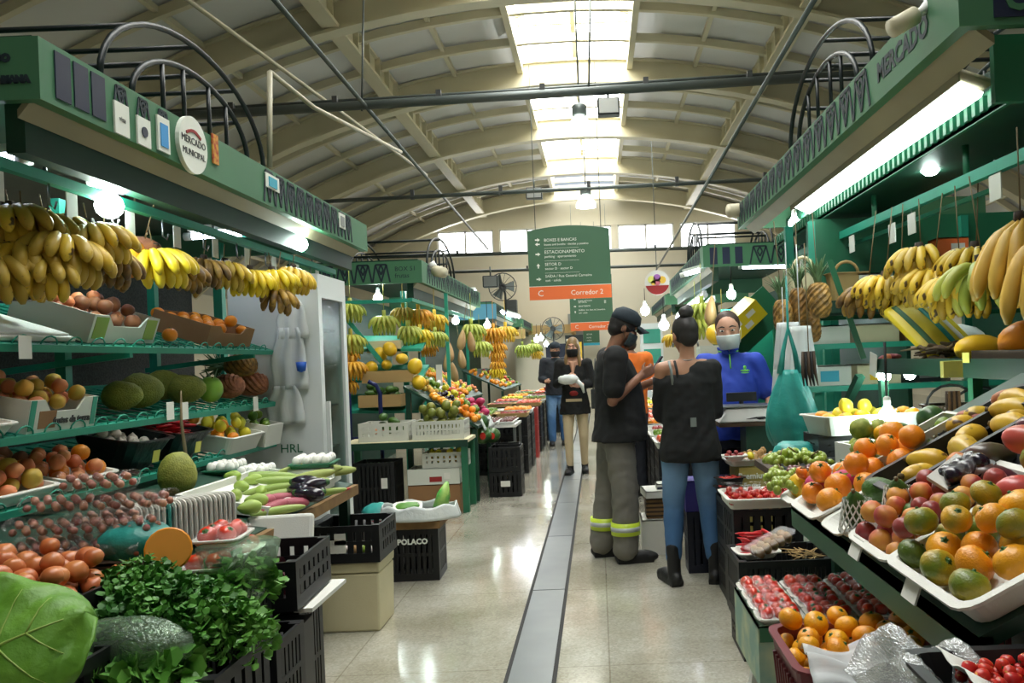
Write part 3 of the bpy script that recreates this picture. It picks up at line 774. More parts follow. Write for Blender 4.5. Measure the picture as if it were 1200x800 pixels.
# glass-door refrigerator at the end of the stall
fa = at(372, 330, 5.55); fx = fa.x
t = thing('refrigerator', 'tall white glass-door refrigerator with aprons hung on its side', 'refrigerator', (fx, 5.55, 0))
x0 = fx - .62; y0, y1, zt_ = 5.55, 6.15, 2.08
mb = MB(); mb.box(x0, fx - .05, y0, y0 + .04, 0, zt_).box(x0, fx - .05, y1 - .04, y1, 0, zt_).box(x0, x0 + .04, y0 + .04, y1 - .04, 0, zt_).box(x0 + .04, fx - .05, y0 + .04, y1 - .04, zt_ - .1, zt_).box(x0 + .04, fx - .05, y0 + .04, y1 - .04, 0, .25)
wpart(mb, 'cabinet_body', 'fridge_white', t)
mb = MB(); mb.box(fx - .05, fx, y0, y0 + .07, .2, zt_).box(fx - .05, fx, y1 - .07, y1, .2, zt_).box(fx - .05, fx, y0 + .07, y1 - .07, zt_ - .16, zt_).box(fx - .05, fx, y0 + .07, y1 - .07, .2, .3)
dr = wpart(mb, 'door', 'fridge_white', t)
o = MB().box(fx - .03, fx - .02, y0 + .07, y1 - .07, .3, zt_ - .16).shift(-Vector((fx, 5.55, 0))); part(o, 'glass_pane', 'glass_door', dr)
o = MB().bar((.03, .035, .85), (.03, .035, 1.2), .025); part(o, 'handle', 'fridge_white', dr)
for z in (.55, .85, 1.15, 1.45, 1.7): wpart(MB().box(x0 + .04, fx - .07, y0 + .05, y1 - .05, z, z + .012), 'wire_shelf', 'steel', t)
wpart(text_mb('HRL', .085, frame((fx - .30, y0 - .001, at(340, 525, 5.55).z - .03), ex, (0, 0, 1))), 'lettering', 'stall_green', t)
# bottles and boxes standing in the refrigerator
for k in range(12):
    z = (.562, .862, 1.162)[k % 3]; y = y0 + .1 + .1 * (k // 3)
    solo(MB().lathe([(.034, 0), (.035, .13), (.014, .17), (.014, .2), (.001, .2)], 10), 'bottle', ('card_olive', 'orange_sign', 'bag_green')[k % 3],
         'drink bottle standing behind the refrigerator glass', 'bottle', 'bottles in the refrigerator', loc=(fx - .16, y, z + .004))
def apron(px, py, w, h, label):
    c = at(px, py, 5.53); 
    mb = MB().sheet(lambda u, v: (c.x + (u - .5) * w * (.6 + .4 * min(1, v * 2.2)) + .006 * math.sin(9 * v), 5.535 - .012 - .012 * math.sin(u * 15 + v * 2), c.z - h * v), 14, 10, .006)
    solo(mb, 'apron', 'cloth_white', label, 'apron')
apron(342, 352, .20, .26, 'small white cloth hanging high on the refrigerator side')
apron(338, 384, .24, .42, 'white apron hanging in the middle of the refrigerator side')
apron(334, 452, .25, .26, 'lower white cloth hanging on the refrigerator side')
c = at(355, 430, 5.52)
mb = MB().lathe([(.001, 0), (.028, .01), (.036, .07), (.034, .07), (.026, .014), (.001, .012)], 12)
solo(mb, 'cup', 'blue_plastic', 'small blue cup hooked on the refrigerator side', 'cup', loc=(c.x, c.y - .03, c.z - .035))
# low sloping counter in front of the shelves
ZLa, ZLb, XLa, XLb = .75, .90, -1.45, -2.3
def zl(x): return ZLa + (ZLb - ZLa) * (x - XLa) / (XLb - XLa)
t = thing('display_counter', 'low sloping display counter with wooden edge board below the left shelves', 'counter', (-1.8, 2.4, 0))
y0, y1 = 2.35, 4.72
wpart(MB().add([(XLa, y0, ZLa - .03), (XLb, y0, ZLb - .03), (XLb, y1, ZLb - .03), (XLa, y1, ZLa - .03), (XLa, y0, ZLa), (XLb, y0, ZLb), (XLb, y1, ZLb), (XLa, y1, ZLa)],
    [(0, 1, 2, 3), (7, 6, 5, 4), (4, 5, 1, 0), (5, 6, 2, 1), (6, 7, 3, 2), (7, 4, 0, 3)]), 'sloping_top', 'dark_green', t)
wpart(MB().box(XLa, XLa + .03, y0, y1, ZLa - .06, ZLa - .005), 'edge_board', 'wood', t)
for x, y in ((XLa - .04, y0 + .05), (XLa - .04, y1 - .05), (XLb + .05, y0 + .05), (XLb + .05, y1 - .05)):
    wpart(MB().box(x - .025, x + .025, y - .025, y + .025, 0, zl(x) - .03), 'leg', 'dark_green', t)

# ================================================================ NEAR RIGHT STALL
XRa, XRb, ZRa = .63, 1.42, .92
SL = .50
def zr(x): return ZRa + SL * (x - XRa)
def onR(px, py, up=0.):      # point on the right display slope seen at a pixel
    r = ray(px, py); d = (ZRa + up - SL * XRa - EYE) / (r.z - SL * r.x); return at(px, py, d)
TY0, TY1 = 1.38, 2.72
t = thing('display_table', 'long sloping green produce table on the right', 'table', (1.0, 1.4, 0))
wpart(MB().add([(XRa, TY0, ZRa - .03), (XRb, TY0, zr(XRb) - .03), (XRb, TY1, zr(XRb) - .03), (XRa, TY1, ZRa - .03), (XRa, TY0, ZRa), (XRb, TY0, zr(XRb)), (XRb, TY1, zr(XRb)), (XRa, TY1, ZRa)],
    [(3, 2, 1, 0), (4, 5, 6, 7), (0, 1, 5, 4), (1, 2, 6, 5), (2, 3, 7, 6), (3, 0, 4, 7)]), 'sloping_top', 'dark_green', t)
wpart(MB().box(XRa, XRa + .025, TY0, TY1, ZRa - .085, ZRa), 'front_rail', 'stall_green', t)
for y in (TY0 + .06, TY1 - .06):
    wpart(MB().box(XRa + .1 + .3 * (y > 2), XRa + .16 + .3 * (y > 2), y - .03, y + .03, 0, ZRa - .0), 'leg', 'dark_green', t)
    wpart(MB().box(XRb - .07, XRb - .01, y - .03, y + .03, 0, zr(XRb) - .06), 'leg', 'dark_green', t)
wpart(MB().box(XRb - .03, XRb + .0, TY0, TY1, .0, zr(XRb) - .05), 'back_board', 'dark_green', t)
# upper shelf on green posts, hook rail and its slanting supports
XU = 1.46
t = thing('upper_shelf', 'green upper shelf on posts above the right display table', 'shelf', (XU, 3.0, 0))
wpart(MB().box(XU, XU + .03, 2.0, 4.35, 1.285, 1.36), 'front_rail', 'dark_green', t)
wpart(MB().box(XU + .03, XU + .62, 2.0, 4.35, 1.30, 1.33), 'shelf_board', 'dark_green', t)
pp = atX(1134, 450, XU + .02).y
for y in (pp, 4.3): wpart(MB().box(XU + .03, XU + .07, y - .022, y + .022, 0, 1.30), 'post', 'stall_green', t)
for y in (2.05, 4.3): wpart(MB().box(XU + .56, XU + .6, y - .02, y + .02, 0, 1.30), 'post', 'dark_green', t)
a, b = at(972, 305, 4.46), at(1012, 420, 4.42)
wpart(MB().bar(a, b, .05, .03), 'slanting_support', 'stall_green', t)
a, b = at(1008, 440, 4.35), at(985, 490, 4.5)
wpart(MB().bar(a, b, .05, .03), 'slanting_support', 'dark_green', t)
t = thing('hook_rail', 'pale green hook rail with paper tags above the right bananas', 'rail', (1.72, 3.0, 2.17))
ra, rb = atX(938, 297, 1.72), atX(1152, 203, 1.72)
rb2 = ra + (rb - ra) * 1.25
wpart(MB().bar(ra, rb2, .035, .05), 'rail', 'teal', t)
wpart(MB().bar(ra + Vector((.05, 0, -.07)), rb + Vector((.05, 0, -.07)), .02, .02), 'lower_rail', 'teal', t)
for px in (947, 966, 973, 1025, 1133):
    f = (px - 938) / (1152 - 938.); q = ra.lerp(rb, 0); 
    p = atX(px, 297 - (px - 938) * .44, 1.72)
    wpart(MB().tube([p, p + Vector((0, 0, .16))], .016, 6), 'hanger', 'stall_green', t)
for px, py in ((1045, 262), (1068, 250), (998, 276), (964, 292), (939, 300), (1166, 204)):
    p = atX(px, py, 1.71)
    wpart(MB().box(p.x - .003, p.x + .003, p.y - .05, p.y + .05, p.z - .11, p.z).shift((0, 0, 0)), 'paper_tag', 'paper', t)
    wpart(MB().tube([p, p + Vector((0, 0, .06))], .004, 4), 'hook', 'steel', t)
for k, (px, d) in enumerate(((925, 6.4), (965, 6.4), (974, 6.4))):
    p = at(px, 300, d); solo(MB().box(p.x - .03, p.x + .03, d - .03, d + .03, 0, 2.4), 'canopy_post', 'teal', ('pale', 'slim', 'third slim')[k] + ' green post standing behind the pineapples', 'post', bev=.004)
# back structures of the stall
solo(MB().box(2.0, 3.6, 7.3, 7.36, 1.75, 2.35), 'back_fascia', 'dark_green', 'dark green back fascia across the right stall', 'board')
solo(MB().box(1.5, 3.4, 5.6, 5.64, 1.62, 2.32), 'partition_board', 'stall_green', 'green back panel above the bag shelf on the right', 'panel')
t = thing('back_shelf', 'green back shelf holding bags and boxes behind the right bananas', 'shelf', (2.2, 5.3, 0))
zb_ = at(1020, 352, 5.3).z
wpart(MB().box(1.45, 3.4, 5.15, 5.55, zb_ - .08, zb_), 'shelf_board', 'dark_green', t)
wpart(MB().box(1.45, 3.4, 5.55, 5.59, zb_ + .18, zb_ + .26), 'upper_rail', 'stall_green', t)
for z in (.9, 1.15, 1.42): 
    mb = MB().box(1.3, 2.6, 5.15, 5.19, z, z + .035)
    for k in range(14): mb.box(1.3 + .1 * k, 1.31 + .1 * k, 5.18, 5.58, z + .02, z + .028)
    wpart(mb, 'wire_shelf', 'teal', t)
for x in (1.5, 2.55, 3.35): wpart(MB().box(x - .025, x + .025, 5.55, 5.6, 0, 2.3), 'post', 'teal', t)
pz = [(0, 0), (.2, .12), (.4, 0)]
mb = MB(); 
for k in range(8): mb.prism([(.2 * k - .02, .0), (.2 * k + .18, 0), (.2 * k + .08, -.13)], .01, frame((1.5, 5.54, zb_ + .18), ex, (0, 0, 1)))
solo(mb, 'bunting_strip', 'stall_green', 'green saw-tooth trim strip under the back rail on the right', 'trim')
solo(MB().box(3.3, 3.35, 2.6, 7.3, 0, 2.3), 'partition_board', 'dark_green', 'dark green side panel closing the right stall', 'panel')
solo(MB().box(2.05, 3.3, 3.3, 3.33, 1.36, 1.9).shift((.4, 0, 0)), 'slatted_board', 'wood_dark', 'brown slatted panel behind the big plantains', 'panel')
# ================================================================ PRODUCE KINDS
def rp(r, sq=.92, dim=.10, k=9, low=.05):
    out = []
    for i in range(k + 1):
        a = -PI / 2 + PI * i / k; rho = r * math.cos(a); z = r * sq * math.sin(a)
        if a > 0: z -= dim * r * math.exp(-(rho / (.32 * r)) ** 2)
        else: z += low * r * math.exp(-(rho / (.3 * r)) ** 2)
        out.append((max(rho, .0004), z))
    return out
def wob(seed, amp, f=3.):
    return lambda p, i, j: p * (1 + amp * mnoise.noise(p.normalized() * f * .5 + Vector((seed * 7.3, seed, 0)))) if p.length > 1e-6 else p
def longp(r, L, k=10, pear=0., tip=.0):
    """Half length L along z, radius r; pear > 0 thickens the low end."""
    out = []
    for i in range(k + 1):
        a = -PI / 2 + PI * i / k; z = math.sin(a)
        rr = r * math.cos(a) * (1 - pear * .5 * (z + .3)) 
        out.append((max(abs(rr), .0004), L * z))
    return out
def bend(c):
    return lambda p, i, j: Vector((p.x + c * p.z * p.z, p.y, p.z))
def knob(amp, n):
    return lambda p, i, j: p * (1 + amp * (1 if (i + j) % 2 else -1))
PK = {}
def kind(name, mat, r, half=None, parts=None, n=12, make=None, obj_name=None, cat=None, rv=None, variants=2):
    ms = []
    for v in range(variants):
        mb = MB(); make(mb, v); ms.append(mb.mesh(obj_name or name, mat))
    ps = []
    for pn, pm, fn in (parts or []):
        mb = MB(); fn(mb); ps.append((pn, mb.mesh(pn, pm)))
    PK[name] = dict(ms=ms, r=r, rv=rv or r * 1.03, half=half, parts=ps, name=obj_name or name, cat=cat or (obj_name or name).replace('_', ' '))
def rnd_kind(name, mat, r, sq=.92, dim=.1, parts=None, amp=.05, n=12, k=9, **kw):
    kind(name, mat, r, None, parts, rv=r * (1 + amp * .6) * max(1, sq if dim >= 0 else sq + .1), make=lambda mb, v: mb.lathe(rp(r, sq, dim, k), n, fn=wob(v + 1, amp)), **kw)
def long_kind(name, mat, r, half, pear=0., c=0., parts=None, n=10, amp=.0, **kw):
    def mk(mb, v):
        w = wob(v + 3, amp + .03)
        mb.lathe(longp(r, half, pear=pear), n, fn=lambda p, i, j: bend(c)(w(p, i, j), i, j))
    kind(name, mat, r, half, parts, make=mk, **kw)
stem = lambda r: (lambda mb: mb.tube([(0, 0, r * .78), (0, 0, r * .9), (.004, 0, r * 1.05)], .0035, 6))
def calyx(r, n=4, l=.7, z=.86):
    def f(mb):
        for q in range(n):
            a = 2 * PI * q / n + .3
            e = Vector((math.cos(a), math.sin(a), 0)); s_ = Vector((-e.y, e.x, 0))
            c0 = Vector((0, 0, r * z)); p1 = c0 + e * r * l * .5 + Vector((0, 0, .03 * r)); p2 = c0 + e * r * l + Vector((0, 0, -.12 * r))
            mb.add([c0 + Vector((0, 0, .003)), p1 + s_ * r * .3, p2, p1 - s_ * r * .3, c0 - Vector((0, 0, .004)), p1 + s_ * r * .3 - Vector((0, 0, .004)), p2 - Vector((0, 0, .004)), p1 - s_ * r * .3 - Vector((0, 0, .004))],
                   [(0, 1, 2, 3)[::-1], (4, 5, 6, 7), (0, 1, 5, 4), (1, 2, 6, 5), (2, 3, 7, 6), (3, 0, 4, 7)])
        mb.tube([(0, 0, r * (z - .05)), (0, 0, r * (z + .16))], r * .09, 6)
    return f
# skins
M('skin_mandarin', (226, 168, 30), .38, c2=(104, 122, 24), rand=(128, 134, 30), scale=9, amt=.75, bump=.25, bscale=260, coat=.2)
M('skin_mandarin_ripe', (246, 176, 22), .36, rand=(238, 152, 24), bump=.25, bscale=260, coat=.2)
M('skin_mandarin_green', (52, 84, 24), .36, c2=(96, 112, 28), rand=(72, 100, 26), scale=10, amt=.5, bump=.25, bscale=260, coat=.2)
M('skin_orange', (244, 138, 24), .38, rand=(248, 160, 36), bump=.2, bscale=260, coat=.15)
M('skin_melon', (238, 196, 40), .42, c2=(226, 176, 40), scale=6, amt=.5)
M('skin_peach', (214, 96, 66), .5, c2=(224, 164, 70), rand=(156, 40, 58), scale=14, amt=.7)
M('skin_plum', (126, 34, 54), .36, c2=(176, 84, 66), rand=(150, 60, 66), scale=10, amt=.5)
M('skin_papaya', (222, 176, 42), .4, c2=(196, 146, 46), rand=(206, 182, 52), scale=9, amt=.5, spots=(96, 66, 30), sscale=24, sth=.66, coat=.15)
M('skin_mango', (70, 84, 46), .32, c2=(92, 46, 58), rand=(110, 50, 60), scale=5, amt=.8, coat=.25)
M('skin_mango_red', (206, 86, 74), .34, c2=(222, 140, 90), rand=(196, 64, 76), scale=6, amt=.6, coat=.2)
M('skin_avocado', (66, 104, 34), .4, c2=(46, 80, 28), scale=20, amt=.5, bump=.3, bscale=160)
M('skin_persimmon', (232, 120, 30), .35, rand=(222, 132, 36))
M('skin_dragon', (206, 52, 108), .45, c2=(190, 80, 110), scale=8, amt=.4)
M('leaf_dark', (44, 88, 36), .55, c2=(66, 112, 44), scale=8)
M('leaf_brown', (104, 84, 48), .7)
M('skin_lemon', (236, 214, 50), .4, c2=(190, 196, 60), rand=(216, 206, 60), scale=8, amt=.4)
M('skin_lime', (84, 124, 40), .4, rand=(120, 146, 44))
M('skin_tomato', (218, 36, 16), .28, rand=(228, 70, 26), coat=.3)
M('skin_onion', (192, 104, 54), .4, c2=(220, 150, 84), rand=(176, 80, 48), scale=7, amt=.5, coat=.15)
M('skin_mamey', (226, 128, 84), .5, c2=(232, 168, 110), rand=(212, 100, 66), scale=8, amt=.6)
M('skin_mamey_yellow', (232, 172, 70), .5, c2=(170, 160, 60), scale=6, amt=.6)
M('skin_brown', (140, 84, 52), .6, c2=(112, 66, 44), rand=(156, 100, 62), scale=10)
M('skin_taro', (104, 84, 60), .8, c2=(78, 62, 46), scale=20, amt=.6, bump=.4, bscale=80)
M('skin_jack', (152, 150, 64), .6, c2=(120, 124, 48), rand=(140, 144, 54), scale=30, amt=.6, bump=.5, bscale=120)
M('skin_green_apple', (140, 192, 66), .3, c2=(160, 204, 86), scale=6, coat=.3)
M('skin_squash', (196, 162, 112), .5, c2=(180, 142, 96), rand=(172, 138, 92), scale=7, coat=.1)
M('skin_watermelon', (44, 84, 44), .35, c2=(84, 118, 56), scale=12, amt=.6, coat=.1)
M('skin_eggplant', (34, 24, 40), .25, coat=.4)
M('skin_cucumber', (150, 176, 84), .45, c2=(182, 196, 118), rand=(130, 160, 70), scale=9)
M('skin_corn', (176, 186, 110), .7, c2=(150, 166, 84), scale=25)
M('skin_chayote', (150, 178, 74), .5, rand=(166, 190, 92))
M('skin_sweet_potato', (176, 82, 98), .6, rand=(160, 70, 84), c2=(190, 110, 120), scale=14)
M('skin_potato', (196, 158, 104), .7, c2=(170, 130, 84), scale=12)
M('skin_cherimoya', (166, 172, 72), .6, c2=(120, 136, 50), scale=40, amt=.6)
M('skin_egg', (238, 236, 228), .5)
M('skin_strawberry', (186, 32, 34), .35, rand=(206, 56, 40), spots=(214, 150, 70), sscale=90, sth=.66)
M('skin_grape_green', (164, 186, 76), .3, rand=(146, 164, 60), coat=.2)
M('skin_grape_red', (126, 78, 70), .3, rand=(108, 56, 62), coat=.2)
M('skin_cocoa', (196, 120, 40), .5, c2=(146, 50, 50), rand=(124, 54, 66), scale=7, amt=.8)
M('skin_apple_red', (184, 40, 44), .3, c2=(206, 110, 60), rand=(206, 70, 50), scale=10, amt=.4, coat=.2)
M('skin_garlic', (222, 214, 200), .6, c2=(196, 180, 176), scale=30)
M('skin_chili', (196, 30, 38), .3)
M('banana_ripe', (230, 196, 62), .45, c2=(206, 164, 48), rand=(220, 184, 60), scale=12, amt=.4, spots=(74, 52, 28), sscale=26, sth=.67)
M('banana_dull', (206, 176, 68), .5, c2=(176, 140, 54), rand=(190, 158, 58), scale=10, amt=.4, spots=(90, 66, 34), sscale=30, sth=.66)
M('banana_brown', (150, 112, 50), .5, c2=(90, 64, 34), rand=(190, 150, 56), scale=14, amt=.7)
M('banana_bright', (236, 206, 34), .42, c2=(222, 190, 40), rand=(228, 198, 50), scale=10, amt=.3, spots=(100, 84, 30), sscale=30, sth=.72)
M('banana_green', (150, 170, 66), .45, c2=(176, 184, 84), rand=(196, 194, 84), scale=8, amt=.4)
M('banana_orange', (232, 166, 40), .45, c2=(212, 140, 36), rand=(222, 170, 52), scale=8)
M('plantain', (226, 188, 84), .5, c2=(204, 160, 66), rand=(214, 172, 72), scale=6, amt=.5, spots=(40, 30, 24), sscale=14, sth=.60)
M('banana_tip', (52, 38, 26), .7)
M('pine_skin', (168, 120, 56), .55, c2=(110, 84, 44), rand=(190, 146, 72), scale=40, amt=.7)
M('pine_skin_rosy', (190, 110, 88), .55, c2=(140, 80, 60), rand=(210, 140, 100), scale=40, amt=.6)
M('pine_leaf', (92, 124, 84), .5, c2=(120, 148, 108), scale=10)
# kinds
rnd_kind('mandarin', 'skin_mandarin', .034, .86, .14, [('stem', 'leaf_dark', calyx(.034, 5, .28, .72))], n=14)
rnd_kind('mandarin_ripe', 'skin_mandarin_ripe', .035, .86, .14, [('stem', 'leaf_dark', calyx(.035, 5, .25, .72))], n=14, obj_name='mandarin')
rnd_kind('mandarin_green', 'skin_mandarin_green', .034, .86, .14, [('stem', 'leaf_dark', calyx(.034, 5, .25, .72))], n=14, obj_name='mandarin')
rnd_kind('orange', 'skin_orange', .038, .96, .04, [('stem', 'leaf_dark', calyx(.038, 5, .18, .9))], n=14)
rnd_kind('orange_small', 'skin_orange', .036, .96, .04, obj_name='orange')
rnd_kind('peach', 'skin_peach', .026, .95, .14)
rnd_kind('plum', 'skin_plum', .024, 1., .1)
rnd_kind('persimmon', 'skin_persimmon', .026, .78, .08, [('calyx', 'leaf_brown', calyx(.026, 4, .95, .68))])
rnd_kind('lemon', 'skin_lemon', .031, 1.15, -.15)
rnd_kind('lime', 'skin_lime', .029, 1.05, -.1)
rnd_kind('tomato', 'skin_tomato', .034, .84, .14, [('calyx', 'leaf_dark', calyx(.034, 5, .5, .74))])
rnd_kind('onion', 'skin_onion', .036, .9, -.13, n=14)
M('skin_shallot', (206, 156, 120), .45, c2=(186, 120, 104), rand=(158, 88, 92), scale=14)
rnd_kind('shallot', 'skin_shallot', .0135, .95, -.1, n=10, obj_name='onion')
rnd_kind('mamey', 'skin_mamey', .028, 1.05, .08, amp=.14, obj_name='mango')
rnd_kind('mamey_yellow', 'skin_mamey_yellow', .031, 1.1, .05, amp=.14, obj_name='mango')
rnd_kind('brown_fruit', 'skin_brown', .034, 1.05, .05, amp=.12, obj_name='round_fruit', cat='fruit')
long_kind('taro', 'skin_taro', .045, .07, .4, amp=.12)
rnd_kind('melon', 'skin_melon', .075, 1.12, .05)
rnd_kind('green_melon', 'skin_green_apple', .072, 1.12, .08, [('stem', 'leaf_brown', stem(.078))], obj_name='green_melon')
rnd_kind('apple', 'skin_apple_red', .036, .9, .2)
rnd_kind('green_apple', 'skin_lime', .036, .95, .2, obj_name='apple')
rnd_kind('egg', 'skin_egg', .024, 1.25, 0)
rnd_kind('cherimoya', 'skin_cherimoya', .05, .95, .12, n=16, amp=0, k=12)
rnd_kind('potato', 'skin_potato', .03, 1.3, 0, amp=.2)
rnd_kind('garlic', 'skin_garlic', .024, .8, -.5, n=10)
rnd_kind('plum_dark', 'skin_eggplant', .03, 1, .1, obj_name='plum')
rnd_kind('watermelon', 'skin_watermelon', .13, .95, .03, n=16)
long_kind('mango', 'skin_mango', .033, .059, .25, 1.2, n=12)
long_kind('mango_red', 'skin_mango_red', .034, .055, .25, 1.0, n=12, obj_name='mango')
long_kind('papaya', 'skin_papaya', .037, .060, .35, 0., n=14, parts=[('stem', 'leaf_brown', lambda mb: mb.tube([(0, 0, .056), (0, 0, .067)], .008, 6))])
long_kind('papaya_yellow', 'skin_melon', .06, .12, .2, .3, n=14, obj_name='papaya')
long_kind('avocado', 'skin_avocado', .04, .065, .5, n=12, parts=[('stem', 'leaf_brown', lambda mb: mb.tube([(0, 0, .06), (0, 0, .071)], .006, 6))])
long_kind('cocoa_pod', 'skin_cocoa', .043, .085, .1, n=14)
long_kind('squash', 'skin_squash', .06, .14, .75, n=12)
long_kind('cucumber', 'skin_cucumber', .021, .12, 0, .6)
long_kind('corn_cob', 'skin_corn', .026, .12, .3, .3)
long_kind('eggplant', 'skin_eggplant', .038, .075, .4, .4, parts=[('calyx', 'leaf_dark', lambda mb: mb.lathe([(.0004, .08), (.012, .076), (.018, .06), (.02, .05), (.0004, .07)], 8))])
long_kind('chayote', 'skin_chayote', .031, .047, .5, amp=.08)
long_kind('sweet_potato', 'skin_sweet_potato', .028, .075, .2, .8, amp=.1)
long_kind('strawberry', 'skin_strawberry', .014, .018, -.6, n=8, parts=[('calyx', 'leaf_dark', lambda mb: calyx(.016, 5, .7, 1.0)(mb))])
long_kind('strawberry_small', 'skin_strawberry', .014, .018, -.6, n=7, obj_name='strawberry')
long_kind('chili', 'skin_chili', .008, .04, .4, 3., n=6)
long_kind('soursop', 'skin_jack', .094, .115, .2, .1, amp=.0, n=16)
for v, me in enumerate(PK['soursop']['ms']):   # prickly skin
    for q in me.vertices:
        k = mnoise.noise(Vector(q.co) * 60 + Vector((v * 9, 0, 0)))
        q.co = q.co * (1 + .05 * k)
for me in PK['cherimoya']['ms']:
    for i, q in enumerate(me.vertices): q.co = q.co * (1 + .05 * (1 if ((i // 16) + (i % 16)) % 2 else -1))
def dragon(mb, v):
    mb.lathe(longp(.042, .055), 12, fn=wob(v, .05))
kind('dragon_fruit', 'skin_dragon', .042, .055, [('scales', 'skin_lime', lambda mb: [mb.prism([(-.008, 0), (.008, 0), (0, .03)], .002, frame((.04 * math.cos(a) * math.cos(z * 10), .04 * math.sin(a) * math.cos(z * 10), z), (-math.sin(a), math.cos(a), 0), (math.cos(a) * .6, math.sin(a) * .6, .8))) for z in (-.02, .015, .04) for a in [2 * PI * q / 6 + z * 30 for q in range(6)]])], make=dragon)
def pine_body(mb, v, r=.062, L=.085):
    P = [(max(.001, r * (math.cos((-PI / 2 + PI * i / 16) * .98) ** .55)), L * math.sin(-PI / 2 + PI * i / 16)) for i in range(17)]
    mb.lathe(P, 18, fn=lambda p, i, j: Vector((p.x * (1 + .05 * (1 if (i + j) % 2 else -1)), p.y * (1 + .05 * (1 if (i + j) % 2 else -1)), p.z)), smooth=False)
def pine_crown(mb, n=30, z0=.08, L=.16):
    for q in range(n):
        a = q * 2.399; lean = .15 + .9 * (1 - q / n); ll = L * (.65 + .35 * rnd.random())
        e = Vector((math.cos(a), math.sin(a), 0)); sd = Vector((-e.y, e.x, 0)); pts = []
        for k in range(5):
            f = k / 4; c = e * (.012 + ll * lean * .6 * f * f + ll * .12 * f) + Vector((0, 0, z0 + ll * f * (1 - .35 * lean * f)))
            w = .011 * (1 - f) ** .7 + .0008
            pts += [c - sd * w, c + sd * w, c + sd * w - e * .003, c - sd * w - e * .003]
        fs = []
        for k in range(4):
            o = 4 * k
            for i in range(4): fs.append((o + i, o + (i + 1) % 4, o + 4 + (i + 1) % 4, o + 4 + i))
        fs += [(3, 2, 1, 0), (16, 17, 18, 19)]
        mb.add(pts, fs, 0, True)
kind('pineapple', 'pine_skin', .066, .085, [('crown', 'pine_leaf', lambda mb: pine_crown(mb))], make=pine_body)
kind('pineapple_rosy', 'pine_skin_rosy', .066, .085, [('crown', 'pine_leaf', lambda mb: pine_crown(mb))], make=pine_body, obj_name='pineapple')

def fruit(k, loc, label, group=None, s=1., rot=None, cat=None, bare=False, lie=None):
    K = PK[k]; me = rnd.choice(K['ms'])
    if rot is None:
        if K['half'] and lie is not False: rot = (PI / 2 + rnd.uniform(-.15, .15), rnd.uniform(-.3, .3), rnd.uniform(0, 2 * PI) if lie is None else lie + rnd.uniform(-.25, .25))
        else: rot = (rnd.uniform(-.7, .7), rnd.uniform(-.7, .7), rnd.uniform(0, 6.28))
    o = link(K['name'], me, None, loc, rot); o.scale = (s,) * 3
    tag(o, label, cat or K['cat'], group)
    if not bare:
        for pn, pm in K['parts']: link(pn, pm, o)
    return o
def pile(kinds, quad, zf, n, label, group, srange=(.9, 1.08), bare=False, tries=26, lie=None, pad=1., cat=None, maxh=None):
    """Drop fruit one at a time where it comes to lie lowest, so that they rest on the base and on each other."""
    if isinstance(kinds, str): kinds = [(kinds, 1)]
    names = [k for k, w in kinds for _ in range(w)]
    q = [Vector((p[0], p[1])) for p in quad]; placed = []; out = []
    g0 = q[0]; e_ = .05
    gr = math.sqrt(1 + ((zf(g0.x + e_, g0.y) - zf(g0.x, g0.y)) / e_) ** 2 + ((zf(g0.x, g0.y + e_) - zf(g0.x, g0.y)) / e_) ** 2)
    K0 = PK[names[0]]; sm = sum(srange) / 2 * 1.03; r0 = K0['rv'] * sm * (1. if not K0['half'] else .4 + .6 * K0['half'] / K0['r'])
    A_, B_ = max((q[1] - q[0]).length, .01), max((q[3] - q[0]).length, .01); hexp = []
    nu = max(1, int((A_ - .02) / (2 * r0) + .3)); nv = max(1, int((B_ - 2 * r0) / (1.74 * r0)) + 1)
    for b_ in range(nv):
        for a_ in range(nu):
            u = (a_ + .5 + (.25 if b_ % 2 else -.25) * (nu > 1)) / nu; v = .5 if nv == 1 else (r0 + (B_ - 2 * r0) * b_ / (nv - 1)) / B_
            hexp.append((min(.97, max(.03, u)), v))
    rnd.shuffle(hexp); maxh = maxh or 3.3 * r0
    for i in range(n):
        k = rnd.choice(names); K = PK[k]; s = rnd.uniform(*srange); r = K['rv'] * s
        rs = r * (1.0 if not K['half'] else .4 + .6 * K['half'] / K['r'])
        best = None
        L1_, L2_ = (q[1] - q[0]).length, (q[3] - q[0]).length
        mu, mv = min(.48, rs * pad / max(L1_, .01)), min(.48, rs * pad / max(L2_, .01))
        for _ in range(1 if i < len(hexp) else tries):
            u, v = hexp[i] if i < len(hexp) else (rnd.uniform(mu, 1 - mu), rnd.uniform(mv, 1 - mv))
            p = (q[0] * (1 - u) + q[1] * u) * (1 - v) + (q[3] * (1 - u) + q[2] * u) * v
            z = zf(p.x, p.y) + r * gr + .002
            for (x, y, zz, rs2, r2) in placed:
                dd = math.hypot(p.x - x, p.y - y) / (rs + rs2)
                if dd < 1: z = max(z, zz + (r + r2) * math.sqrt(1 - dd * dd))
            sc = z - zf(p.x, p.y)
            if best is None or sc < best[0]: best = (sc, p.x, p.y, z)
        sc, x, y, z = best
        if maxh and sc > maxh: continue
        placed.append((x, y, z, rs, r))
        lab = label[k] if isinstance(label, dict) else label
        grp = group[k] if isinstance(group, dict) else group
        out.append(fruit(k, (x, y, z), lab, grp, s, bare=bare, lie=lie, cat=cat))
    return out
def quad(c, L, Wd, rz=0.):
    c = Vector(c[:2]); e = Vector((math.cos(rz), math.sin(rz))); f = Vector((-e.y, e.x))
    return [c - e * L / 2 - f * Wd / 2, c + e * L / 2 - f * Wd / 2, c + e * L / 2 + f * Wd / 2, c - e * L / 2 + f * Wd / 2]

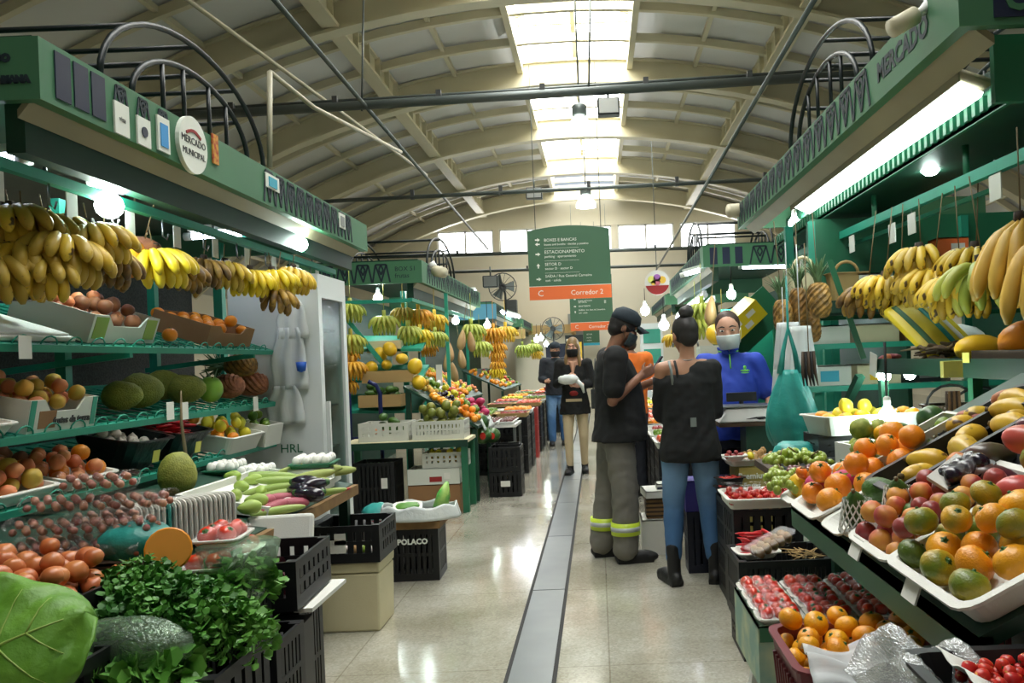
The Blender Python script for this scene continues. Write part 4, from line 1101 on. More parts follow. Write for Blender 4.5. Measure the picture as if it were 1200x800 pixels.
# ---------------------------------------------------------------- boxes, crates, trays
def rring(L, Wd, rad, z, n=3):
    out = []
    for cx, cy, a0 in ((L / 2 - rad, Wd / 2 - rad, 0), (-L / 2 + rad, Wd / 2 - rad, PI / 2), (-L / 2 + rad, -Wd / 2 + rad, PI), (L / 2 - rad, -Wd / 2 + rad, 1.5 * PI)):
        for k in range(n + 1):
            a = a0 + PI / 2 * k / n; out.append((cx + rad * math.cos(a), cy + rad * math.sin(a), z))
    return out
def tray_mb(L, Wd, h, t=.008, flare=.02, lip=.012, rad=.03, X=None, mb=None):
    R = [rring(L - 2 * flare, Wd - 2 * flare, rad, 0), rring(L, Wd, rad, h), rring(L + 2 * lip, Wd + 2 * lip, rad + lip, h - .002), rring(L + 2 * lip, Wd + 2 * lip, rad + lip, h + .004), rring(L - 2 * t, Wd - 2 * t, rad, h + .004), rring(L - 2 * flare - 2 * t, Wd - 2 * flare - 2 * t, rad, t)]
    n = len(R[0]); vs = [p for r in R for p in r]; fs = []
    for i in range(len(R) - 1):
        for j in range(n): fs.append((i * n + j, i * n + (j + 1) % n, (i + 1) * n + (j + 1) % n, (i + 1) * n + j))
    fs += [tuple(reversed(range(n))), tuple((len(R) - 1) * n + j for j in range(n))]
    mb = mb or MB(); return mb.add(vs, fs, 0, False, X)
def tray(label, loc, L, Wd, h, mat='tray_white', rz=0., name='produce_tray', cat='tray', group=None, rot=None, **kw):
    return solo(tray_mb(L, Wd, h, **kw), name, mat, label, cat, group, loc, rz, rot=rot)
def crate_mb(L, Wd, H, slats=8, t=.012, rim=.035, holes=True):
    mb = MB()
    mb.box(-L / 2, L / 2, -Wd / 2, Wd / 2, 0, .012)
    for sx in (-1, 1):
        for sy in (-1, 1):
            x, y = sx * (L / 2 - .02), sy * (Wd / 2 - .02); mb.box(x - .02, x + .02, y - .02, y + .02, .012, H)
    for (a, b, z0, z1) in ((0, 0, H - rim, H - .001), (0, 0, .012, .05), (0, 0, H * .48, H * .48 + .02)):
        for s in (-1, 1):
            mb.box(-L / 2 + .04, L / 2 - .04, s * (Wd / 2) - (t if s > 0 else 0), s * Wd / 2 + (t if s < 0 else 0), z0, z1)
            mb.box(s * (L / 2) - (t if s > 0 else 0), s * L / 2 + (t if s < 0 else 0), -Wd / 2 + .04, Wd / 2 - .04, z0, z1)
    for s in (-1, 1):
        for k in range(slats):
            x = -L / 2 + .04 + (L - .08) * (k + .5) / slats; w = (L - .08) / slats * .33
            mb.box(x - w, x + w, s * (Wd / 2 - .006) - .004, s * (Wd / 2 - .006) + .004, .05, H - rim)
        m = max(3, int(slats * Wd / L))
        for k in range(m):
            y = -Wd / 2 + .04 + (Wd - .08) * (k + .5) / m; w = (Wd - .08) / m * .33
            mb.box(s * (L / 2 - .006) - .004, s * (L / 2 - .006) + .004, y - w, y + w, .05, H - rim)
    return mb
def crate(label, loc, L=.55, Wd=.36, H=.28, mat='crate_black', rz=0., group=None, slats=8, tags=(), name='plastic_crate', rot=None, text=None):
    t = thing(name, label, 'crate', loc, rz, group, rot)
    part(crate_mb(L, Wd, H, slats), 'crate_body', mat, t)
    for (x, z, w, h) in tags: part(MB().box(x - w / 2, x + w / 2, -Wd / 2 - .004, -Wd / 2 - .0005, z - h / 2, z + h / 2), 'paper_label', 'paper', t)
    if text: part(text_mb(text[0], text[1], frame((text[2], -Wd / 2 - .003, text[3]), (1, 0, 0), (0, 0, 1)), align='CENTER', bold=.002), 'lettering', 'sign_white', t)
    return t
def carton(label, loc, L, Wd, H, mat='card', rz=0., rot=None, lid=False, prints=(), text=(), group=None, name='cardboard_box', t=.008, dip=0.):
    o = thing(name, label, 'box', loc, rz, group, rot)
    mb = MB(); mb.box(-L / 2, L / 2, -Wd / 2, Wd / 2, 0, t)
    for s in (-1, 1):
        mb.box(s * (L / 2 - t / 2) - t / 2, s * (L / 2 - t / 2) + t / 2, -Wd / 2, Wd / 2, t, H)
        y = s * (Wd / 2 - t / 2)
        if dip and s < 0:
            P = [(-L / 2 + t, t), (L / 2 - t, t), (L / 2 - t, H), (L * .3, H), (L * .2, H - dip), (-L * .2, H - dip), (-L * .3, H), (-L / 2 + t, H)]
            mb.prism(P, t, frame((0, y + t / 2, 0), (1, 0, 0), (0, 0, 1)))
        else: mb.box(-L / 2 + t, L / 2 - t, y - t / 2, y + t / 2, t, H)
    if lid: mb.box(-L / 2, L / 2, -Wd / 2, Wd / 2, H - t, H)
    part(mb, 'box_body', mat, o)
    for (x, z, w, h, mt) in prints:
        part(MB().box(x - w / 2, x + w / 2, -Wd / 2 - .002, -Wd / 2, z - h / 2, z + h / 2), 'printed_panel', mt, o)
    for (s_, sz, x, z, mt) in text:
        part(text_mb(s_, sz, frame((x, -Wd / 2 - .0025, z), (1, 0, 0), (0, 0, 1)), align='CENTER', bold=.001), 'lettering', mt, o)
    return o

# ---------------------------------------------------------------- bananas
def finger(L=.17, r=.017, turn=1.45, a0=.25, n=7, seg=9):
    mb = MB(); pts = [Vector((0, 0, 0))]; rs = [.006]; x = z = 0.
    for k in range(1, seg + 1):
        f = k / seg; th = a0 - turn * f
        x += L / seg * math.cos(th); z += L / seg * math.sin(th); pts.append(Vector((x, 0, z)))
        rs.append(r * (.42 if f < .16 else .85 if f < .28 else 1. if f < .8 else .8 if f < .9 else .32))
    mb.tube(pts, rs, n, 0, True); return mb, pts[-1]
FING = {}
def finger_mesh(mat, L=.17, r=.017, turn=1.45, a0=.25):
    k = (mat, L, r, turn, a0)
    if k not in FING: 
        mb, e = finger(L, r, turn, a0); FING[k] = mb.mesh('banana', mat)
    return FING[k]
def banana_hand(loc, label, mat, rz, n=12, L=.17, r=.017, s=1., cord=.3, group=None, fan=1.25, rows=2, tilt=(0, 0), turn=1.45, spare=None, a0=.25):
    """A hanging hand: fingers fan out from the crown and curve down; every finger a part."""
    t = thing('banana_hand', label, 'bananas', loc, 0, group, (tilt[0], tilt[1], rz)); t.scale = (s,) * 3
    mb = MB(); mb.tube([(.01, 0, .035), (.005, 0, .0), (0, 0, -.02)], [.016, .022, .012], 8)
    part(mb, 'crown', 'banana_tip', t)
    per = n // rows
    for rw in range(rows):
        for k in range(per):
            f = (k + .5) / per * 2 - 1
            m = spare if spare and rnd.random() < .3 else mat
            o = link('banana', finger_mesh(m, L * (1, .94, .88)[rw], r, turn, a0), t)
            o.location = (.012 * math.cos(f * fan), .03 * f, -.016 * rw)
            o.rotation_euler = (0, .12 + .42 * rw + rnd.uniform(-.07, .07), f * fan + rnd.uniform(-.05, .05))
    if cord: part(MB().tube([(0, 0, .03), (0, 0, cord / s)], .003 / s, 5), 'cord', 'twine', t)
    return t
def bunch_far(loc, label, mat, rz, n=10, s=1., group=None):
    """A hand of bananas too far off to show its fingers as parts."""
    mb = MB()
    for rw in range(2):
        for k in range(n // 2):
            f = (k + .5) / (n // 2) * 2 - 1; fm, _ = finger(.17, .018, 1.45, .25, 5, 5)
            X = Matrix.Translation((0, .03 * f, -.02 * rw)) @ Euler((0, .1 + .45 * rw, f * 1.25)).to_matrix().to_4x4()
            mb.add(fm.v, fm.f, 0, True, X)
    mb.tube([(0, 0, .3), (0, 0, .06)], .003, 4).tube([(0, 0, .06), (0, 0, -.02)], .018, 6)
    o = solo(mb, 'banana_hand', mat, label, 'bananas', group, loc, rz); o.scale = (s,) * 3; return o
# ================================================================ RIGHT TABLE: PRODUCE
TILT = (0, -math.atan(SL), 0)
ZR = lambda x, y: zr(x) + .012
def rtray(label, xc, yc, L, Wd, h, mat='tray_white', **kw):
    return tray(label, (xc, yc, zr(xc) + .002), L / math.cos(TILT[1]), Wd, h, mat, rot=TILT, **kw)
MAND = [('mandarin', 5), ('mandarin_ripe', 2), ('mandarin_green', 2)]
rtray('long white tray at the near end of the right table holding ponkan mandarins', .89, 1.56, .52, .36, .05, 'styro')
lab_m = {'mandarin': 'yellow green mandarin in the heap at the near end of the right table', 'mandarin_ripe': 'ripe yellow mandarin in the heap at the near end of the right table', 'mandarin_green': 'dark green mandarin in the heap at the near end of the right table'}
grp_m = {k: v + 's' for k, v in (('mandarin', 'yellow green mandarin'), ('mandarin_ripe', 'ripe yellow mandarin'), ('mandarin_green', 'dark green mandarin'))}
pile(MAND, [(.63, 1.415), (.95, 1.415), (.95, 1.75), (.63, 1.75)], ZR, 120, lab_m, grp_m, (.9, 1.12), maxh=.10)
rtray('white tray of peaches and plums on the right table', .80, 1.885, .34, .27, .04, 'styro')
lab = {'peach': 'red and yellow peach in the white tray beside the mandarins', 'plum': 'dark red plum in the white tray beside the mandarins'}
pile([('peach', 3), ('plum', 2)], [(.625, 1.76), (.90, 1.76), (.90, 2.02), (.625, 2.02)], ZR, 100, lab, maxh=.08, group={'peach': 'peaches in the white tray', 'plum': 'plums in the white tray'})
# netted avocados
rtray('white tray of netted avocados on the right table', .76, 2.16, .28, .17, .03, 'styro')
def net(loc, r, h, label):
    mb = MB()
    n = 16
    for s in (-1, 1):
        for k in range(n):
            pts = [(r * (1 - .28 * f) * math.cos(2 * PI * k / n + s * f * 1.1), r * (1 - .28 * f) * math.sin(2 * PI * k / n + s * f * 1.1), h * f) for f in [q / 8 for q in range(9)]]
            mb.tube(pts, .0022, 4, cap=False)
    return solo(mb, 'foam_net', 'styro', label, 'foam net', loc=loc)
for k, (px, py, lb) in enumerate(((1005, 603, 'first'), (1055, 590, 'second'))):
    p = onR(px, py, .06); a = fruit('avocado', (p.x, p.y, zr(p.x) + .07), ('green avocado in the white foam net nearer the oranges', 'green avocado in the white foam net nearer the mangoes')[k], None, .95, rot=(.3, -.4, .3))
    net((p.x, p.y, zr(p.x) + .018), .048, .085, ('white foam net around the avocado nearer the oranges', 'white foam net around the avocado nearer the mangoes')[k])
for k, (px, py) in enumerate(((1035, 574), (1080, 604))):
    p = onR(px, py, .05); fruit('avocado', (p.x, p.y, zr(p.x) + .05), ('bare green avocado lying behind the foam nets', 'bare dark avocado beside the plums')[k], None, .9)
# oranges, persimmons, melon, dragon fruit at the far corner
rtray('white tray of oranges at the far corner of the right table', .76, 2.40, .30, .26, .04, 'styro')
pile('orange', [(.62, 2.27), (.93, 2.27), (.93, 2.53), (.62, 2.53)], ZR, 60, 'bright orange in the heap at the far corner of the right table', 'oranges at the far table corner', maxh=.10)
rtray('white tray of persimmons and dragon fruit at the table end', .72, 2.61, .22, .16, .035, 'styro')
pile('persimmon', [(.62, 2.54), (.70, 2.54), (.70, 2.64), (.62, 2.64)], ZR, 8, 'small persimmon with dry calyx beside the yellow melon', 'persimmons beside the melon', maxh=.09)
p = onR(932, 584); fruit('melon', (p.x + .01, 2.66, zr(p.x) + .05), 'round yellow melon at the table end below the grapes', None, .55)
for k, (px, py) in enumerate(((960, 566), (988, 562))):
    p = onR(px, py, .06); fruit('dragon_fruit', (p.x, p.y, zr(p.x) + .055), ('pink dragon fruit next to the yellow melon', 'pink dragon fruit beside the oranges')[k], None, .85, lie=PI / 2)
# papayas in a black tray
xp, yp = .98, 2.14
rtray('black slatted tray of papayas in the middle of the right table', .97, 2.16, .40, .20, .07, 'crate_black', flare=.01, rad=.02)
pile('papaya', [(.80, 2.06), (1.16, 2.06), (1.16, 2.27), (.80, 2.27)], ZR, 36, 'ripe yellow papaya piled in the black tray', 'papayas in the black tray', (.95, 1.12), maxh=.10)
for k, (px, py, s) in enumerate(((1132, 500, 1.), (1150, 488, .9), (1192, 470, 1.1), (1197, 492, .8))):
    p = onR(px, py, .05); fruit('papaya', (p.x, p.y, zr(p.x) + .05), ('first', 'second', 'third', 'fourth')[k] + ' papaya from the post among those above the black tray', None, s)
# mangoes
ZM = lambda x, y: zr(x) + .02
rtray('black tray of purple green mangoes near the right picture edge', .97, 1.90, .44, .20, .03, 'crate_black')
pile('mango', [(.86, 1.80), (1.24, 1.80), (1.24, 2.04), (.86, 2.04)], ZM, 44, 'purple green mango in the pile behind the peaches', 'purple green mangoes', (.95, 1.1), lie=1.2, maxh=.085)
pile('mango_red', [(.86, 1.62), (1.15, 1.62), (1.15, 1.80), (.86, 1.80)], lambda x, y: zr(x) + .02, 22, 'rosy red mango between mandarins and purple mangoes', 'rosy red mangoes', (.95, 1.05), lie=1.2, maxh=.12)
p = onR(1138, 598)
o = thing('wrapped_plum_pack', 'dark cling-wrapped plum pack lying among the mangoes', 'fruit pack', (p.x, p.y, zr(p.x) + .07), 0, rot=TILT); o.scale = (.8,) * 3
part(tray_mb(.14, .10, .02), 'tray', 'crate_black', o)
for k in range(6): link('plum', PK['plum_dark']['ms'][0], o, (-.04 + .04 * (k % 3), -.022 + .044 * (k // 3), .04), (0, 0, k))
part(MB().ball((0, 0, .03), .075, .055, .052), 'film', 'clear_film', o)
p = onR(1118, 606); solo(MB().box(-.05, .05, -.03, .03, 0, .012), 'price_card', 'paper', 'white price card with yellow corner standing among the mangoes', 'card', loc=(p.x, p.y, zr(p.x) + .10), rot=(.5, -.5, .3))
# cocoa pods behind the papayas
rtray('black crate of cocoa pods behind the papayas', 1.16, 2.34, .26, .22, .04, 'crate_black')
pile('cocoa_pod', [(1.05, 2.25), (1.27, 2.25), (1.27, 2.44), (1.05, 2.44)], ZM, 9, 'ribbed red and orange cocoa pod in the black crate', 'cocoa pods', (.66, .78), lie=.6, maxh=.05)
# tags along the tray lips
for k, (px, py) in enumerate(((1075, 690), (1008, 628))):
    p = atX(px, py, .615); solo(MB().box(-.002, .002, -.035, .035, -.03, .02), 'price_tag', 'paper', ('blank white price tag on the mandarin tray lip', 'blank white price tag on the peach tray lip')[k], 'tag', loc=(.606, p.y, .945), rot=(0, .35, 0))
# white lattice crate and things behind the papayas
def lattice_crate(label, loc, L, Wd, H, rz):
    t = thing('lattice_crate', label, 'crate', loc, rz); mb = MB()
    for s in (-1, 1):
        n = int(L / .03)
        for k in range(n):
            x = -L / 2 + L * k / n
            for d in (-1, 1):
                x2 = x + d * .05
                if -L / 2 <= x2 <= L / 2: mb.bar((x, s * Wd / 2, .015), (x2, s * Wd / 2, H - .015), .006, .004, up=(0, 1, 0))
        mb.box(-L / 2, L / 2, s * Wd / 2 - .006, s * Wd / 2 + .006, H - .02, H); mb.box(-L / 2, L / 2, s * Wd / 2 - .006, s * Wd / 2 + .006, 0, .02)
        mb.box(s * L / 2 - .006, s * L / 2 + .006, -Wd / 2 + .006, Wd / 2 - .006, 0, H)
    mb.box(-L / 2 + .006, L / 2 - .006, -Wd / 2 + .006, Wd / 2 - .006, 0, .008)
    part(mb, 'crate_body', 'crate_white', t); return t
lattice_crate('white lattice crate standing behind the papaya tray', (.95, 2.45, zr(.95) + .0), .32, .10, .07, .0).rotation_euler = TILT
pile('lime', quad((.95, 2.45), .28, .08), lambda x, y: zr(x) + .01, 9, 'green lime in the white lattice crate', 'limes in the lattice crate', maxh=.06)
# ---- items in the stall behind the table (below the upper shelf)
t = thing('inner_counter', 'dark inner counter behind the right table carrying trays and boxes', 'counter', (1.3, 3.3, 0))
wpart(MB().box(.70, 1.44, 2.76, 3.72, .90, .93), 'worktop', 'wood_dark', t)
for x in (1.05, 1.40):
    for y in (2.86, 3.66): wpart(MB().box(x - .025, x + .025, y - .025, y + .025, 0, .90), 'leg', 'dark_green', t)
IZ = .932
def onI(px, py, z=IZ): return atZ(px, py, z)
# grapes
def grapes(loc, label, mat, n=34, r=.0125):
    t = thing('grape_bunch', label, 'grapes', loc, rnd.uniform(0, 6)); 
    part(MB().tube([(0, 0, .0), (0, 0, .05), (.03, 0, .07)], .003, 5), 'stalk', 'leaf_brown', t)
    me = GR[mat]
    for k in range(n):
        a = k * 2.4; f = (k + .5) / n; rr = .062 * math.sqrt(1 - (f - .35) ** 2 * 1.6) if abs(f - .35) < .75 else .02
        rr *= (.55 + .45 * rnd.random())
        link('grape', me, t, (rr * math.cos(a) * 1.25, rr * math.sin(a), r + .06 * (1 - rr / .062) + rnd.uniform(0, .012)), (rnd.random(), 0, 0))
    return t
GR = {}
for m_ in ('skin_grape_green', 'skin_grape_red'):
    GR[m_] = MB().ball((0, 0, 0), .0145, .0145, .017, 8, 6).mesh('grape', m_)
tray('black tray of green and red grape bunches at the end of the inner counter', (.85, 3.16, IZ), .29, .5, .03, 'crate_black')
gp = [(915, 545), (933, 541), (952, 546), (918, 556), (938, 554), (958, 552), (966, 560), (926, 566), (948, 564)]
for k, (px, py) in enumerate(gp):
    p = atZ(px, py + 4, .97)
    grapes((min(p.x, .93), p.y, .945 + .028 * (k < 3)), ('light green grape bunch behind the dragon fruit', 'pale green grape bunch at the back of the grape crate', 'green grape bunch beside the styrofoam box', 'green grape bunch at the crate corner', 'mottled red grape bunch in the middle of the crate', 'brownish red grape bunch near the styrofoam box', 'dark red grape bunch touching the second dragon fruit', 'olive grape bunch above the yellow melon', 'small red grape bunch above the first dragon fruit')[k], 'skin_grape_green' if k in (0, 1, 2, 3, 7) else 'skin_grape_red', 30)
# cherimoya box
p = onI(975, 560)
carton('white styrofoam box of cherimoyas with a printed pink side', (1.08, 3.22, IZ), .22, .22, .11, 'styro', .15, prints=[(.05, .055, .12, .08, 'skin_sweet_potato')], name='styrofoam_box', t=.015)
pile('cherimoya', quad((1.08, 3.22), .20, .2, .15), lambda x, y: IZ + .045, 6, 'knobbly green cherimoya in the styrofoam box', 'cherimoyas in the styrofoam box', (.85, .95))
fruit('mandarin_ripe', (1.10, 3.15, IZ + .15), 'single orange fruit lying on the cherimoyas', None, 1.15)
# long tray above it
crate('black crate lifting the long white fruit tray', (1.17, 3.55, IZ), .5, .25, .12)
tray('long white tray of yellow fruit inside the right stall', (1.17, 3.55, IZ + .122), .52, .24, .08, 'white_plastic', .22)
pile([('mandarin_ripe', 2), ('lemon', 1)], quad((1.17, 3.55), .48, .2, .22), lambda x, y: IZ + .15, 14, {'mandarin_ripe': 'orange fruit in the long white tray', 'lemon': 'yellow fruit in the long white tray'}, {'mandarin_ripe': 'orange fruit in the long tray', 'lemon': 'yellow fruit in the long tray'}, (.9, 1.1))
solo(MB().ball((0, 0, .05), .17, .07, .06, 12, 7, jit=.12), 'film_bundle', 'black_bag', 'crumpled dark plastic lying behind the long white tray', 'plastic', loc=(1.30, 3.40, IZ))
# cyan box, trays, baskets
carton('turquoise box with a dark label beside the cinnamon bag', (1.29, 2.95, IZ), .17, .13, .08, 'sign_cyan', .35, lid=True, prints=[(0, .04, .1, .06, 'panel_navy')])
tray('dark flat tray leaning beside the turquoise box', (1.12, 2.93, IZ + .0), .17, .14, .025, 'crate_dark', .2)
solo(MB().box(-.08, .08, -.06, .06, .03, .036), 'cover_board', 'card_green', 'green board lying over the dark flat tray', 'board', loc=(1.12, 2.93, IZ), rz=.2)
tray('small white tray with red fruit under the low bulb', (1.38, 3.45, IZ), .12, .12, .03, 'white_plastic')
pile('strawberry_small', quad((1.38, 3.45), .10, .10), lambda x, y: IZ + .012, 14, 'tiny red fruit in the small white tray under the low bulb', 'tiny red fruit in the small tray')
for k, (px, py) in enumerate(((1060, 540), (1042, 556))):
    p = onI(px, py + 6); fruit('watermelon', (.96 + .10 * k, 2.60, zr(.96 + .10 * k) + .05), ('small dark melon with a yellow sticker behind the lattice crate', 'second small dark melon behind the lattice crate')[k], None, .34)
for k in range(2):
    t = thing('woven_basket', ('tall brown basket behind the hanging cinnamon bag', 'second tall brown basket beside it towards the bulb')[k], 'basket', (1.57 + .0 * k, 3.35 + .27 * k, .93))
    part(tray_mb(.22, .2, .22, flare=.03, rad=.05), 'basket_body', 'wood_dark', t)
    part(MB().tube([(.11 * math.cos(a), 0, .22 + .09 * math.sin(a)) for a in [PI * q / 8 for q in range(9)]], .006, 6), 'handle', 'dark_grey', t)
solo(MB().box(1.46, 1.76, 3.18, 3.8, .89, .925), 'shelf_plank', 'wood_dark', 'dark plank carrying the two brown baskets', 'plank')
# cinnamon sticks in a clear bag on the post
p = at(1116, 455, 2.95)
t = thing('cinnamon_bag', 'clear bag of cinnamon sticks hanging by the green post', 'bag', (p.x, 2.95, 1.05))
part(MB().lathe([(.001, 0), (.04, .005), (.045, .12), (.04, .25), (.018, .30)], 10, sy=.5), 'film', 'clear_film', t)
part(MB().box(-.035, .035, -.014, .014, .25, .31), 'paper_header', 'paper_yellow', t)
for k in range(6): link('cinnamon_stick', MB().tube([(-.025 + .01 * k, .004 * (-1) ** k, .015), (-.022 + .009 * k, 0, .20)], .0055, 6).mesh('cinnamon_stick', 'wood' if k % 2 else 'wood_dark'), t)
# watermelons in a dark wooden box, right of the post
t = thing('wooden_box', 'dark wooden box of striped watermelons right of the green post', 'box', (1.62, 2.72, 1.02))
part(tray_mb(.34, .62, .10, flare=.01, rad=.02), 'box_body', 'wood_dark', t)
solo(MB().box(1.47, 1.80, 2.42, 3.04, .985, 1.018), 'shelf_plank', 'wood_dark', 'plank under the watermelon box', 'plank')
def wm_mat():
    m = M('skin_wm_striped', (40, 84, 36), .35, coat=.1); n, l = m.node_tree.nodes, m.node_tree.links
    tc = n.new('ShaderNodeTexCoord'); wv = n.new('ShaderNodeTexWave'); wv.inputs['Scale'].default_value = 9; wv.inputs['Distortion'].default_value = 4; wv.bands_direction = 'X'
    l.new(tc.outputs['Object'], wv.inputs['Vector']); r = n.new('ShaderNodeValToRGB')
    r.color_ramp.elements[0].position = .35; r.color_ramp.elements[0].color = (*lin((26, 56, 28)), 1); r.color_ramp.elements[1].position = .6; r.color_ramp.elements[1].color = (*lin((112, 150, 60)), 1)
    l.new(wv.outputs['Color'], r.inputs[0]); l.new(r.outputs[0], n['Principled BSDF'].inputs['Base Color'])
wm_mat(); rnd_kind('watermelon_striped', 'skin_wm_striped', .105, 1.1, .03, n=16, obj_name='watermelon')
for k, (y, s) in enumerate(((2.58, 1.), (2.83, .95))): fruit('watermelon_striped', (1.62, y, 1.03 + .105 * s), ('striped watermelon nearer the picture edge in the wooden box', 'striped watermelon nearer the post in the wooden box')[k], None, s, rot=(PI / 2, 0, .5))
carton('brown cardboard box behind the watermelons', (1.98, 2.9, 1.0), .3, .3, .3, 'card', .2, lid=True)
# teal carrier bag hanging before the counter, clear bag beside it
p = at(926, 452, 4.3)
t = thing('carrier_bag', 'big teal carrier bag hanging from the rail under the pineapples', 'bag', (p.x, 4.3, .92))
def bagf(u, v):
    a = 2 * PI * u; r = (.17 * math.sin(PI * min(1, .12 + v * .75)) ** .6) * (1 - .55 * v); wv_ = 1 + .09 * math.sin(7 * a + 4 * v) + .05 * math.sin(13 * a)
    return (r * math.cos(a) * wv_, r * .6 * math.sin(a) * wv_, .40 * v)
part(MB().sheet(bagf, 40, 14, .003), 'bag_body', 'bag_teal', t)
part(MB().ball((0, 0, .09), .10, .055, .06, 14, 7, jit=.05), 'contents', 'crate_dark', t)
for s in (-1, 1): part(MB().tube([(s * .05, 0, .38), (s * .03, 0, .5), (0, 0, .62), (0, 0, .9)], [.02, .012, .007, .004], 7), 'handle', 'bag_teal', t)
for k, (px, py, lb) in enumerate(((938, 410, 'white paper-like bag hanging below the pineapples'), (925, 405, 'crumpled white plastic bag hanging behind the pineapples'), (921, 455, 'clear plastic bag hanging beside the teal bag'))):
    c = at(px, py, 4.6 + .1 * k)
    mb = MB().sheet(lambda u, v: (c.x + (.06 + .03 * v) * math.cos(2 * PI * u) * (1 + .12 * math.sin(10 * PI * u)), c.y + .03 * math.sin(2 * PI * u) * (1 + .2 * math.sin(14 * PI * u)), c.z + .17 * (1 - 2 * v) * .8), 28, 8, .003)
    mb.tube([(c.x, c.y, c.z + .13), (c.x, c.y, c.z + .6)], .003, 4); solo(mb, 'plastic_bag', ('cloth_white', 'milky_film', 'milky_film')[k], lb, 'bag')
# keys and dark straps hanging over the teal bag
t = thing('knife_set', 'dark handled knives and tools hanging above the teal bag', 'tools', at(948, 425, 4.2))
for k in range(5): part(MB().tube([(.014 * k - .03, 0, .06), (.016 * k - .034, 0, -.05 - .02 * (k % 2)), (.018 * k - .03, 0, -.12)], [.008, .009, .003], 6), 'knife', 'rubber' if k % 2 else 'wood_dark', t)
part(MB().tube([(0, 0, .06), (0, 0, .62)], .003, 4), 'cord', 'twine', t)
solo(MB().ball((0, 0, .04), .12, .08, .05, 14, 7, jit=.15), 'plastic_bag', 'bag_teal', 'crumpled teal bag lying behind the grapes', 'bag', loc=(.86, 3.58, IZ))
# pineapples hanging by the canopy end
for k, (px, py, d, v) in enumerate(((918, 372, 4.9, 0), (936, 358, 4.95, 0), (960, 352, 4.8, 1), (948, 382, 5.05, 0), (944, 330 + 14, 5.2, 0))):
    if k == 4: continue
    c = at(px, py, d)
    o = fruit('pineapple', c, ('long narrow pineapple hanging nearest the man in blue', 'pineapple hanging between the narrow one and the widest one', 'widest golden pineapple hanging by the slanting green support', 'dark pineapple hanging lowest behind the others')[k], None, 1., rot=(0, .06 * (k - 1), k))
    o.scale = (.95, .95, 1.3) if k in (0, 1) else (1.15, 1.15, 1.25)
    for me in (0,): part(MB().tube([(0, 0, .08), (0, 0, .45)], .003, 4), 'cord', 'twine', o)
# ---- right bananas
RZ = -2.45
hands_r = [(1013, 350, 4.35, 'banana_brown', 10, 1.0, 'overripe brown spotted bananas nearest the pineapples'), (1034, 338, 4.25, 'banana_ripe', 14, 1.05, 'ripe bananas hanging second from the pineapples'), (1052, 350, 4.2, 'banana_ripe', 12, .9, 'low ripe bananas between the larger hands'),
    (1075, 306, 4.0, 'banana_ripe', 14, 1.1, 'ripe bananas hanging highest under the paper tags'), (1090, 330, 3.9, 'banana_ripe', 14, 1.1, 'ripe bananas hanging in the middle of the right rail'), (1122, 338, 3.7, 'banana_ripe', 16, 1.2, 'largest ripe banana hand hanging over the yellow bag'),
    (1140, 305, 3.7, 'banana_ripe', 12, 1.1, 'ripe bananas partly behind the green ones'), (1148, 322, 3.5, 'banana_green', 8, 1.25, 'green bananas beside the big plantains')]
for k, (px, py, d, mt, n, s, lb) in enumerate(hands_r):
    c = at(px + 4, py - 12, d); banana_hand(c, lb, mt, RZ + rnd.uniform(-.35, .35), n, .175, .0195, s * 1.08, cord=max(.1, 2.17 - c.z - .02), tilt=(rnd.uniform(-.15, .15), rnd.uniform(-.1, .1)), spare='banana_dull' if mt == 'banana_ripe' else None)
for k, (px, py, d, s) in enumerate(((1196, 258, 3.05, 1.), (1226, 275, 2.9, 1.05), (1214, 246, 3.3, .9))):
    c = at(px, py, d); banana_hand(c, ('big spotted plantains hanging over the yellow papaya', 'big plantains cut by the picture edge', 'plantains hanging behind the big spotted ones')[k], 'plantain', RZ + .5 * (k - 1) + .1, 8, .34, .030, s, cord=.35, fan=.7, turn=.8, a0=-.55)
# ---- upper shelf goods
US = 1.332
p = atX(1060, 408, 1.62)
t = thing('rice_sack', 'yellow and green printed sack lying on the upper right shelf', 'sack', (1.66, 3.62, US), .2)
part(MB().sheet(lambda u, v: ((u - .5) * .30, (v - .5) * .62, .06 + .05 * math.sin(PI * u) * math.sin(PI * v) ** .5), 10, 12, .09), 'sack_body', 'bag_yellow', t)
for k, (x, mt) in enumerate(((-.10, 'fascia_green'), (.02, 'bag_teal'), (.09, 'paper'))):
    part(MB().sheet(lambda u, v: (x + u * .035, (v - .5) * .60, .108 + .05 * math.sin(PI * (x / .3 + .5 + u * .1)) * math.sin(PI * (.02 + v * .96)) ** .5), 2, 12, .004), 'printed_stripe', mt, t)
t.rotation_euler = (.75, -.35, .1); t.location = (1.63, 4.0, US + .135); t.scale = (.72, .66, .6)
solo(MB().ball((0, 0, .09), .18, .12, .10, 16, 9, jit=.08), 'plastic_bag', 'bag_white', 'puffy white bag behind the yellow printed sack', 'bag', loc=(1.84, 4.2, US))
for k in range(4):
    fruit('sweet_potato' if k else 'mamey', (1.50 + .02 * k, 4.2 + .04 * k, US + .03), 'orange root lying at the far end of the upper right shelf', 'orange roots on the upper shelf', .8)
t = thing('twine_bundle', 'tangled bundle of dry brown roots on the upper shelf', 'roots', (1.60, 3.76, US)); 
for k in range(26):
    a = rnd.uniform(-.6, .6); p0 = Vector((rnd.uniform(-.08, .08), rnd.uniform(-.16, .16), .012 + .003 * k)); e = Vector((math.sin(a), math.cos(a), 0)) * rnd.uniform(.08, .14)
    part(MB().tube([p0 - e, p0 + Vector((rnd.uniform(-.02, .02), 0, .012)), p0 + e], [.005, .009, .004], 6), 'root', 'skin_taro' if k % 3 else 'twine', t)
fruit('papaya_yellow', (1.62, 3.42, US + .065), 'large yellow papaya on the upper shelf under the plantains', None, 1.05, rot=(PI / 2, 0, 1.9))
